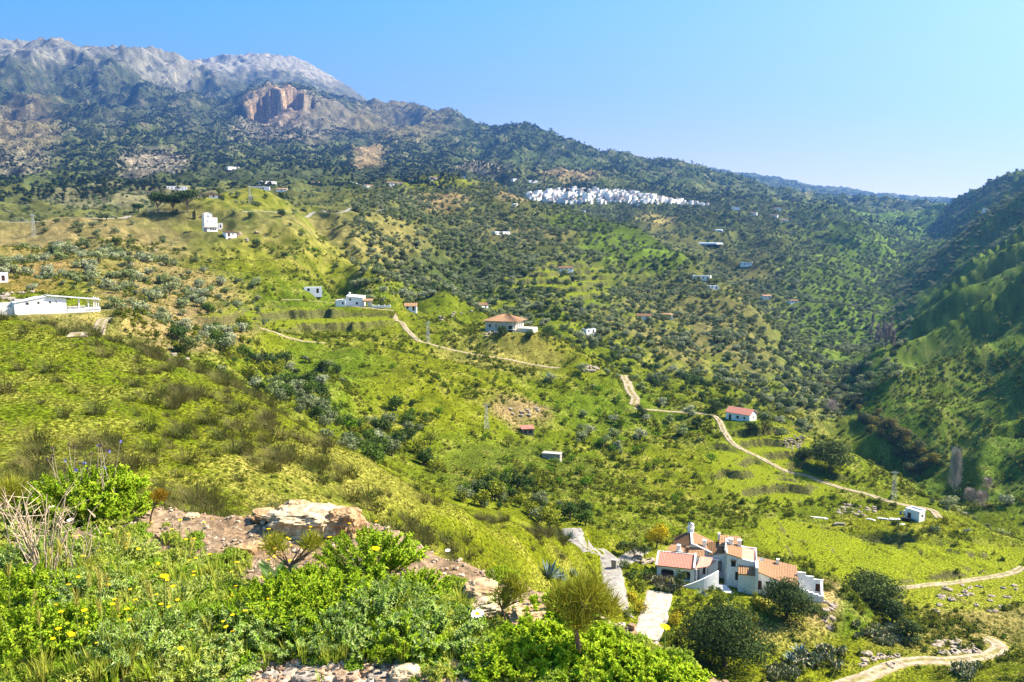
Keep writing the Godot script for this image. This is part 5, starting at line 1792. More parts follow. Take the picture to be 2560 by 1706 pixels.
func build_farm() -> void:
	var at: Vector3 = site.farm
	at.y = ground(at.x, at.z)
	var turn := face_viewer(at) + 0.12
	var o := thing("farm_building", "long white farm building with grey sheet metal canopy above the grassy slope", "farm building", at, turn)
	var R := Vector3.RIGHT
	var B := Vector3.BACK
	var st := begin()
	var wins := [[2.6, 1.6, 0.9, 0.8], [5.4, 1.7, 0.7, 0.8], [8.3, 1.75, 0.6, 0.8], [9.9, 1.9, 0.4, 0.7]]
	wall_into(st, Vector3(-7.2, 1.0, 3.0), R, B, 12.6, [2.3, 3.1, 3.6, 3.7, 3.0], 0.3, wins, 2.2)
	wall_into(st, Vector3(-7.2, 1.0, -4.0), B, Vector3.LEFT, 6.7, [2.3], 0.3)
	wall_into(st, Vector3(5.4, 1.0, 2.7), Vector3.FORWARD, R, 6.4, [3.0], 0.3, [[1.4, 0.0, 1.0, 2.0], [3.6, 1.0, 1.0, 1.0]])
	wall_into(st, Vector3(5.4, 1.0, -4.0), Vector3.LEFT, Vector3.FORWARD, 12.6, [3.0, 3.7, 2.3], 0.3)
	part("walls", st.commit(), M.white, o)
	for w in wins:
		opening(o, "window", Vector3(-7.2, 1.0, 3.0), R, B, w, M.glass, 0.12, M.white2)
	opening(o, "door", Vector3(5.4, 1.0, 2.7), Vector3.FORWARD, R, [1.4, 0.0, 1.0, 2.0], M.wood)
	opening(o, "window", Vector3(5.4, 1.0, 2.7), Vector3.FORWARD, R, [3.6, 1.0, 1.0, 1.0], M.glass)
	st = begin()
	slab_into(st, Vector3(-7.4, 3.35, 3.2), Vector3(0.6, 4.85, 3.2), Vector3(0.6, 4.85, -4.2), Vector3(-7.4, 3.35, -4.2), 0.1)
	part("roof", st.commit(), M.metal, o)
	st = begin()
	for k in 26:
		var x0 := 0.9 + k * 0.52
		var y0 := 5.05 - k * 0.063
		slab_into(st, Vector3(x0, y0, 3.6), Vector3(x0 + 0.5, y0 - 0.06, 3.6), Vector3(x0 + 0.5, y0 - 0.06, -4.6), Vector3(x0, y0, -4.6), 0.07)
	part("canopy_roof", st.commit(), M.metal, o).set_meta("kind", "stuff")
	for p in [[8.6, 3.0], [11.0, 3.0], [13.6, 3.0], [13.6, -0.5], [13.6, -3.8], [9.5, -3.8]]:
		part("post", box_mesh(Vector3(0.24, 3.0, 0.24), Vector3(0, 1.5, 0)), M.white, o, Vector3(p[0], 1.0, p[1]))
	st = begin()
	wall_into(st, Vector3(5.4, 1.0, 4.2), R, B, 4.6, [0.0], 0.3, [], 3.4)
	wall_into(st, Vector3(10.0, 1.0, 3.6), R, B, 4.0, [0.4], 0.3, [], 2.4)
	wall_into(st, Vector3(-1.0, 0.2, 4.4), R, B, 6.3, [0.2, 0.4], 0.3, [], 2.4)
	box_into(st, Vector3(9.6, 0.85, -0.2), Vector3(8.2, 0.25, 7.8))
	part("terrace_wall", st.commit(), M.white2, o)
	for k in 14:
		part("baluster", box_mesh(Vector3(0.1, 0.8, 0.1), Vector3(0, 0.4, 0)), M.white, o, Vector3(5.6 + k * 0.32, 1.0, 4.05))
	part("rail", box_mesh(Vector3(4.6, 0.12, 0.2)), M.white, o, Vector3(7.7, 1.85, 4.05))
	st = begin()
	wall_into(st, Vector3(-12.8, 0.5, 2.2), R, B, 5.5, [1.5, 1.6], 0.4, [], 2.0)
	wall_into(st, Vector3(-13.2, 0.5, -2.0), R, B, 5.8, [2.8], 0.4, [], 2.0)
	part("annex_wall", st.commit(), M.white2, o)
	o.scale = Vector3.ONE * 0.84
	keep_clear(at.x, at.z, 11.0)
	var p2 := at + Basis(Vector3.UP, turn) * Vector3(9, 0, 0)
	keep_clear(p2.x, p2.z, 8.0)
	var hp := spot(8, 702, 255, 520)
	if hp != Vector3.INF:
		house("field_hut", "tiny white flat roofed hut on the slope above the farm", "hut", hp, face_viewer(hp), {"w": 2.6, "d": 2.4, "h": 2.2, "roof": "flat", "front": [[0.8, 0.0, 0.9, 1.7]], "plain": true})

func build_houses() -> void:
	# tower house on the left crest
	var at: Vector3 = site.tower
	at.y = ground(at.x, at.z)
	var turn := face_viewer(at)
	var o := thing("tower_house", "tall narrow white tower house with a gabled top above the dry slope", "house", at, turn + 0.25)
	var R := Vector3.RIGHT
	var B := Vector3.BACK
	var st := begin()
	var tw := [[2.2, 6.4, 0.9, 1.5], [1.8, 3.4, 0.7, 1.0], [4.4, 3.2, 0.6, 0.9]]
	wall_into(st, Vector3(-4.2, 3.2, 0), R, B, 5.4, [9.0, 9.9, 9.0], 0.4, tw, 4.0)
	wall_into(st, Vector3(1.2, 3.2, -0.4), Vector3.FORWARD, R, 5.0, [9.0], 0.4)
	wall_into(st, Vector3(-4.2, 3.2, -5.4), B, Vector3.LEFT, 5.4, [9.0], 0.4, [[2.0, 4.5, 0.8, 0.9]])
	wall_into(st, Vector3(1.2, 3.2, -5.4), Vector3.LEFT, Vector3.FORWARD, 5.4, [9.0, 9.9, 9.0], 0.4)
	wall_into(st, Vector3(1.3, 3.2, 0), R, B, 3.2, [6.4], 0.3, [[1.5, 4.6, 0.6, 0.8], [1.5, 1.8, 0.6, 0.9]], 4.0)
	wall_into(st, Vector3(4.5, 3.2, -0.3), Vector3.FORWARD, R, 4.6, [6.4], 0.3)
	part("walls", st.commit(), M.white, o)
	for w in tw:
		opening(o, "window", Vector3(-4.2, 3.2, 0), R, B, w, M.glass, 0.2)
	for w in [[1.5, 4.6, 0.6, 0.8], [1.5, 1.8, 0.6, 0.9]]:
		opening(o, "window", Vector3(1.3, 3.2, 0), R, B, w, M.glass, 0.2)
	st = begin()
	tiles_into(st, Vector3(-4.5, 12.1, 0.2), Vector3(-4.5, 12.1, -5.6), Vector3(-1.5, 13.2, -5.6), Vector3(-1.5, 13.2, 0.2), 0.45)
	tiles_into(st, Vector3(1.5, 12.1, -5.6), Vector3(1.5, 12.1, 0.2), Vector3(-1.5, 13.2, 0.2), Vector3(-1.5, 13.2, -5.6), 0.45)
	part("roof", st.commit(), M.white2, o)
	part("terrace_roof", box_mesh(Vector3(3.3, 0.3, 5.0), Vector3(2.9, 9.75, -2.5)), M.tile_r, o)
	st = begin()
	wall_into(st, Vector3(-3.6, 0.2, 4.2), R, B, 6.6, [2.5], 0.3, [[2.0, 0.9, 1.1, 1.1], [3.6, 0.9, 1.1, 1.1], [5.2, 0.9, 0.9, 1.1]], 3.0)
	wall_into(st, Vector3(3.0, 0.2, 3.9), Vector3.FORWARD, R, 4.0, [2.5, 3.2], 0.3)
	part("porch_wall", st.commit(), M.white, o)
	for w in [[2.0, 0.9, 1.1, 1.1], [3.6, 0.9, 1.1, 1.1], [5.2, 0.9, 0.9, 1.1]]:
		opening(o, "window", Vector3(-3.6, 0.2, 4.2), R, B, w, M.glass, 0.15)
	st = begin()
	tiles_into(st, Vector3(-6.0, 2.6, 4.6), Vector3(3.3, 2.6, 4.6), Vector3(3.3, 3.6, 0.1), Vector3(-4.6, 3.6, 0.1), 0.4)
	part("porch_roof", st.commit(), grain_mat(Color(0.45, 0.40, 0.33), 0.4, 0.4, 0.9, 0.5, 34), o)
	part("garden_wall", box_mesh(Vector3(9.0, 2.6, 0.4), Vector3(2.4, -1.4, 7.2)), M.white, o)
	o.scale = Vector3.ONE * 0.8 * Vector2(at.x, at.z).length() / 470.0
	keep_clear(at.x, at.z, 8.0)
	var p := spot(574, 592, 380, 600)
	if p != Vector3.INF:
		house("cottage", "low white cottage with a brown roof just below the tower house", "cottage", p, face_viewer(p) + 0.4, {"w": 6.0, "d": 4.0, "h": 2.3, "roof": "shed", "rise": 0.7, "roofing": M.tile_b, "front": [[1.0, 0.0, 1.4, 1.8], [3.6, 0.9, 0.8, 0.8]], "plain": true})
	p = spot(551, 570, 380, 600)
	if p != Vector3.INF:
		house("outhouse", "tiny white outhouse with a pale blue door beside the tower house", "outhouse", p, face_viewer(p), {"w": 2.4, "d": 2.0, "h": 2.3, "roof": "flat", "front": [[0.8, 0.0, 0.8, 1.7]], "plain": true})
	# white house on the spur shoulder
	at = site.white
	at.y = ground(at.x, at.z)
	turn = face_viewer(at)
	o = thing("white_house", "rambling white flat topped house with a chimney at the head of the spur", "house", at, turn - 0.2)
	st = begin()
	wall_into(st, Vector3(-8.5, 0, 2.5), R, B, 4.6, [2.6, 3.3, 2.7], 0.3, [[3.0, 0.9, 0.8, 1.2]])
	wall_into(st, Vector3(-3.9, 0, 1.2), R, B, 7.6, [4.6, 4.4, 3.9], 0.3, [[1.4, 2.6, 0.9, 1.0], [4.4, 0.9, 1.0, 1.1]])
	wall_into(st, Vector3(3.7, 0, 0.9), Vector3.FORWARD, R, 6.0, [3.9, 4.4], 0.3, [[2.0, 0.9, 1.0, 1.2]])
	wall_into(st, Vector3(-8.5, 0, -3.5), B, Vector3.LEFT, 6.0, [2.6], 0.3)
	wall_into(st, Vector3(-3.9, 0, 2.5), Vector3.FORWARD, R, 1.2, [2.7], 0.3)
	wall_into(st, Vector3(3.7, 0, -5.1), Vector3.LEFT, Vector3.FORWARD, 12.2, [4.4, 2.6], 0.3)
	part("walls", st.commit(), M.white, o)
	for w in [[1.4, 2.6, 0.9, 1.0], [4.4, 0.9, 1.0, 1.1]]:
		opening(o, "window", Vector3(-3.9, 0, 1.2), R, B, w, M.glass, 0.15)
	opening(o, "window", Vector3(3.7, 0, 0.9), Vector3.FORWARD, R, [2.0, 0.9, 1.0, 1.2], M.glass, 0.15)
	opening(o, "window", Vector3(-8.5, 0, 2.5), R, B, [3.0, 0.9, 0.8, 1.2], M.glass, 0.15)
	st = begin()
	slab_into(st, Vector3(-8.6, 2.75, 2.6), Vector3(-3.9, 3.0, 2.6), Vector3(-3.9, 3.3, -3.6), Vector3(-8.6, 2.9, -3.6), 0.2)
	slab_into(st, Vector3(-3.95, 4.7, 1.4), Vector3(3.9, 3.98, 1.4), Vector3(3.9, 4.6, -5.2), Vector3(-3.95, 5.2, -5.2), 0.2)
	part("roof", st.commit(), M.white2, o)
	part("chimney", box_mesh(Vector3(0.7, 1.6, 0.7), Vector3(-2.6, 5.6, -0.5)), M.white, o)
	st = begin()
	wall_into(st, Vector3(3.8, 0, 2.6), R, B, 4.2, [2.6], 0.25, [[0.8, 0.0, 1.6, 2.0]])
	part("porch_wall", st.commit(), M.cream, o)
	st = begin()
	tiles_into(st, Vector3(3.7, 2.6, 3.0), Vector3(8.2, 2.6, 3.0), Vector3(8.2, 3.4, -0.6), Vector3(3.7, 3.4, -0.6), 0.4)
	part("porch_roof", st.commit(), M.tile_o, o)
	for k in 4:
		part("garden_pier", box_mesh(Vector3(0.4, 1.5, 0.4), Vector3(0, 0.4, 0)), M.white, o, Vector3(8.6 + k * 2.6, -0.1, 3.6))
	part("garden_wall", box_mesh(Vector3(7.5, 1.0, 0.25), Vector3(12.5, 0.1, 3.62)), M.white, o)
	keep_clear(at.x, at.z, 11.0)
	# villa with the hipped roof
	at = site.hip
	at.y = ground(at.x, at.z)
	turn = face_viewer(at)
	o = house("hip_roofed_house", "large cream house with a broad hipped tile roof on the spur crest", "house", at, turn - 0.35, {"w": 14.0, "d": 11.0, "h": 4.6, "roof": "hip", "rise": 2.6, "eave": 1.3, "wall": M.cream, "roofing": M.tile_o, "front": [[1.4, 1.6, 1.2, 1.5], [4.0, 1.6, 1.2, 1.5], [7.6, 0.05, 1.8, 2.6], [10.6, 0.05, 1.8, 2.6]], "side": [[1.4, 1.4, 1.2, 1.6], [4.2, 1.4, 1.2, 1.6], [7.2, 1.4, 1.2, 1.6]]})
	for k in 4:
		part("column", box_mesh(Vector3(0.35, 4.6, 0.35), Vector3(0, 2.3, 0)), M.cream, o, Vector3(-6.4 + k * 4.2, 0, 6.5))
	part("balcony", box_mesh(Vector3(7.0, 0.25, 1.6), Vector3(3.4, 1.1, 6.3)), M.cream, o)
	part("terrace", box_mesh(Vector3(7.0, 2.6, 7.0), Vector3(10.9, 0.4, 1.0)), M.cream, o)
	keep_clear(at.x, at.z, 11.0)
	# small white house with a pitched roof beside the track
	at = site.small
	at.y = ground(at.x, at.z)
	o = house("small_white_house", "small white house with a plain pinkish gabled roof beside the track", "house", at, face_viewer(at) - 0.5, {"w": 9.6, "d": 5.2, "h": 2.9, "roof": "gable", "rise": 1.5, "roofing": M.tile_r, "front": [[1.2, 0.0, 1.0, 2.0], [4.2, 0.8, 1.1, 1.2], [7.0, 0.9, 0.9, 1.0]], "side": [[1.8, 1.0, 0.9, 1.2]]})
	keep_clear(at.x, at.z, 7.0)
	# shed on the levelled terrace
	at = pix(2288, 1299, 246)
	at.y = ground(at.x, at.z)
	o = house("storage_shed", "white box shaped shed with a flat sheet roof on the levelled terrace", "shed", at, face_viewer(at) - 0.55, {"w": 4.2, "d": 3.0, "h": 2.7, "roof": "flat", "roofing": M.metal, "front": [[0.7, 0.0, 1.1, 2.0]], "side": [[0.8, 1.2, 0.8, 0.7]], "plain": true})
	var junk := [[2252, 1287, "barrel", "blue plastic barrel beside the white shed", Vector3(0.6, 0.95, 0.6)], [2264, 1288, "crate", "white crate standing against the white shed", Vector3(1.1, 1.3, 0.9)], [2210, 1299, "plank_pile", "pile of pale planks lying on the levelled terrace", Vector3(3.4, 0.35, 1.0)], [2238, 1302, "slab_pile", "stack of pale slabs on the grass before the shed", Vector3(2.6, 0.5, 1.4)], [2266, 1303, "trailer", "small dark trailer parked before the white shed", Vector3(2.2, 0.8, 1.2)], [2290, 1304, "block_pile", "heap of grey blocks before the white shed", Vector3(2.0, 0.5, 1.2)], [2252, 1311, "sheet", "pale sheet lying flat on the levelled terrace edge", Vector3(2.4, 0.15, 1.0)], [2178, 1300, "pole_pile", "bundle of pale poles lying on the terrace", Vector3(2.6, 0.2, 0.5)], [2050, 1296, "board", "long pale board lying on the terrace grass", Vector3(4.2, 0.2, 0.8)], [2098, 1313, "stone_pile", "heap of pale stones on the terrace edge", Vector3(3.0, 0.5, 1.0)]]
	for j in junk:
		var q := spot(j[0], j[1], 180, 300)
		if q == Vector3.INF:
			continue
		var t := thing(j[2], j[3], String(j[2]).replace("_", " "), q, face_viewer(q) + rng.randf_range(-0.4, 0.4))
		var s: Vector3 = j[4]
		var mm: Material = M.blue if j[2] == "barrel" else (M.dark if j[2] == "trailer" else (M.stone if j[2] in ["block_pile", "stone_pile"] else M.white2))
		if j[2] == "barrel":
			var bs := begin()
			tube(bs, [Vector3(0, 0, 0), Vector3(0, 0.02, 0), Vector3(0, 0.48, 0), Vector3(0, 0.93, 0), Vector3(0, 0.95, 0)], [0.0, 0.27, 0.31, 0.27, 0.0], 12)
			part("drum", bs.commit(), mm, t)
		elif j[2] == "trailer":
			part("body", box_mesh(Vector3(2.2, 0.5, 1.2), Vector3(0, 0.7, 0)), mm, t)
			for x in [-1, 1]:
				var ws := begin()
				tube(ws, [Vector3(0.2, 0.32, x * 0.62 - 0.08), Vector3(0.2, 0.32, x * 0.62 - 0.07), Vector3(0.2, 0.32, x * 0.62 + 0.07), Vector3(0.2, 0.32, x * 0.62 + 0.08)], [0.0, 0.32, 0.32, 0.0], 12)
				part("wheel", ws.commit(), M.dark, t)
			part("drawbar", box_mesh(Vector3(1.1, 0.08, 0.08), Vector3(-1.6, 0.55, 0)), M.steel, t)
		else:
			var n := 5
			for k in n:
				var piece := box_mesh(Vector3(s.x * rng.randf_range(0.7, 1.0), s.y / n * 1.6, s.z * rng.randf_range(0.4, 0.9)))
				part("piece", piece, mm, t, Vector3(rng.randf_range(-0.1, 0.1) * s.x, s.y * (k + 0.5) / n, rng.randf_range(-0.2, 0.2) * s.z), rng.randf_range(-0.25, 0.25))
	# concrete tank, ruin
	var q := spot(1380, 1147, 150, 330)
	if q != Vector3.INF:
		var t := thing("water_tank", "low grey concrete water tank in the grass below the ruin", "tank", q, face_viewer(q) - 0.25)
		var ts := begin()
		box_into(ts, Vector3(0, 0.4, 0), Vector3(5.6, 2.6, 2.6))
		part("basin", ts.commit(), M.concrete, t)
		part("lid", box_mesh(Vector3(5.9, 0.16, 2.9), Vector3(0, 1.79, 0)), M.concrete, t)
	q = spot(1318, 1082, 150, 330)
	if q != Vector3.INF:
		house("ruined_shack", "small ruined shack with a rusty red roof on the grassy shoulder", "shack", q, face_viewer(q) + 0.2, {"w": 3.8, "d": 2.6, "h": 1.5, "roof": "shed", "rise": 0.5, "wall": M.stone, "roofing": M.tile_r, "front": [[0.6, 0.0, 0.9, 1.2], [2.2, 0.0, 1.0, 1.2]], "plain": true})
	# scattered white houses: photo x, y of the base, range limits, width, roof
	var list := [
		[782, 731, 320, 480, 8.0, "flat", "white boxy house with a flat roof beside the spur track"], [1027, 775, 320, 460, 5.6, "gable", "small cream roofed white cottage left of the pylon"], [1202, 771, 360, 520, 7.5, "gable", "white cottage with an orange roof tucked behind the hipped roof house"],
		[1412, 676, 480, 800, 12.0, "gable", "white farmhouse crowning the terraced knoll"], [1250, 587, 560, 950, 18.0, "flat", "long low white house among the olives above the dark ravine"], [1755, 698, 560, 900, 14.0, "flat", "wide white house with a curved drive on the olive ridge"], [1915, 745, 520, 900, 9.0, "gable", "white house half hidden by oaks low on the ridge"], [1982, 757, 520, 900, 9.0, "gable", "white cottage with a pale roof near the valley bottom"], [1783, 722, 520, 900, 7.0, "flat", "small ruined white walls below the wide white house"],
		[1866, 662, 700, 1300, 14.0, "flat", "pale blue grey house in the deep green grove"], [1800, 580, 900, 1600, 14.0, "flat", "white house below the village beside the smoke"], [1959, 552, 900, 1900, 13.0, "gable", "lone white house in the groves right of the village"], [1942, 524, 1100, 2200, 14.0, "gable", "white house by a pale scar above the valley"], [1837, 522, 1100, 2100, 15.0, "flat", "white house on the road leaving the village"], [1936, 541, 1000, 2000, 12.0, "gable", "pair of pale houses among terraces east of the village"], [1884, 535, 1000, 2000, 12.0, "gable", "pale house on a terrace between village and valley"],
		[1452, 531, 850, 1500, 15.0, "flat", "white villa with dark windows alone below the village"], [1287, 515, 700, 1300, 6.0, "flat", "tiny square white hut on the green ridge"], [1610, 797, 420, 700, 9.0, "gable", "white house with a brown roof deep in the olive grove"], [1665, 795, 420, 700, 8.0, "gable", "low white barn beside the brown roofed house"], [1472, 832, 380, 600, 7.0, "flat", "white flat roofed hut behind the spur crest"],
		[925, 470, 800, 1700, 16.0, "gable", "white house with a large gable on the skyline ridge"], [985, 463, 800, 1700, 17.0, "gable", "white villa beside a cypress on the ridge"], [1034, 453, 800, 1700, 22.0, "hip", "broad white villa with a hipped roof topping the ridge"], [1087, 449, 800, 1700, 16.0, "gable", "white house at the highest point of the green ridge"], [1159, 446, 1000, 2300, 16.0, "flat", "long white building behind the green ridge"], [650, 474, 700, 1700, 20.0, "arches", "long white house with an arched front behind the knoll"], [705, 478, 700, 1700, 11.0, "gable", "white house with several gables right of the arched house"], [484, 498, 580, 1500, 15.0, "gable", "white house with stepped roofs behind the umbrella pines"], [527, 508, 560, 1400, 13.0, "shed", "white shed roofed building behind the tower house"], [467, 502, 580, 1500, 11.0, "flat", "small white house glimpsed over the umbrella pines"], [582, 422, 1200, 2800, 20.0, "flat", "white house at the end of the mountain road"], [442, 473, 900, 2300, 22.0, "flat", "long white farmhouse below the pine slope"], [786, 461, 800, 2300, 14.0, "gable", "pale house on the scrubby slope behind the ridge"], [667, 459, 800, 2300, 24.0, "flat", "pale ruined walls on the scrubby slope"], [884, 463, 800, 2000, 14.0, "flat", "white house beside the pine grove on the ridge"],
		[1287, 451, 1300, 2600, 14.0, "flat", "white house alone on the hill left above the village"], [1332, 455, 1300, 2600, 24.0, "flat", "long low white building above the village"], [2478, 527, 900, 2200, 18.0, "flat", "white house on the right hand valley side"], [1600, 512, 1200, 1900, 12.0, "flat", "white house at the lower edge of the village"],
	]
	for e in list:
		var s := spot(e[0], e[1], e[2], e[3])
		if s == Vector3.INF:
			print("no ground for ", e[6])
			continue
		var w: float = e[4]
		var front := []
		var nw := maxi(2, int(w / 3.2))
		for k in nw:
			front.append([w * (k + 0.5) / nw - 0.55, 0.0 if k == 1 else 1.0, 1.1, 2.1 if k == 1 else 1.2])
		var kind: String = e[5]
		if kind == "arches":
			front = []
			for k in 6:
				front.append([0.6 + k * 2.4, 0.05, 1.6, 2.1])
			kind = "flat"
		house("hill_house", e[6], "house", s - Vector3(0, 0.3, 0), face_viewer(s) + 0.25 + sin(e[0] * 1.7) * 0.45, {"w": w, "d": minf(w * 0.6, 8.0), "h": 2.3 if w < 14.0 else 2.8, "roof": kind, "rise": 1.1, "front": front, "side": [[1.2, 1.0, 1.0, 1.2]], "plain": true, "rib": 0.8, "roofing": M.white2 if kind == "flat" else (M.tile_o if int(e[0]) % 2 else M.tile_b), "below": 0.25 * minf(w * 0.6, 8.0) + 0.6}, "scattered hillside houses")
		keep_clear(s.x, s.z, w * 0.6)
	# plastic greenhouses
	for g in [[1772, 612, 34.0, 900.0, 1500.0, "long pale plastic greenhouse on the valley slope"], [1800, 579, 16.0, 900.0, 1600.0, "short pale plastic greenhouse under the village"]]:
		var s := spot(g[0], g[1], 600.0, g[4])
		if s == Vector3.INF:
			continue
		var t := thing("greenhouse", g[5], "greenhouse", s, face_viewer(s) - 0.5)
		for k in 3:
			var gs := begin()
			var hw := 3.2
			for a in 8:
				var a0 := PI * a / 8.0
				var a1 := PI * (a + 1) / 8.0
				quad(gs, Vector3(-g[2] * 0.5, sin(a0) * 2.6, cos(a0) * hw), Vector3(-g[2] * 0.5, sin(a1) * 2.6, cos(a1) * hw), Vector3(g[2] * 0.5, sin(a1) * 2.6, cos(a1) * hw), Vector3(g[2] * 0.5, sin(a0) * 2.6, cos(a0) * hw))
				for e in [-0.5, 0.5]:
					tri(gs, Vector3(g[2] * e, 0, 0), Vector3(g[2] * e, sin(a0) * 2.6, cos(a0) * hw), Vector3(g[2] * e, sin(a1) * 2.6, cos(a1) * hw), Vector3(signf(e), 0, 0))
			part("tunnel", gs.commit(), M.plastic, t, Vector3(0, 0.3, (k - 1) * 6.6))

func village_words(k: int) -> String:
	return ["whitewashed village house with an orange gabled roof", "wide white village house with a flat parapet roof", "tall narrow white village house with a flat red roof", "broad white village house with a brown gabled roof", "low white village house with a flat roof", "large white apartment block in the hill village", "whitewashed village house with a sloping orange roof"][k] + " in the hill village" if k != 5 else "large white flat roofed apartment block in the hill village"

# ---------------------------------------------------------------- the white hill village
func build_village() -> void:
	rng.seed = 900
	var protos := []
	for k in 7:
		var w: float = [7.0, 9.0, 6.0, 11.0, 8.0, 13.0, 7.5][k]
		var h: float = [5.0, 5.6, 6.4, 5.6, 4.2, 7.4, 5.8][k]
		var d: float = [7.0, 6.5, 6.5, 8.0, 7.5, 9.0, 7.0][k]
		var front := []
		for f in 2:
			for c in 3 if w > 8.0 else 2:
				front.append([w * (c + 0.5) / (3.0 if w > 8.0 else 2.0) - 0.5, 0.9 + f * 2.8, 1.0, 1.3])
		if h < 5.6:
			front = front.slice(0, front.size() / 2)
		protos.append({"w": w, "d": d, "h": h, "roof": ["gable", "flat", "flat", "gable", "flat", "flat", "shed"][k], "rise": 1.3, "front": front, "plain": true, "rib": 1.4, "below": 4.0, "roofing": [M.tile_o, M.white2, M.tile_r, M.tile_b, M.white2, M.white2, M.tile_o][k], "wall": M.white if k % 3 else M.white2})
	var made := []
	made.resize(7)
	var spots := []
	for k in 1300:
		var f := rng.randf()
		var u := lerpf(1318.0, 1775.0, f)
		var top := lerpf(484.0, 472.0, smoothstep(0.0, 0.28, f)) if f < 0.38 else lerpf(473.0, 503.0, smoothstep(0.34, 1.0, f))
		var bottom := lerpf(500.0, 509.0, smoothstep(0.0, 0.2, f)) if f < 0.6 else lerpf(508.0, 515.0, smoothstep(0.6, 1.0, f))
		if f > 0.6:
			top = lerpf(488.0, 511.0, smoothstep(0.6, 1.0, f))
		var v := lerpf(top, bottom, rng.randf())
		if f > 0.72 and rng.randf() < (f - 0.62):
			continue
		var p := look_hit(u, v, 1200.0, 2200.0)
		if p == Vector3.INF:
			continue
		var ok := true
		for q in spots:
			if (q - p).length() < 6.4:
				ok = false
				break
		if ok:
			spots.append(p)
		if spots.size() >= 260:
			break
	for p in spots:
		var k := rng.randi() % 7
		if p.x > 430.0 and k == 5:
			k = 1
		var turn := face_viewer(p) + rng.randf_range(0.55, 1.15)
		if made[k] == null:
			made[k] = house("village_house", village_words(k), "village house", p, turn, protos[k], "houses of the white hill village")
		else:
			var o: Node3D = made[k].duplicate()
			o.name = numbered("village_house")
			tag(o, village_words(k), "village house")
			add_child(o)
			o.position = p
			o.rotation.y = turn
			o.scale = Vector3.ONE * rng.randf_range(0.62, 0.95)
		keep_clear(p.x, p.z, 6.0)
	print("village houses ", spots.size())

# ---------------------------------------------------------------- power line
func pylon(at: Vector3, tall: float, label: String) -> void:
	var o := thing("pylon", label, "pylon", at, face_viewer(at) + 0.4, "lattice power pylons")
	var b := tall * 0.075
	for s in [[-1, -1], [1, -1], [1, 1], [-1, 1]]:
		var st := begin()
		tube(st, [Vector3(s[0] * b, -0.5, s[1] * b), Vector3(s[0] * b * 0.35, tall, s[1] * b * 0.35)], [0.07, 0.05], 4)
		part("leg", st.commit(), M.steel, o)
	var st := begin()
	var n := 9
	for k in n:
		var y0 := tall * k / n
		var y1 := tall * (k + 1) / n
		var w0 := b * lerpf(1.0, 0.35, float(k) / n)
		var w1 := b * lerpf(1.0, 0.35, float(k + 1) / n)
		var q := [[-1, -1], [1, -1], [1, 1], [-1, 1]]
		for s in 4:
			var a: Array = q[s]
			var c: Array = q[(s + 1) % 4]
			var e := k % 2 == 0
			tube(st, [Vector3((a if e else c)[0] * w0, y0, (a if e else c)[1] * w0), Vector3((c if e else a)[0] * w1, y1, (c if e else a)[1] * w1)], [0.035, 0.035], 3)
	part("lattice", st.commit(), M.steel, o).set_meta("kind", "stuff")
	part("crossarm", box_mesh(Vector3(2.6, 0.14, 0.14), Vector3(0, tall * 0.94, 0)), M.steel, o)
	for x in [-1.2, 0.0, 1.2]:
		st = begin()
		tube(st, [Vector3(x, tall * 0.94 + 0.08, 0), Vector3(x, tall * 0.94 + 0.5, 0)], [0.06, 0.05], 6)
		part("insulator", st.commit(), M.dark, o)

func build_pylons() -> void:
	for e in [[1070, 858, 260, 420, 9.0, "grey lattice pylon beside the spur track below the hipped roof house"], [1216, 1073, 180, 320, 8.0, "slender lattice pylon on the grassy shoulder by the ruin"], [2234, 1251, 200, 320, 9.0, "pale lattice pylon beside the track above the shed"], [84, 592, 380, 620, 12.0, "tall lattice pylon below the mountain road"], [625, 508, 480, 800, 11.0, "lattice pylon on the knoll behind the tower house"]]:
		var p := spot(e[0], e[1], e[2], e[3])
		if p != Vector3.INF:
			pylon(p, e[4], e[5])
# ---------------------------------------------------------------- single trees and plants one can point at
func lone_tree(called: String, label: String, category: String, p: Vector3, shape: Array, m: Material, bark: Material, size := 1.0, group := "", tops := "crown") -> Node3D:
	if p == Vector3.INF:
		print("no ground for ", label)
		return null
	var o := thing(called, label, category, p, rng.randf() * TAU, group)
	o.scale = Vector3.ONE * size
	part("trunk", shape[0], bark, o)
	part(tops, shape[1], m, o)
	return o

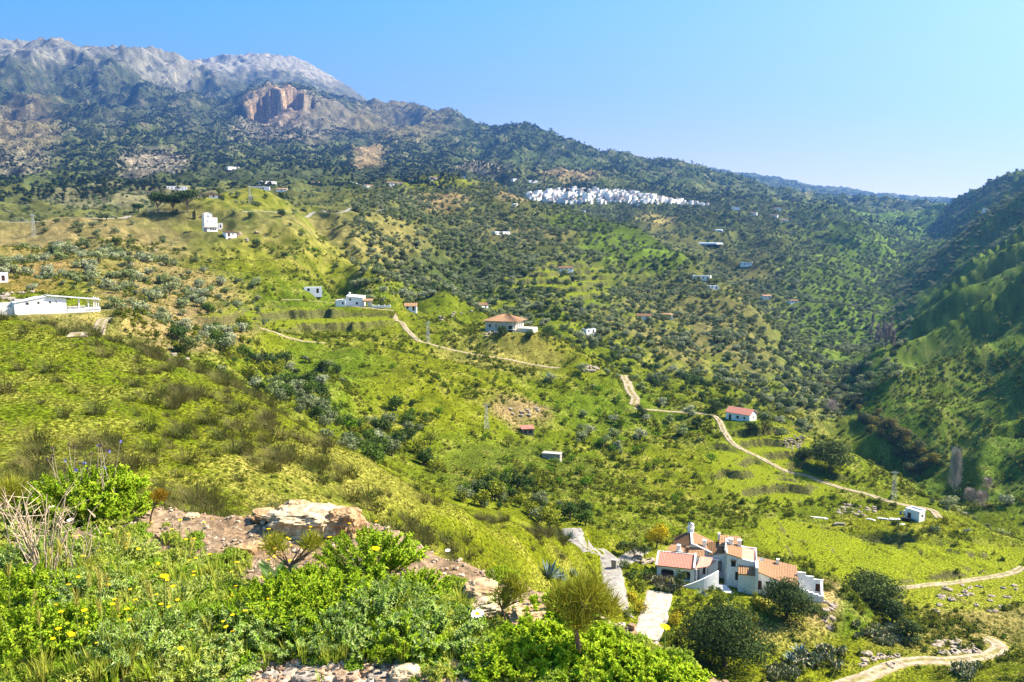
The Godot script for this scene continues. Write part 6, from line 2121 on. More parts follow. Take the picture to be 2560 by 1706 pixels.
func bare_shape(sd: int, tall: float, wide: float, twigs: int, col: Color, upright := true) -> Array:     # leafless branches: trunk, twigs
	rng.seed = sd
	var tr := begin()
	tube(tr, [Vector3(0, -0.4, 0), Vector3(0.05, tall * 0.4, 0), Vector3(0, tall * 0.8, 0.05)], [tall * 0.016, tall * 0.012, tall * 0.005], 6, Color(0.17, 0.14, 0.12))
	var st := begin()
	for k in twigs:
		var f := sqrt(rng.randf())
		var a := rng.randf() * TAU
		var out := Vector3(cos(a), 0, sin(a))
		var w := wide * 0.5 * (1.0 - 0.55 * f)
		var p0 := Vector3(0, tall * (0.06 + 0.72 * f), 0) + out * w * 0.12
		var reach := out * w * rng.randf_range(0.5, 1.0)
		var up := tall * (rng.randf_range(0.14, 0.26) if upright else rng.randf_range(0.05, 0.2))
		var p1 := p0 + reach * 0.7 + Vector3(0, up * 0.45, 0)
		var p2 := p0 + reach + Vector3(0, up, 0)
		var g := rng.randf_range(0.75, 1.25)
		tube(st, [p0, p1, p2], [tall * 0.004, tall * 0.003, tall * 0.0014], 3, Color(col.r * g, col.g * g, col.b * g))
		for t in 3:
			var q := p1.lerp(p2, rng.randf())
			var e := q + (out + dir_random() * 0.8 + Vector3(0, 1.2, 0)).normalized() * tall * 0.06
			tube(st, [q, e], [tall * 0.0013, tall * 0.0007], 3, Color(col.r * g, col.g * g, col.b * g))
	return [tr.commit(), st.commit()]

func agave_shape(sd: int) -> ArrayMesh:
	rng.seed = sd
	var st := begin()
	for k in 26:
		var a := k * 2.399
		var lift := lerpf(0.25, 1.35, k / 25.0)
		var out := Vector3(cos(a), 0, sin(a))
		var dir := (out * cos(lift) + Vector3.UP * sin(lift))
		var side := Vector3(-sin(a), 0, cos(a)) * 0.09
		var n := side.cross(dir).normalized()
		if n.y < 0.0:
			n = -n
		var l := rng.randf_range(0.9, 1.25)
		var b := out * 0.08
		var m := b + dir * l * 0.5 - n * 0.05
		var t := b + dir * l + Vector3(0, -0.08 * cos(lift), 0)
		var c := Color(0.14, 0.19, 0.165) * rng.randf_range(0.8, 1.2)
		c.a = 1.0
		for s in [-1.0, 1.0]:
			tri(st, b, b + side * s * 0.7 + n * 0.03, m + side * s + n * 0.05, n, c)
			tri(st, b, m + side * s + n * 0.05, m, n, c)
			tri(st, m, m + side * s + n * 0.05, t, n, c)
	return st.commit()

func cactus_shape(sd: int) -> ArrayMesh:       # prickly pear: flat pads growing from pads
	rng.seed = sd
	var st := begin()
	var pads := []
	for k in 10:
		pads.append([Vector3(rng.randf_range(-0.7, 0.7), 0.0, rng.randf_range(-0.7, 0.7)), Vector3(rng.randf_range(-0.3, 0.3), 1, rng.randf_range(-0.3, 0.3)).normalized(), 0])
	var i := 0
	while i < pads.size() and pads.size() < 70:
		var p: Array = pads[i]
		i += 1
		if p[2] < 4:
			for k in 2:
				pads.append([p[0] + p[1] * 0.34, (p[1] + dir_random() * 0.75 + Vector3(0, 0.2, 0)).normalized(), p[2] + 1])
	for p in pads:
		var up: Vector3 = p[1]
		var side := up.cross(dir_random()).normalized()
		var n := side.cross(up)
		var f := rng.randf_range(0.8, 1.2)
		var c := Color(0.165, 0.185, 0.085) * f
		if rng.randf() < 0.25:
			c = Color(0.33, 0.28, 0.19) * f
		c.a = 1.0
		var mid: Vector3 = p[0] + up * 0.2
		for k in 8:
			var a0 := TAU * k / 8
			var a1 := TAU * (k + 1) / 8
			var e0 := mid + side * cos(a0) * 0.14 + up * sin(a0) * 0.21
			var e1 := mid + side * cos(a1) * 0.14 + up * sin(a1) * 0.21
			tri(st, mid + n * 0.03, e0, e1, n, c)
			tri(st, mid - n * 0.03, e0, e1, -n, c)
	return st.commit()

func rock_shape(sd: int, flat := 0.6) -> ArrayMesh:      # an angular boulder about one metre across
	var n := FastNoiseLite.new()
	n.seed = sd
	n.frequency = 0.9
	var c := FastNoiseLite.new()
	c.seed = sd + 5
	c.frequency = 1.1
	c.noise_type = FastNoiseLite.TYPE_CELLULAR
	c.cellular_return_type = FastNoiseLite.RETURN_CELL_VALUE
	var st := begin()
	var U := 16
	var V := 10
	var at := func(i: int, j: int) -> Vector3:
		var th := TAU * i / U
		var ph := PI * j / V
		var d := Vector3(sin(ph) * cos(th), cos(ph), sin(ph) * sin(th))
		var q := d.sign() * Vector3(pow(absf(d.x), 0.7), pow(absf(d.y), 0.6), pow(absf(d.z), 0.7))
		return q * (0.5 + 0.16 * n.get_noise_3dv(d) + 0.08 * c.get_noise_3dv(d * 1.4)) * Vector3(1, flat, 0.8)
	for i in U:
		for j in V:
			quad(st, at.call(i, j), at.call((i + 1) % U, j), at.call((i + 1) % U, j + 1), at.call(i, j + 1))
	return st.commit()

func build_singles() -> void:
	var lm := leaf_mat(0.7)
	var bark := mat(Color.WHITE, 0.95)
	bark.vertex_color_use_as_albedo = true
	var oak_dark := tinted(lm, Color(0.05, 0.078, 0.022))
	var oak_mid := tinted(lm, Color(0.085, 0.115, 0.03))
	rng.seed = 60
	var big := tree_shape(201, 10.0, 14.5, 2.4, 24, 13000, 0.40, Color.WHITE, "round", 0.4)
	lone_tree("holm_oak", "huge dark round holm oak in front of the villa garden", "oak tree", spot(1812, 1668, 90, 170), big, oak_dark, bark)
	var mid := tree_shape(202, 7.5, 10.0, 1.6, 16, 7500, 0.36, Color.WHITE, "round", 0.32)
	lone_tree("holm_oak", "dark holm oak leaning against the villa's low wing", "oak tree", spot(1965, 1545, 90, 170), mid, oak_dark, bark)
	lone_tree("holm_oak", "wide dark holm oak in the hollow right of the villa", "oak tree", spot(2190, 1520, 100, 240), tree_shape(203, 7.0, 13.0, 1.4, 16, 3800, 0.55, Color.WHITE, "round", 0.3), oak_mid, bark)
	lone_tree("holm_oak", "small dark oak beside the round green plot", "oak tree", spot(2230, 1560, 100, 240), tree_shape(204, 4.6, 5.5, 1.0, 8, 1400, 0.45, Color.WHITE, "round", 0.2), oak_dark, bark)
	lone_tree("holm_oak", "dark oak bush below the round green plot", "oak tree", spot(2270, 1610, 100, 240), tree_shape(205, 4.2, 5.5, 0.8, 8, 1400, 0.45, Color.WHITE, "round", 0.2), oak_dark, bark)
	lone_tree("carob_tree", "broad dark carob tree in the meadow beside the upper track", "carob tree", spot(2075, 1172, 220, 360), tree_shape(206, 10.0, 17.0, 1.8, 20, 5200, 0.7, Color.WHITE, "round", 0.4), oak_mid, bark)
	lone_tree("carob_tree", "smaller carob tree left of the broad dark one", "carob tree", spot(2012, 1150, 220, 360), tree_shape(207, 5.0, 6.5, 1.0, 8, 1200, 0.55, Color.WHITE, "round", 0.22), oak_mid, bark)
	for e in [[1910, 1078, 7.5, 8.0, "round green tree right behind the small white house"], [1880, 1085, 5.0, 5.0, "round bush in front of the small white house's end wall"], [1790, 1028, 4.5, 7.0, "spreading green tree left of the small white house"], [1742, 1068, 3.6, 4.6, "leafy bush below the bend of the track"], [1605, 1040, 5.0, 5.0, "bright leafy tree at the fork of the tracks"], [1372, 846, 6.5, 9.0, "dark dense tree right of the hipped roof house"], [1326, 848, 4.0, 5.0, "round green bush between the hipped roof house and the dark tree"], [1256, 838, 4.5, 5.5, "glossy green bush in front of the hipped roof house"], [445, 852, 4.5, 6.0, "dark green bush on the bare brown soil"], [462, 888, 5.0, 6.5, "dark oak bush on the rim of the near hill"], [2380, 1250, 5.5, 8.0, "grey green tree at the foot of the bare poplar"]]:
		var sh := tree_shape(int(e[0]), e[2], e[3], e[2] * 0.15, 9, 1100, 0.5, Color.WHITE, "round", 0.2)
		lone_tree("broadleaf_tree", e[4], "tree", spot(e[0], e[1], 110, 460), sh, [oak_mid, tinted(lm, Color(0.045, 0.085, 0.018)), oak_dark][int(e[0]) % 3], bark)
	# stone pines on the crest
	for e in [[345, 527, 9.0, "green stone pine at the left end of the crest grove"], [395, 528, 15.0, "dark umbrella shaped stone pine on the crest by the road"], [432, 530, 14.0, "dark umbrella shaped stone pine in the middle of the grove"], [468, 526, 17.0, "widest dark umbrella pine nearest the tower house"]]:
		var sh := tree_shape(int(e[0]) + 300, e[2] * 0.85, e[2], e[2] * 0.3, 14, 1500, 1.0, Color.WHITE, "umbrella", 0.3)
		lone_tree("stone_pine", e[3], "pine tree", spot(e[0], e[1] + 4, 420, 800), sh, tinted(lm, Color(0.032, 0.06, 0.012)), bark)
	for e in [[483, 548, 5.0], [487, 548, 6.0], [958, 470, 9.0], [980, 466, 8.0]]:
		var sh := tree_shape(int(e[0]) + 500, e[2], e[2] * 0.22, 0.3, 7, 420, 0.4, Color.WHITE, "column", 0.12)
		lone_tree("cypress", "dark slender cypress beside a white hill house", "cypress", spot(e[0], e[1], 400, 1500), sh, tinted(lm, Color(0.02, 0.04, 0.014)), bark, 1.0, "cypresses by the hill houses")
	# mimosas and yellow shrubs round the villa
	var gold := tinted(lm, Color(0.42, 0.32, 0.01))
	lone_tree("mimosa", "golden yellow flowering mimosa tree behind the villa", "mimosa", spot(1640, 1372, 130, 220), tree_shape(221, 6.4, 6.0, 1.4, 10, 1500, 0.34, Color.WHITE, "round", 0.16), gold, bark)
	for e in [[1585, 1395, 3.6, "olive green shrub tree behind the villa's side road"], [1612, 1400, 3.4, "leafy green fruit tree beside the golden mimosa"], [1560, 1385, 3.0, "low green fruit tree by the road junction"], [1700, 1478, 4.6, "slim young tree in front of the carport"]]:
		lone_tree("fruit_tree", e[3], "tree", spot(e[0], e[1], 100, 220), tree_shape(int(e[0]) + 230, e[2], e[2] * (0.55 if e[0] > 1690 else 1.1), e[2] * 0.35, 7, 700, 0.3, Color.WHITE, "round", 0.1), [oak_mid, tinted(lm, Color(0.10, 0.12, 0.02))][int(e[0]) % 2], bark)
	var shrubs := [[1585, 1505, 3.2, 0], [1600, 1530, 3.0, 0], [1572, 1545, 2.6, 2], [1600, 1475, 2.8, 2], [1580, 1455, 3.2, 1], [1612, 1450, 3.0, 1], [1560, 1420, 2.4, 1], [1690, 1560, 3.0, 0], [1700, 1530, 2.4, 2], [1720, 1590, 2.6, 0], [1745, 1500, 2.0, 2], [1800, 1505, 2.6, 2], [1830, 1500, 2.0, 1], [1780, 1480, 1.8, 1], [1755, 1465, 1.5, 1], [1860, 1480, 1.8, 1], [1895, 1525, 3.2, 0], [1930, 1540, 2.6, 2], [2040, 1530, 2.4, 1], [2060, 1545, 1.8, 1], [1745, 1545, 2.2, 1], [1670, 1600, 2.2, 2], [1690, 1640, 1.8, 2], [1880, 1560, 2.6, 0]]
	var bush := [bush_shape(241, 1.0, 0.85, 420, 0.11, Color.WHITE), bush_shape(242, 1.0, 0.75, 420, 0.11, Color.WHITE)]
	var tones := [tinted(lm, Color(0.34, 0.28, 0.016)), tinted(lm, Color(0.07, 0.115, 0.022)), tinted(lm, Color(0.15, 0.19, 0.02))]
	for e in shrubs:
		var p := spot(e[0], e[1], 95, 200)
		if p == Vector3.INF:
			continue
		var o := thing("garden_shrub", ["yellow flowering shrub on the slope round the villa", "dark green shrub in the villa garden", "fresh green shrub on the slope round the villa"][e[3]], "shrub", p, rng.randf() * TAU, ["yellow shrubs round the villa", "dark shrubs round the villa", "green shrubs round the villa"][e[3]])
		o.scale = Vector3.ONE * e[2]
		part("foliage", bush[e[0] % 2], tones[e[3]], o)
	# leafless trees along the river
	var grey := mat(Color.WHITE, 0.95)
	grey.vertex_color_use_as_albedo = true
	var poplar := bare_shape(251, 18.0, 5.0, 520, Color(0.46, 0.41, 0.37))
	lone_tree("bare_poplar", "tall leafless grey poplar beside the stream", "poplar", spot(2385, 1240, 230, 420), poplar, grey, bark, 1.0, "", "branches")
	var low := bare_shape(252, 6.0, 6.0, 420, Color(0.28, 0.235, 0.21), false)
	for e in [[2425, 1258, 1.0, "tangled leafless thicket right of the bare poplar"], [2455, 1270, 1.1, "leafless grey thicket spreading under the shaded slope"], [2470, 1228, 0.9, "pale leafless bush on the dark shaded slope"], [2080, 1035, 1.4, "leafless grey tree in the stream bed above the carob"]]:
		lone_tree("leafless_tree", e[3], "tree", spot(e[0], e[1], 230, 560), low, grey, bark, e[2], "", "branches")
	var small_poplar := bare_shape(253, 12.0, 2.6, 420, Color(0.27, 0.22, 0.20))
	rng.seed = 61
	for k in 14:
		var p := spot(2205 + rng.randf_range(-28, 40), 850 + rng.randf_range(-40, 30), 420, 1000)
		if p != Vector3.INF:
			lone_tree("valley_poplar", "slender leafless poplar in the far stream bed", "poplar", p, small_poplar, grey, bark, rng.randf_range(0.8, 1.2), "leafless poplars in the stream bed", "branches")
	# willows and reeds
	var willow := tree_shape(254, 5.0, 6.0, 0.6, 9, 900, 0.5, Color.WHITE, "round", 0.14)
	var wt := [tinted(lm, Color(0.17, 0.15, 0.045)), tinted(lm, Color(0.10, 0.115, 0.05)), tinted(lm, Color(0.19, 0.165, 0.03)), tinted(lm, Color(0.085, 0.12, 0.03))]
	for k in 70:
		var f := rng.randf()
		var u := lerpf(2090, 2340, f) + rng.randf_range(-30, 20)
		var v := lerpf(1010, 1215, f) + rng.randf_range(-60, 10)
		var p := spot(u, v, 290, 560)
		if p == Vector3.INF:
			continue
		var o := lone_tree("willow", ["tawny", "grey green", "golden", "fresh green"][k % 4] + " willow " + (["in the stream bed above the carob", "in the stream bed left of the bare poplar"][0 if u < 2200 else 1]), "willow", p, willow, wt[k % 4], bark, rng.randf_range(0.5, 1.15), "willows along the stream")
	# agaves and prickly pears
	var agave := agave_shape(261)
	var am := leaf_mat(0.1, 0.6)
	for e in [[1372, 1445, 2.6, "large blue grey agave on the near slope above the road"], [1400, 1452, 1.6, "smaller blue grey agave beside the large one"], [1432, 1440, 1.3, "pale agave on the road's edge"], [1425, 1346, 1.6, "pale blue agave at the bend of the road"], [2002, 1642, 2.2, "blue grey agave among the prickly pears"], [1975, 1655, 1.6, "small agave left of the prickly pears"], [1756, 1490, 1.2, "agave in the villa garden"]]:
		var p := spot(e[0], e[1], 60, 200)
		if p != Vector3.INF:
			var o := thing("agave", e[3], "agave", p)
			o.scale = Vector3.ONE * e[2]
			part("leaves", agave, am, o)
	var cactus := [cactus_shape(262), cactus_shape(263)]
	rng.seed = 62
	for k in 90:
		var c: Array = [[2050, 1655, 60, 28], [2190, 1590, 50, 25], [2215, 1600, 40, 20], [1950, 1690, 40, 14], [2410, 1690, 26, 14], [1670, 1470, 30, 14]][k % 6]
		var p := spot(c[0] + rng.randf_range(-1, 1) * c[2], c[1] + rng.randf_range(-1, 1) * c[3], 90, 220)
		if p != Vector3.INF:
			var o := thing("prickly_pear", "grey green prickly pear clump " + ["among the agaves above the valley track", "below the round green plot", "beside the small dark oaks", "left of the agaves by the track", "below the far bend of the valley track", "on the slope beside the carport"][k % 6], "cactus", p, rng.randf() * TAU, "prickly pears on the dry banks")
			o.scale = Vector3.ONE * rng.randf_range(0.8, 1.5)
			part("pads", cactus[k % 2], am, o)
	# outcrops and loose rock
	var rocks := []
	for k in 5:
		rocks.append(rock_shape(270 + k, 0.55))
	var pale := grain_mat(Color(0.46, 0.38, 0.28), 0.5, 0.5, 0.95, 2.0, 41)
	var n := 0
	for c in [[45, 745, 55, 22, 14, 3.0, "pale rock slab on the slope beside the farm building", "rocks beside the farm"], [1480, 925, 16, 10, 8, 2.6, "white rock on the crest of the spur", "white rocks on the spur crest"], [1240, 830, 30, 10, 10, 1.8, "grey rock under the hipped roof house", "rocks under the hipped roof house"], [2140, 1275, 50, 14, 26, 1.3, "broken rock in the cut bank behind the shed", "rocks behind the shed"], [1985, 1105, 24, 18, 40, 1.0, "loose grey stone in the rubble heap by the meadow", "rubble by the meadow"], [2400, 1620, 60, 16, 22, 1.8, "pale rock in the bank above the valley track", "rocks above the valley track"], [2200, 1650, 50, 16, 12, 1.4, "pale rock in the bank below the prickly pears", "rocks below the prickly pears"], [1310, 1030, 40, 12, 10, 1.6, "tan rock lying on the bare patch", "rocks on the bare patch"], [600, 590, 60, 14, 10, 2.6, "grey rock on the dry slope below the tower house", "rocks below the tower house"], [340, 640, 60, 24, 10, 2.2, "grey rock on the dry left hand slope", "rocks on the dry slope"], [1140, 790, 40, 12, 10, 2.2, "grey rock in the cut bank beside the hipped roof house", "rocks in the cut bank"], [1610, 1400, 20, 8, 3, 2.2, "whitish boulder beside the villa's side road", "boulders by the side road"], [460, 890, 40, 16, 6, 1.6, "grey rock near the rim of the near hill", "rocks on the near rim"], [2080, 1540, 20, 40, 14, 1.2, "pale stone on the dry bank right of the villa", "stones right of the villa"], [2440, 1500, 110, 40, 26, 1.3, "pale stone on the brown slope", "stones on the brown slope"]]:
		for k in c[4]:
			var p := spot(c[0] + rng.randf_range(-1, 1) * c[2], c[1] + rng.randf_range(-1, 1) * c[3], 80, 620)
			if p == Vector3.INF:
				continue
			var o := part("rock", rocks[rng.randi() % 5], pale, self, p, rng.randf() * TAU)
			o.name = numbered("rock")
			o.scale = Vector3(rng.randf_range(0.7, 1.4), rng.randf_range(0.6, 1.2), rng.randf_range(0.7, 1.3)) * c[5]
			tag(o, c[6], "rock", c[7])
			n += 1
	print("rocks ", n)

# ---------------------------------------------------------------- the bank at our feet
const EDGE := [[-1500.0, 6.6], [0.0, 6.0], [350.0, 5.35], [600.0, 5.05], [900.0, 4.75], [1080.0, 4.25], [1200.0, 3.95], [1330.0, 3.65], [1500.0, 3.4], [1650.0, 3.2], [1800.0, 3.0], [2560.0, 2.7], [4000.0, 2.5]]
var n_bank := FastNoiseLite.new()

func edge_at(a: float) -> float:
	var u := IMG_W * 0.5 + FOCAL * 0.95 * tan(clampf(a, -1.0, 1.0))
	for k in EDGE.size() - 1:
		if u < EDGE[k + 1][0]:
			return lerpf(EDGE[k][1], EDGE[k + 1][1], clampf((u - EDGE[k][0]) / (EDGE[k + 1][0] - EDGE[k][0]), 0.0, 1.0))
	return EDGE[-1][1]

func bank(x: float, z: float) -> float:
	var r := sqrt(x * x + z * z)
	var e := edge_at(atan2(x, -z)) + 0.12 * n_bank.get_noise_2d(x * 1.3, z * 1.3)
	var over := maxf(0.0, r - e)
	var y := -EYE + 0.05 * n_bank.get_noise_2d(x, z) + 0.02 * n_bank.get_noise_2d(x * 5.0, z * 5.0) + 0.016 * n_bank.get_noise_2d(x * 17.0, z * 17.0)
	return y - over * smoothstep(0.0, 0.5, over) * 1.15

func fg(u: float, v: float) -> Vector3:
	var a := ray(u, v)
	var r := minf(EYE / maxf(-a.y, 0.05), edge_at(a.x) - 0.05)
	for k in 4:
		var y := bank(r * sin(a.x), -r * cos(a.x))
		r = minf(y / minf(a.y, -0.05), edge_at(a.x) - 0.02)
	return Vector3(r * sin(a.x), bank(r * sin(a.x), -r * cos(a.x)), -r * cos(a.x))

func px_m(p: Vector3) -> float:       # metres that one photo pixel spans at a point
	return p.length() / FOCAL

func blade_leaf(st: SurfaceTool, p: Vector3, dir: Vector3, up: Vector3, size: float, wide: float, col: Color) -> void:   # a pointed leaf with a creased midrib
	var side := dir.cross(up).normalized()
	var n := side.cross(dir).normalized()
	if n.dot(up) < 0.0:
		n = -n
	var m1 := p + dir * size * 0.35 - n * size * 0.02
	var m2 := p + dir * size * 0.7 - n * size * 0.05
	var tip := p + dir * size - n * size * 0.14
	for s in [-1.0, 1.0]:
		var a: Vector3 = p + dir * size * 0.3 + side * s * wide * 0.5 + n * wide * 0.14
		var b: Vector3 = p + dir * size * 0.68 + side * s * wide * 0.36 + n * wide * 0.08
		for t in [[p, a, m1], [m1, a, b], [m1, b, m2], [m2, b, tip]]:
			var fn: Vector3 = (t[2] - t[0]).cross(t[1] - t[0]).normalized()
			if fn.dot(n) < 0.0:
				fn = -fn
			tri(st, t[0], t[1], t[2], (fn * 0.8 + up * 0.2).normalized(), col)

func herb_shape(sd: int, stems: int, per: int, wide: float, tall: float, size: float, broad: float, c0: Color, c1: Color) -> Array:     # [stems, leaves] of a bushy herb
	rng.seed = sd
	var ss := begin()
	var ls := begin()
	for k in stems:
		var a := rng.randf() * TAU
		var out := Vector3(cos(a), 0, sin(a)) * sqrt(rng.randf())
		var h := tall * (1.0 - 0.45 * out.length_squared()) * rng.randf_range(0.75, 1.1)
		var base := out * wide * 0.16
		var top := out * wide * 0.5 + Vector3(0, h, 0)
		var mid := base.lerp(top, 0.5) + Vector3(0, h * 0.12, 0)
		tube(ss, [base, mid, top], [0.004, 0.003, 0.0015], 3, Color(0.12, 0.14, 0.03))
		for l in per:
			var f := 0.25 + 0.75 * sqrt(rng.randf())
			var p := base.lerp(mid, f * 2.0) if f < 0.5 else mid.lerp(top, f * 2.0 - 1.0)
			var d := (dir_random() + out.normalized() * 0.4 + Vector3(0, 0.35, 0)).normalized()
			var up := (Vector3.UP + out * 0.7 + dir_random() * 0.5).normalized()
			var g := rng.randf_range(0.75, 1.2)
			var c := c0.lerp(c1, rng.randf()) * g
			c.a = 1.0
			var s := size * rng.randf_range(0.6, 1.25)
			blade_leaf(ls, p, d, up, s, s * broad, c)
	return [ss.commit(), ls.commit()]

func daisy_shape(sd: int, petals: int, rad: float, col: Color, tall: float) -> Array:     # [stem, petals, disc]
	rng.seed = sd
	var st := begin()
	var lean := Vector3(rng.randf_range(-0.25, 0.25), 0, rng.randf_range(-0.25, 0.25)) * tall
	var top := Vector3(0, tall, 0) + lean
	tube(st, [Vector3(0, -0.03, 0), Vector3(0, tall * 0.5, 0) + lean * 0.3, top], [0.0025, 0.002, 0.0016], 4, Color(0.12, 0.15, 0.03))
	var ps := begin()
	var face := (Vector3.UP + lean / tall * 1.5 + Vector3(0.1, 0, 0.25)).normalized()
	var sx := face.cross(Vector3.FORWARD).normalized()
	var sz := face.cross(sx)
	for k in petals:
		var a := TAU * k / petals + rng.randf_range(-0.08, 0.08)
		var d := (sx * cos(a) + sz * sin(a))
		var s := face.cross(d) * rad * 2.2 / petals
		var l := rad * rng.randf_range(0.88, 1.05)
		var p0 := top + d * rad * 0.15
		var m := top + d * l * 0.65 + face * rad * 0.12
		var t := top + d * l + face * rad * 0.05
		var g := rng.randf_range(0.88, 1.08)
		var c := Color(col.r * g, col.g * g, col.b * g)
		tri(ps, p0, m - s, m + s, face, c)
		tri(ps, m - s, m + s, t, face, c)
	var ds := begin()
	for k in 8:
		var a0 := TAU * k / 8
		var a1 := TAU * (k + 1) / 8
		var e0 := top + (sx * cos(a0) + sz * sin(a0)) * rad * 0.34 + face * 0.001
		var e1 := top + (sx * cos(a1) + sz * sin(a1)) * rad * 0.34 + face * 0.001
		tri(ds, top + face * rad * 0.2, e0, e1, face, Color(0.55, 0.27, 0.01))
	return [st.commit(), ps.commit(), ds.commit()]

func broom_shape(sd: int, tall: float, trunk: Array, lobes: Array, stems: int) -> Array:      # cropped broom: bare twisted trunk, brushes of thin green stems
	rng.seed = sd
	var ts := begin()
	var bs := begin()
	var fork: Vector3 = trunk[-1]
	var rr := []
	for k in trunk.size():
		rr.append(lerpf(0.011, 0.006, float(k) / (trunk.size() - 1)) * tall / 0.4)
	tube(ts, trunk, rr, 6, Color(0.16, 0.10, 0.06))
	for L in lobes:
		var c: Vector3 = L[0]
		var rad: float = L[1]
		for k in 7:
			var e := c + dir_random() * rad * 0.5 - Vector3(0, rad * 0.35, 0)
			tube(ts, [fork, fork.lerp(e, 0.5) + dir_random() * rad * 0.12, e], [0.005 * tall / 0.4, 0.0035 * tall / 0.4, 0.002], 4, Color(0.17, 0.11, 0.065))
		for k in stems:
			var q := c + dir_random() * rad * pow(rng.randf(), 0.5) * Vector3(0.75, 0.6, 0.75) - Vector3(0, rad * 0.2, 0)
			var d := ((q - c) / rad * 0.8 + Vector3(0.05, 0.75, 0) + dir_random() * 0.45).normalized()
			var len := rad * rng.randf_range(0.35, 0.75)
			var side := d.cross(dir_random()).normalized() * 0.0022
			var g := rng.randf_range(0.65, 1.25)
			var col := Color(0.27, 0.30, 0.025).lerp(Color(0.40, 0.38, 0.06), rng.randf()) * g
			col.a = 1.0
			var n := side.cross(d).normalized()
			var tip := q + d * len + dir_random() * len * 0.12
			tri(bs, q - side, q + side, tip, n, col)
			tri(bs, q - n * 0.002, q + n * 0.002, tip, side.normalized(), col)
	return [ts.commit(), bs.commit()]

func boulder_mesh(sd: int, size: Vector3) -> ArrayMesh:       # the ochre outcrop: cracked, layered, flat sided
	var n := FastNoiseLite.new()
	n.seed = sd
	n.frequency = 1.3
	n.fractal_octaves = 4
	var c := FastNoiseLite.new()
	c.seed = sd + 1
	c.frequency = 1.7
	c.noise_type = FastNoiseLite.TYPE_CELLULAR
	c.cellular_return_type = FastNoiseLite.RETURN_CELL_VALUE
	var st := begin()
	var U := 72
	var V := 40
	var pts := []
	for j in V + 1:
		for i in U:
			var th := TAU * i / U
			var ph := PI * j / V
			var d := Vector3(cos(ph), sin(ph) * cos(th), sin(ph) * sin(th))
			var q := d.sign() * Vector3(pow(absf(d.x), 0.75), pow(absf(d.y), 0.7), pow(absf(d.z), 0.75))
			var f := 0.5 + 0.10 * n.get_noise_3dv(d * 0.9) + 0.075 * c.get_noise_3dv(d * 1.1) + 0.014 * c.get_noise_3dv(d * 3.1) + 0.02 * n.get_noise_3dv(d * 6.0)
			pts.append(q * f * size)
	for j in V:
		for i in U:
			var k := j * U + i
			var k2 := j * U + (i + 1) % U
			quad(st, pts[k], pts[k2], pts[k2 + U], pts[k + U])
	return st.commit()

func bush_list() -> Array:        # photo x, y of the base, width in pixels, kind, what it is
	return [[930, 1440, 270, 0, "rounded leafy green bush right of the boulder"], [690, 1560, 260, 0, "leafy green herb below the small forked broom"], [820, 1560, 280, 0, "dense green herb clump in the middle of the bank"], [960, 1570, 280, 1, "dense green herb clump right of the middle"], [1080, 1610, 260, 1, "pale green herb on the right shoulder of the bank"], [880, 1620, 230, 1, "leafy herb overhanging the gravel strip"], [740, 1615, 220, 1, "grey green herb beside the gravel strip"], [1010, 1630, 220, 0, "bright herb at the gravel's right end"], [1150, 1660, 200, 1, "small leaved herb beside the white daisy"], [590, 1600, 240, 1, "grey green herb left of the middle clump"], [760, 1490, 200, 0, "fresh herb behind the middle clump"], [900, 1490, 220, 3, "narrow leaved herb under the rounded bush"], [1040, 1500, 200, 0, "green herb at the crest of the right slope"], [220, 1275, 260, 0, "dark green bush under the dried flower stalks"], [310, 1290, 160, 0, "low green bush right of the dried flower stalks"], [140, 1290, 200, 0, "leafy bush behind the dry twigs"], [40, 1320, 200, 3, "yellowish bush at the foot of the dry twigs"], [1330, 1640, 240, 2, "broad leaved nettle left of the tall broom"], [1440, 1690, 260, 2, "broad leaved nettle under the tall broom"], [1540, 1690, 260, 2, "broad leaved nettle right of the tall broom"], [1620, 1720, 240, 2, "bright nettle above the yellow flower"], [1250, 1690, 220, 2, "nettle clump right of the white daisy"], [1370, 1560, 200, 2, "bright nettle behind the tall broom"], [1700, 1740, 220, 2, "nettle at the lower right end of the bank"], [1480, 1620, 200, 2, "nettle clump against the tall broom's stem"], [480, 1660, 240, 3, "grey green flowering herb by the gravel's left end"], [350, 1640, 240, 1, "grey leaved herb among the yellow daisies"], [200, 1620, 240, 0, "dark green herb among the wild barley"], [80, 1640, 240, 0, "dark green herb by the barley spikes"], [60, 1520, 220, 0, "feathery dark herb under the dry twigs"], [190, 1510, 220, 1, "mixed herb right of the dry twigs"], [320, 1500, 220, 3, "narrow leaved herb below the dead broom"], [450, 1520, 220, 3, "pale herb full of yellow daisies"], [300, 1400, 180, 3, "yellow green herb near the bare soil"], [430, 1420, 170, 3, "yellow green herb behind the big daisies"], [200, 1410, 180, 3, "yellow green herb beside the twig bush"], [100, 1420, 180, 1, "grey green herb behind the twig bush"], [540, 1470, 160, 3, "sparse herb at the edge of the bare soil"], [1255, 1440, 90, 0, "small herb on the rim near the red brown rock"], [1135, 1470, 80, 0, "small thistle like herb on the rim"], [560, 1690, 160, 1, "grey herb in the gravel's left end"]]

func near_bush(p: Vector3, list: Array) -> String:
	var best := ""
	var least := 1e9
	for e in list:
		var d := fg(e[0], e[1]).distance_to(p)
		if d < least:
			least = d
			best = e[4]
	return best

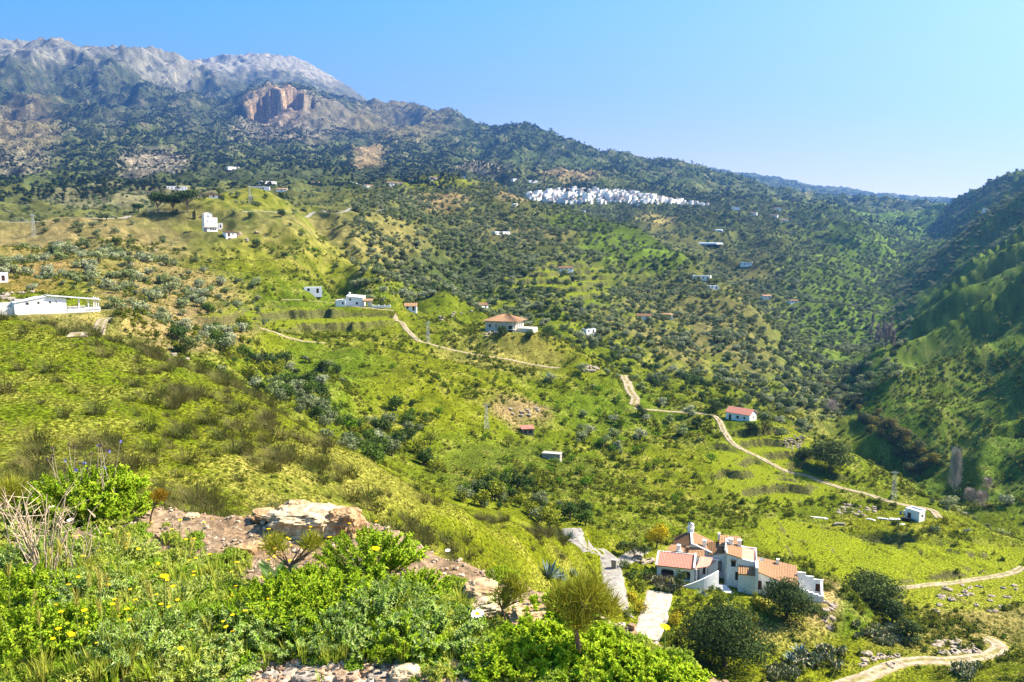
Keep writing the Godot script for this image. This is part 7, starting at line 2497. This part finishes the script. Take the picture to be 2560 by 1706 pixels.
func build_foreground() -> void:
	n_bank.seed = 77
	n_bank.frequency = 0.9
	n_bank.fractal_octaves = 3
	# ground
	var verts := PackedVector3Array()
	var norms := PackedVector3Array()
	var cols := PackedColorArray()
	var idx := PackedInt32Array()
	var nu := 250
	var nr := 150
	for j in nr + 1:
		var r := 0.6 * pow(11.0 / 0.6, float(j) / nr)
		for i in nu + 1:
			var a := lerpf(-1.15, 1.15, float(i) / nu)
			var x := r * sin(a)
			var z := -r * cos(a)
			verts.append(Vector3(x, bank(x, z), z))
			var e := 0.02
			norms.append(Vector3(bank(x - e, z) - bank(x + e, z), 2.0 * e, bank(x, z - e) - bank(x, z + e)).normalized())
			var f := n_bank.get_noise_2d(x * 9.0, z * 9.0)
			var g := n_bank.get_noise_2d(x * 2.0 + 40.0, z * 2.0)
			var c := Color(0.30, 0.195, 0.105).lerp(Color(0.38, 0.275, 0.17), clampf(0.5 + g, 0.0, 1.0)) * (1.0 + 0.35 * f)
			c.a = 1.0
			cols.append(c)
	for j in nr:
		for i in nu:
			var k := j * (nu + 1) + i
			idx.append_array([k, k + nu + 1, k + 1, k + 1, k + nu + 1, k + nu + 2])
	var arr := []
	arr.resize(Mesh.ARRAY_MAX)
	arr[Mesh.ARRAY_VERTEX] = verts
	arr[Mesh.ARRAY_NORMAL] = norms
	arr[Mesh.ARRAY_COLOR] = cols
	arr[Mesh.ARRAY_INDEX] = idx
	var gm := ArrayMesh.new()
	gm.add_surface_from_arrays(Mesh.PRIMITIVE_TRIANGLES, arr)
	var soil := grain_mat(Color.WHITE, 0.5, 4.0, 1.0, 0.5, 51)
	soil.vertex_color_use_as_albedo = true
	var go := part("foreground_bank", gm, soil, self)
	go.set_meta("kind", "structure")
	# gravel
	rng.seed = 300
	var pebble := rock_shape(301, 0.6)
	var pm := mat(Color.WHITE, 0.95)
	pm.vertex_color_use_as_albedo = true
	var spots := []
	for k in 15000:
		var a := rng.randf_range(-0.68, 0.5)
		var r := sqrt(lerpf(2.2 * 2.2, 6.2 * 6.2, rng.randf()))
		if r > edge_at(a) + 0.5:
			continue
		var x := r * sin(a)
		var z := -r * cos(a)
		spots.append([Vector3(x, bank(x, z), z), 0.006 + 0.03 * pow(rng.randf(), 4.0), rng.randf() * TAU, rng.randf(), r])
	for k in 2600:       # the stony strip along the bottom
		var p := fg(rng.randf_range(420, 1330), rng.randf_range(1655, 1712))
		spots.append([p, 0.008 + 0.035 * pow(rng.randf(), 2.5), rng.randf() * TAU, rng.randf(), p.length()])
	var split := largest(spots, 130)
	mass("gravel", "tan and pinkish gravel over the bare soil of the bank", pebble, pm, split[1], Color(0.24, 0.15, 0.085), Color(0.46, 0.36, 0.26), -0.15, 0.4)
	var stone_m := [grain_mat(Color(0.50, 0.35, 0.23), 0.45, 6.0, 0.95, 0.3, 52), grain_mat(Color(0.48, 0.41, 0.33), 0.45, 6.0, 0.95, 0.3, 53)]
	for s in split[0]:
		var o := part("stone", pebble, stone_m[int(s[3] * 10) % 2], self, s[0] + Vector3(0, s[1] * 0.15, 0), s[2])
		o.name = numbered("stone")
		o.scale = Vector3(1.0 + 0.5 * s[3], 0.8, 1.0) * s[1] * 1.3
		tag(o, ["small pinkish stone by the ", "small grey stone by the "][int(s[3] * 10) % 2] + near_bush(s[0], bush_list()), "stone", "loose stones on the bank")
	# boulder and named rocks
	for e in [[775, 1318, Vector3(185, 66, 130), 311, "large flat ochre and white boulder on the edge of the bank"], [740, 1290, Vector3(86, 62, 70), 312, "small ochre rock perched on the back of the large boulder"], [862, 1330, Vector3(80, 78, 80), 316, "pointed ochre rock on the right end of the large boulder"], [662, 1278, Vector3(60, 26, 60), 313, "thin tilted slab of rock left of the large boulder"], [478, 1288, Vector3(32, 18, 30), 314, "white stone on the bare soil left of the boulder"], [1205, 1500, Vector3(90, 60, 90), 315, "broken red brown rock on the right rim of the bank"], [1240, 1530, Vector3(120, 34, 90), 317, "long pale slab sloping along the right rim of the bank"], [1330, 1560, Vector3(110, 50, 90), 318, "ochre slab half hidden by nettles on the right rim"], [612, 1385, Vector3(48, 30, 40), 319, "dark brown stone among the pebbles below the boulder"], [1015, 1696, Vector3(70, 36, 60), 320, "pinkish stone at the very edge of the gravel strip"], [640, 1372, Vector3(40, 22, 40), 321, "rusty stone beside the dark brown one"]]:
		var p := fg(e[0], e[1])
		var k := px_m(p)
		var s: Vector3 = e[2] * k
		var mm := grain_mat([Color(0.66, 0.45, 0.24), Color(0.58, 0.36, 0.18), Color(0.74, 0.57, 0.35)][int(e[3]) % 3], 0.5, 3.0, 0.95, 1.2, e[3])
		var o := part("boulder" if e[3] == 311 else "rock", boulder_mesh(e[3], s), mm, self, p + Vector3(0, s.y * 0.22, 0), rng.randf_range(-0.4, 0.4))
		o.name = numbered("boulder" if e[3] == 311 else "foreground_rock")
		tag(o, e[4], "boulder" if e[3] == 311 else "rock")
	# leafy herbs
	var lm := leaf_mat(0.8, 0.6)
	var stem_m := mat(Color.WHITE, 0.9)
	stem_m.vertex_color_use_as_albedo = true
	var ga := Color(0.17, 0.31, 0.014)
	var gb := Color(0.34, 0.41, 0.03)
	var grey := Color(0.36, 0.41, 0.16)
	var herb := [herb_shape(321, 130, 66, 1.0, 0.42, 0.036, 0.38, ga, gb), herb_shape(322, 120, 66, 1.0, 0.38, 0.035, 0.36, ga, grey), herb_shape(323, 96, 56, 1.0, 0.40, 0.054, 0.48, Color(0.22, 0.36, 0.015), Color(0.38, 0.46, 0.03)), herb_shape(324, 100, 60, 1.0, 0.26, 0.034, 0.3, gb, grey)]
	var bushes := bush_list()
	rng.seed = 305
	for e in bushes:
		var p := fg(e[0], e[1])
		var o := thing("leafy_herb", e[4], "plant", p - Vector3(0, 0.02, 0), rng.randf() * TAU)
		var w: float = e[2] * px_m(p) * (1.0 if e[3] != 2 else 0.85)
		o.scale = Vector3(w, w * rng.randf_range(0.85, 1.1), w)
		part("stems", herb[e[3]][0], stem_m, o).set_meta("kind", "stuff")
		part("foliage", herb[e[3]][1], lm, o).set_meta("kind", "stuff")
	# low ground cover and grass between them
	var low := herb_shape(331, 30, 22, 1.0, 0.5, 0.15, 0.36, Color.WHITE, Color(0.8, 0.85, 0.7))
	var cover := []
	for k in 2300:
		var u := rng.randf_range(-60, 1750)
		var v := rng.randf_range(1290, 1720)
		var inside := in_blob(u, v, [[200, 1560, 420, 200, 1.0], [860, 1555, 330, 90, 1.0], [1450, 1680, 260, 120, 1.0], [200, 1340, 190, 60, 0.6], [1100, 1600, 120, 90, 0.7]])
		if rng.randf() > inside:
			continue
		var p := fg(u, v)
		cover.append([p, rng.randf_range(0.05, 0.12), rng.randf() * TAU, rng.randf(), p.length()])
	mass("ground_herbs", "low green herbs carpeting the bank between the bushes", low[1], lm, cover, Color(0.19, 0.33, 0.02), Color(0.42, 0.44, 0.08), 0.05, 0.3)
	var blade := blades(332, 16, 0.5, 1.0, 0.016, Color.WHITE, 0.8)
	var grass := []
	for k in 2400:
		var u := rng.randf_range(-60, 1500)
		var v := rng.randf_range(1300, 1720)
		if rng.randf() > in_blob(u, v, [[120, 1650, 300, 110, 1.0], [330, 1500, 260, 130, 0.7], [150, 1330, 160, 50, 0.5], [900, 1600, 300, 90, 0.25], [1350, 1700, 200, 60, 0.4]]):
			continue
		var p := fg(u, v)
		grass.append([p, rng.randf_range(0.05, 0.15), rng.randf() * TAU, rng.randf(), p.length()])
	mass("bank_grass", "thin bright green grass blades among the herbs of the bank", blade, lm, grass, Color(0.24, 0.38, 0.02), Color(0.44, 0.43, 0.07), 0.02, 0.3)
	# yellow daisies
	var yel := Color(0.80, 0.52, 0.008)
	var daisies := []
	for k in 4:
		daisies.append(daisy_shape(340 + k, 15, 0.0135, yel, [0.11, 0.15, 0.19, 0.13][k]))
	rng.seed = 306
	var pet := leaf_mat(0.5, 0.6)
	for k in 120:
		var b: Array = [[330, 1480, 200, 90], [480, 1560, 150, 90], [200, 1600, 180, 80], [420, 1400, 120, 50], [640, 1540, 70, 70], [860, 1400, 90, 50], [720, 1420, 60, 40], [300, 1650, 200, 50]][k % 8]
		var p := fg(b[0] + rng.randf_range(-1, 1) * b[2], b[1] + rng.randf_range(-1, 1) * b[3])
		var d: Array = daisies[rng.randi() % 4]
		var o := thing("yellow_daisy", "yellow daisy by the " + near_bush(p, bushes), "flower", p, rng.randf() * TAU, "yellow daisies on the bank")
		o.scale = Vector3.ONE * rng.randf_range(0.55, 1.05)
		part("stem", d[0], stem_m, o)
		part("petals", d[1], pet, o)
		part("disc", d[2], pet, o)
	for e in [[413, 1545, 1.7, "largest open yellow daisy in the left half of the bank"], [940, 1465, 1.7, "open yellow daisy below the rounded bush"], [1660, 1680, 1.8, "blurred yellow flower above the driveway"]]:
		var o := thing("yellow_daisy", e[3], "flower", fg(e[0], e[1]), 0.3)
		o.scale = Vector3.ONE * e[2]
		part("stem", daisies[0][0], stem_m, o)
		part("petals", daisies[0][1], pet, o)
		part("disc", daisies[0][2], pet, o)
	var white := daisy_shape(350, 14, 0.026, Color(0.82, 0.82, 0.80), 0.22)
	for e in [[1215, 1690, 1.15, "large white daisy with a yellow eye beside the nettles"], [1128, 1440, 0.6, "small white flower standing on the rim of the bank"], [190, 1380, 0.8, "white flower beside the dry twig bush"], [110, 1250, 0.8, "white flower behind the dry twig bush"], [140, 1330, 0.7, "white flower among the twigs"]]:
		var o := thing("white_daisy", e[3], "flower", fg(e[0], e[1]), 0.0)
		o.scale = Vector3.ONE * e[2]
		part("stem", white[0], stem_m, o)
		part("petals", white[1], pet, o)
		part("disc", white[2], pet, o)
	# wild barley
	var ear := begin()
	rng.seed = 351
	for k in 46:
		var a := rng.randf() * TAU
		var y := 0.26 + 0.06 * rng.randf()
		var out := Vector3(cos(a), 0, sin(a))
		var q := Vector3(0, y, 0) + out * 0.004
		var t := q + (out * 0.35 + Vector3.UP).normalized() * 0.035
		var s := Vector3(-sin(a), 0, cos(a)) * 0.0016
		tri(ear, q - s, q + s, t, out, Color(0.34, 0.32, 0.07))
	var earm := ear.commit()
	var es := begin()
	tube(es, [Vector3.ZERO, Vector3(0.01, 0.15, 0), Vector3(0, 0.30, 0)], [0.0018, 0.0015, 0.001], 4, Color(0.16, 0.19, 0.04))
	var earstem := es.commit()
	for k in 22:
		var p := fg(rng.randf_range(20, 480), rng.randf_range(1500, 1710))
		var o := thing("wild_barley", "bristly green wild barley ear rising from the bank", "grass", p, rng.randf() * TAU, "wild barley on the bank")
		o.rotation.x = rng.randf_range(-0.25, 0.25)
		o.rotation.z = rng.randf_range(-0.25, 0.25)
		o.scale = Vector3.ONE * rng.randf_range(0.8, 1.2)
		part("stem", earstem, stem_m, o)
		part("ear", earm, pet, o)
	# cropped brooms
	var bm := leaf_mat(0.7, 0.8)
	for e in [[1440, 1690, 0.52, 361, [Vector3.ZERO, Vector3(0.01, 0.14, 0), Vector3(-0.01, 0.26, 0)], [[Vector3(-0.05, 0.36, 0), 0.10], [Vector3(0.05, 0.40, 0.02), 0.11], [Vector3(0.12, 0.33, 0), 0.08], [Vector3(0.0, 0.30, 0.05), 0.08]], 520, "tall cropped broom with a bushy yellow green top at the right end of the bank"], [1250, 1575, 0.32, 362, [Vector3(-0.02, 0, 0), Vector3(0.03, 0.06, 0), Vector3(0.01, 0.12, 0)], [[Vector3(0.02, 0.19, 0), 0.065], [Vector3(0.08, 0.22, 0), 0.07], [Vector3(0.05, 0.26, 0), 0.05]], 300, "small bent broom on the right slope of the bank"], [735, 1470, 0.34, 363, [Vector3(0.02, 0, 0), Vector3(0.0, 0.07, 0), Vector3(-0.02, 0.12, 0)], [[Vector3(-0.09, 0.24, 0), 0.075], [Vector3(0.09, 0.25, 0), 0.07]], 420, "forked broom with two tufts in front of the boulder"], [378, 1318, 0.3, 364, [Vector3(-0.01, 0, 0), Vector3(0.0, 0.08, 0), Vector3(0.02, 0.14, 0)], [[Vector3(0.06, 0.22, 0), 0.06]], 320, "withered brown topped broom on the left of the bare soil"], [30, 1300, 0.3, 365, [Vector3(0, 0, 0), Vector3(0.0, 0.08, 0), Vector3(0.02, 0.14, 0)], [[Vector3(0.0, 0.24, 0), 0.12]], 700, "broom tuft behind the dry twig bush"]]:
		var p := fg(e[0], e[1])
		var sh := broom_shape(e[3], e[2], e[4], e[5], e[6])
		var o := thing("cropped_broom", e[7], "shrub", p - Vector3(0, 0.015, 0), 0.0)
		o.scale = Vector3.ONE * (0.95 if e[3] != 363 else 1.0)
		part("trunk", sh[0], stem_m, o)
		part("stems", sh[1], bm if e[3] != 364 else tinted(bm, Color(1.0, 0.62, 0.5)), o).set_meta("kind", "stuff")
	# dry twig bushes
	rng.seed = 370
	for e in [[115, 1450, 0.6, 20, "tall pale dry twig bush on the left of the bank"], [60, 1400, 0.42, 12, "short broken dry twigs left of the tall twig bush"], [190, 1440, 0.40, 9, "bare dry sticks right of the tall twig bush"], [430, 1340, 0.22, 5, "thin dark twigs leaning over the bare soil"]]:
		var p := fg(e[0], e[1])
		var o := thing("dry_twig_bush", e[4], "dead shrub", p - Vector3(0, 0.01, 0), 0.0)
		for k in e[3]:
			var st := begin()
			var a := rng.randf() * TAU
			var out: Vector3 = Vector3(cos(a), 0, sin(a) * 0.6) * e[2] * rng.randf_range(0.08, 0.36)
			var h: float = e[2] * rng.randf_range(0.45, 1.0)
			var col := Color(0.44, 0.34, 0.23) * rng.randf_range(0.7, 1.15)
			col.a = 1.0
			var b := Vector3(cos(a), 0, sin(a)) * 0.03
			var m1: Vector3 = b + out * 0.25 + Vector3(0, h * 0.4, 0) + dir_random() * 0.02
			var m2: Vector3 = b + out * 0.6 + Vector3(0, h * 0.75, 0) + dir_random() * 0.03
			var t: Vector3 = b + out + Vector3(0, h, 0)
			tube(st, [b, m1, m2, t], [0.004, 0.003, 0.002, 0.0009], 5, col)
			for q in 3:
				var s: Vector3 = m1.lerp(t, rng.randf())
				tube(st, [s, s + (dir_random() + Vector3(0, 1.0, 0)).normalized() * h * rng.randf_range(0.12, 0.3)], [0.0025, 0.0008], 4, col)
			part("twig", st.commit(), stem_m, o)
	# dried flower stalks over the left bush
	for k in 26:
		var p := fg(rng.randf_range(130, 330), rng.randf_range(1262, 1290))
		var h := rng.randf_range(0.28, 0.5) * (1.0 - 0.25 * absf(k / 25.0 - 0.4))
		var o := thing("dried_flower_stalk", "thin pale stalk with a dark dried flower head above the left bush", "dried flower", p, 0.0, "dried flower stalks over the left bush")
		var st := begin()
		var lean := Vector3(rng.randf_range(-0.1, 0.14), 0, rng.randf_range(-0.1, 0.1))
		tube(st, [Vector3.ZERO, Vector3(0, h * 0.5, 0) + lean * 0.3, Vector3(0, h, 0) + lean], [0.0022, 0.0018, 0.0012], 4, Color(0.34, 0.29, 0.19))
		part("stalk", st.commit(), stem_m, o)
		st = begin()
		for q in 14:
			leaf(st, Vector3(0, h, 0) + lean, dir_random(), 0.014, Color(0.10, 0.07, 0.06) if k % 4 else Color(0.2, 0.2, 0.45))
		part("flower_head", st.commit(), stem_m, o)
	# dock with broad leaves
	var dp := fg(690, 1465)
	var dock := thing("dock_plant", "dock plant with a few broad upright dark leaves before the boulder", "plant", dp, 0.0)
	rng.seed = 380
	for k in 7:
		var st := begin()
		var a := TAU * k / 7.0 + 0.4
		var d := Vector3(cos(a) * 0.75, rng.randf_range(0.5, 1.4), sin(a) * 0.5).normalized()
		blade_leaf(st, Vector3.ZERO, d, (Vector3.UP + Vector3(0, 0, 0.5)).normalized(), rng.randf_range(0.12, 0.17), 0.05, Color(0.07, 0.13, 0.035) if k % 2 else Color(0.12, 0.18, 0.06))
		part("leaf", st.commit(), lm, dock)
func _ready() -> void:
	var t0 := Time.get_ticks_msec()
	rng.seed = 7
	setup_view()
	build_control()
	print("control ", Time.get_ticks_msec() - t0)
	build_heights()
	level_ground()
	build_roads()
	build_paint()
	print("heights ", Time.get_ticks_msec() - t0)
	build_terrain_mesh()
	print("terrain ", Time.get_ticks_msec() - t0)
	make_materials()
	lay_roads()
	build_villa()
	build_farm()
	build_houses()
	build_village()
	build_pylons()
	build_singles()
	print("villa ", Time.get_ticks_msec() - t0)
	plant_hills()
	build_foreground()
	print("plants ", Time.get_ticks_msec() - t0)
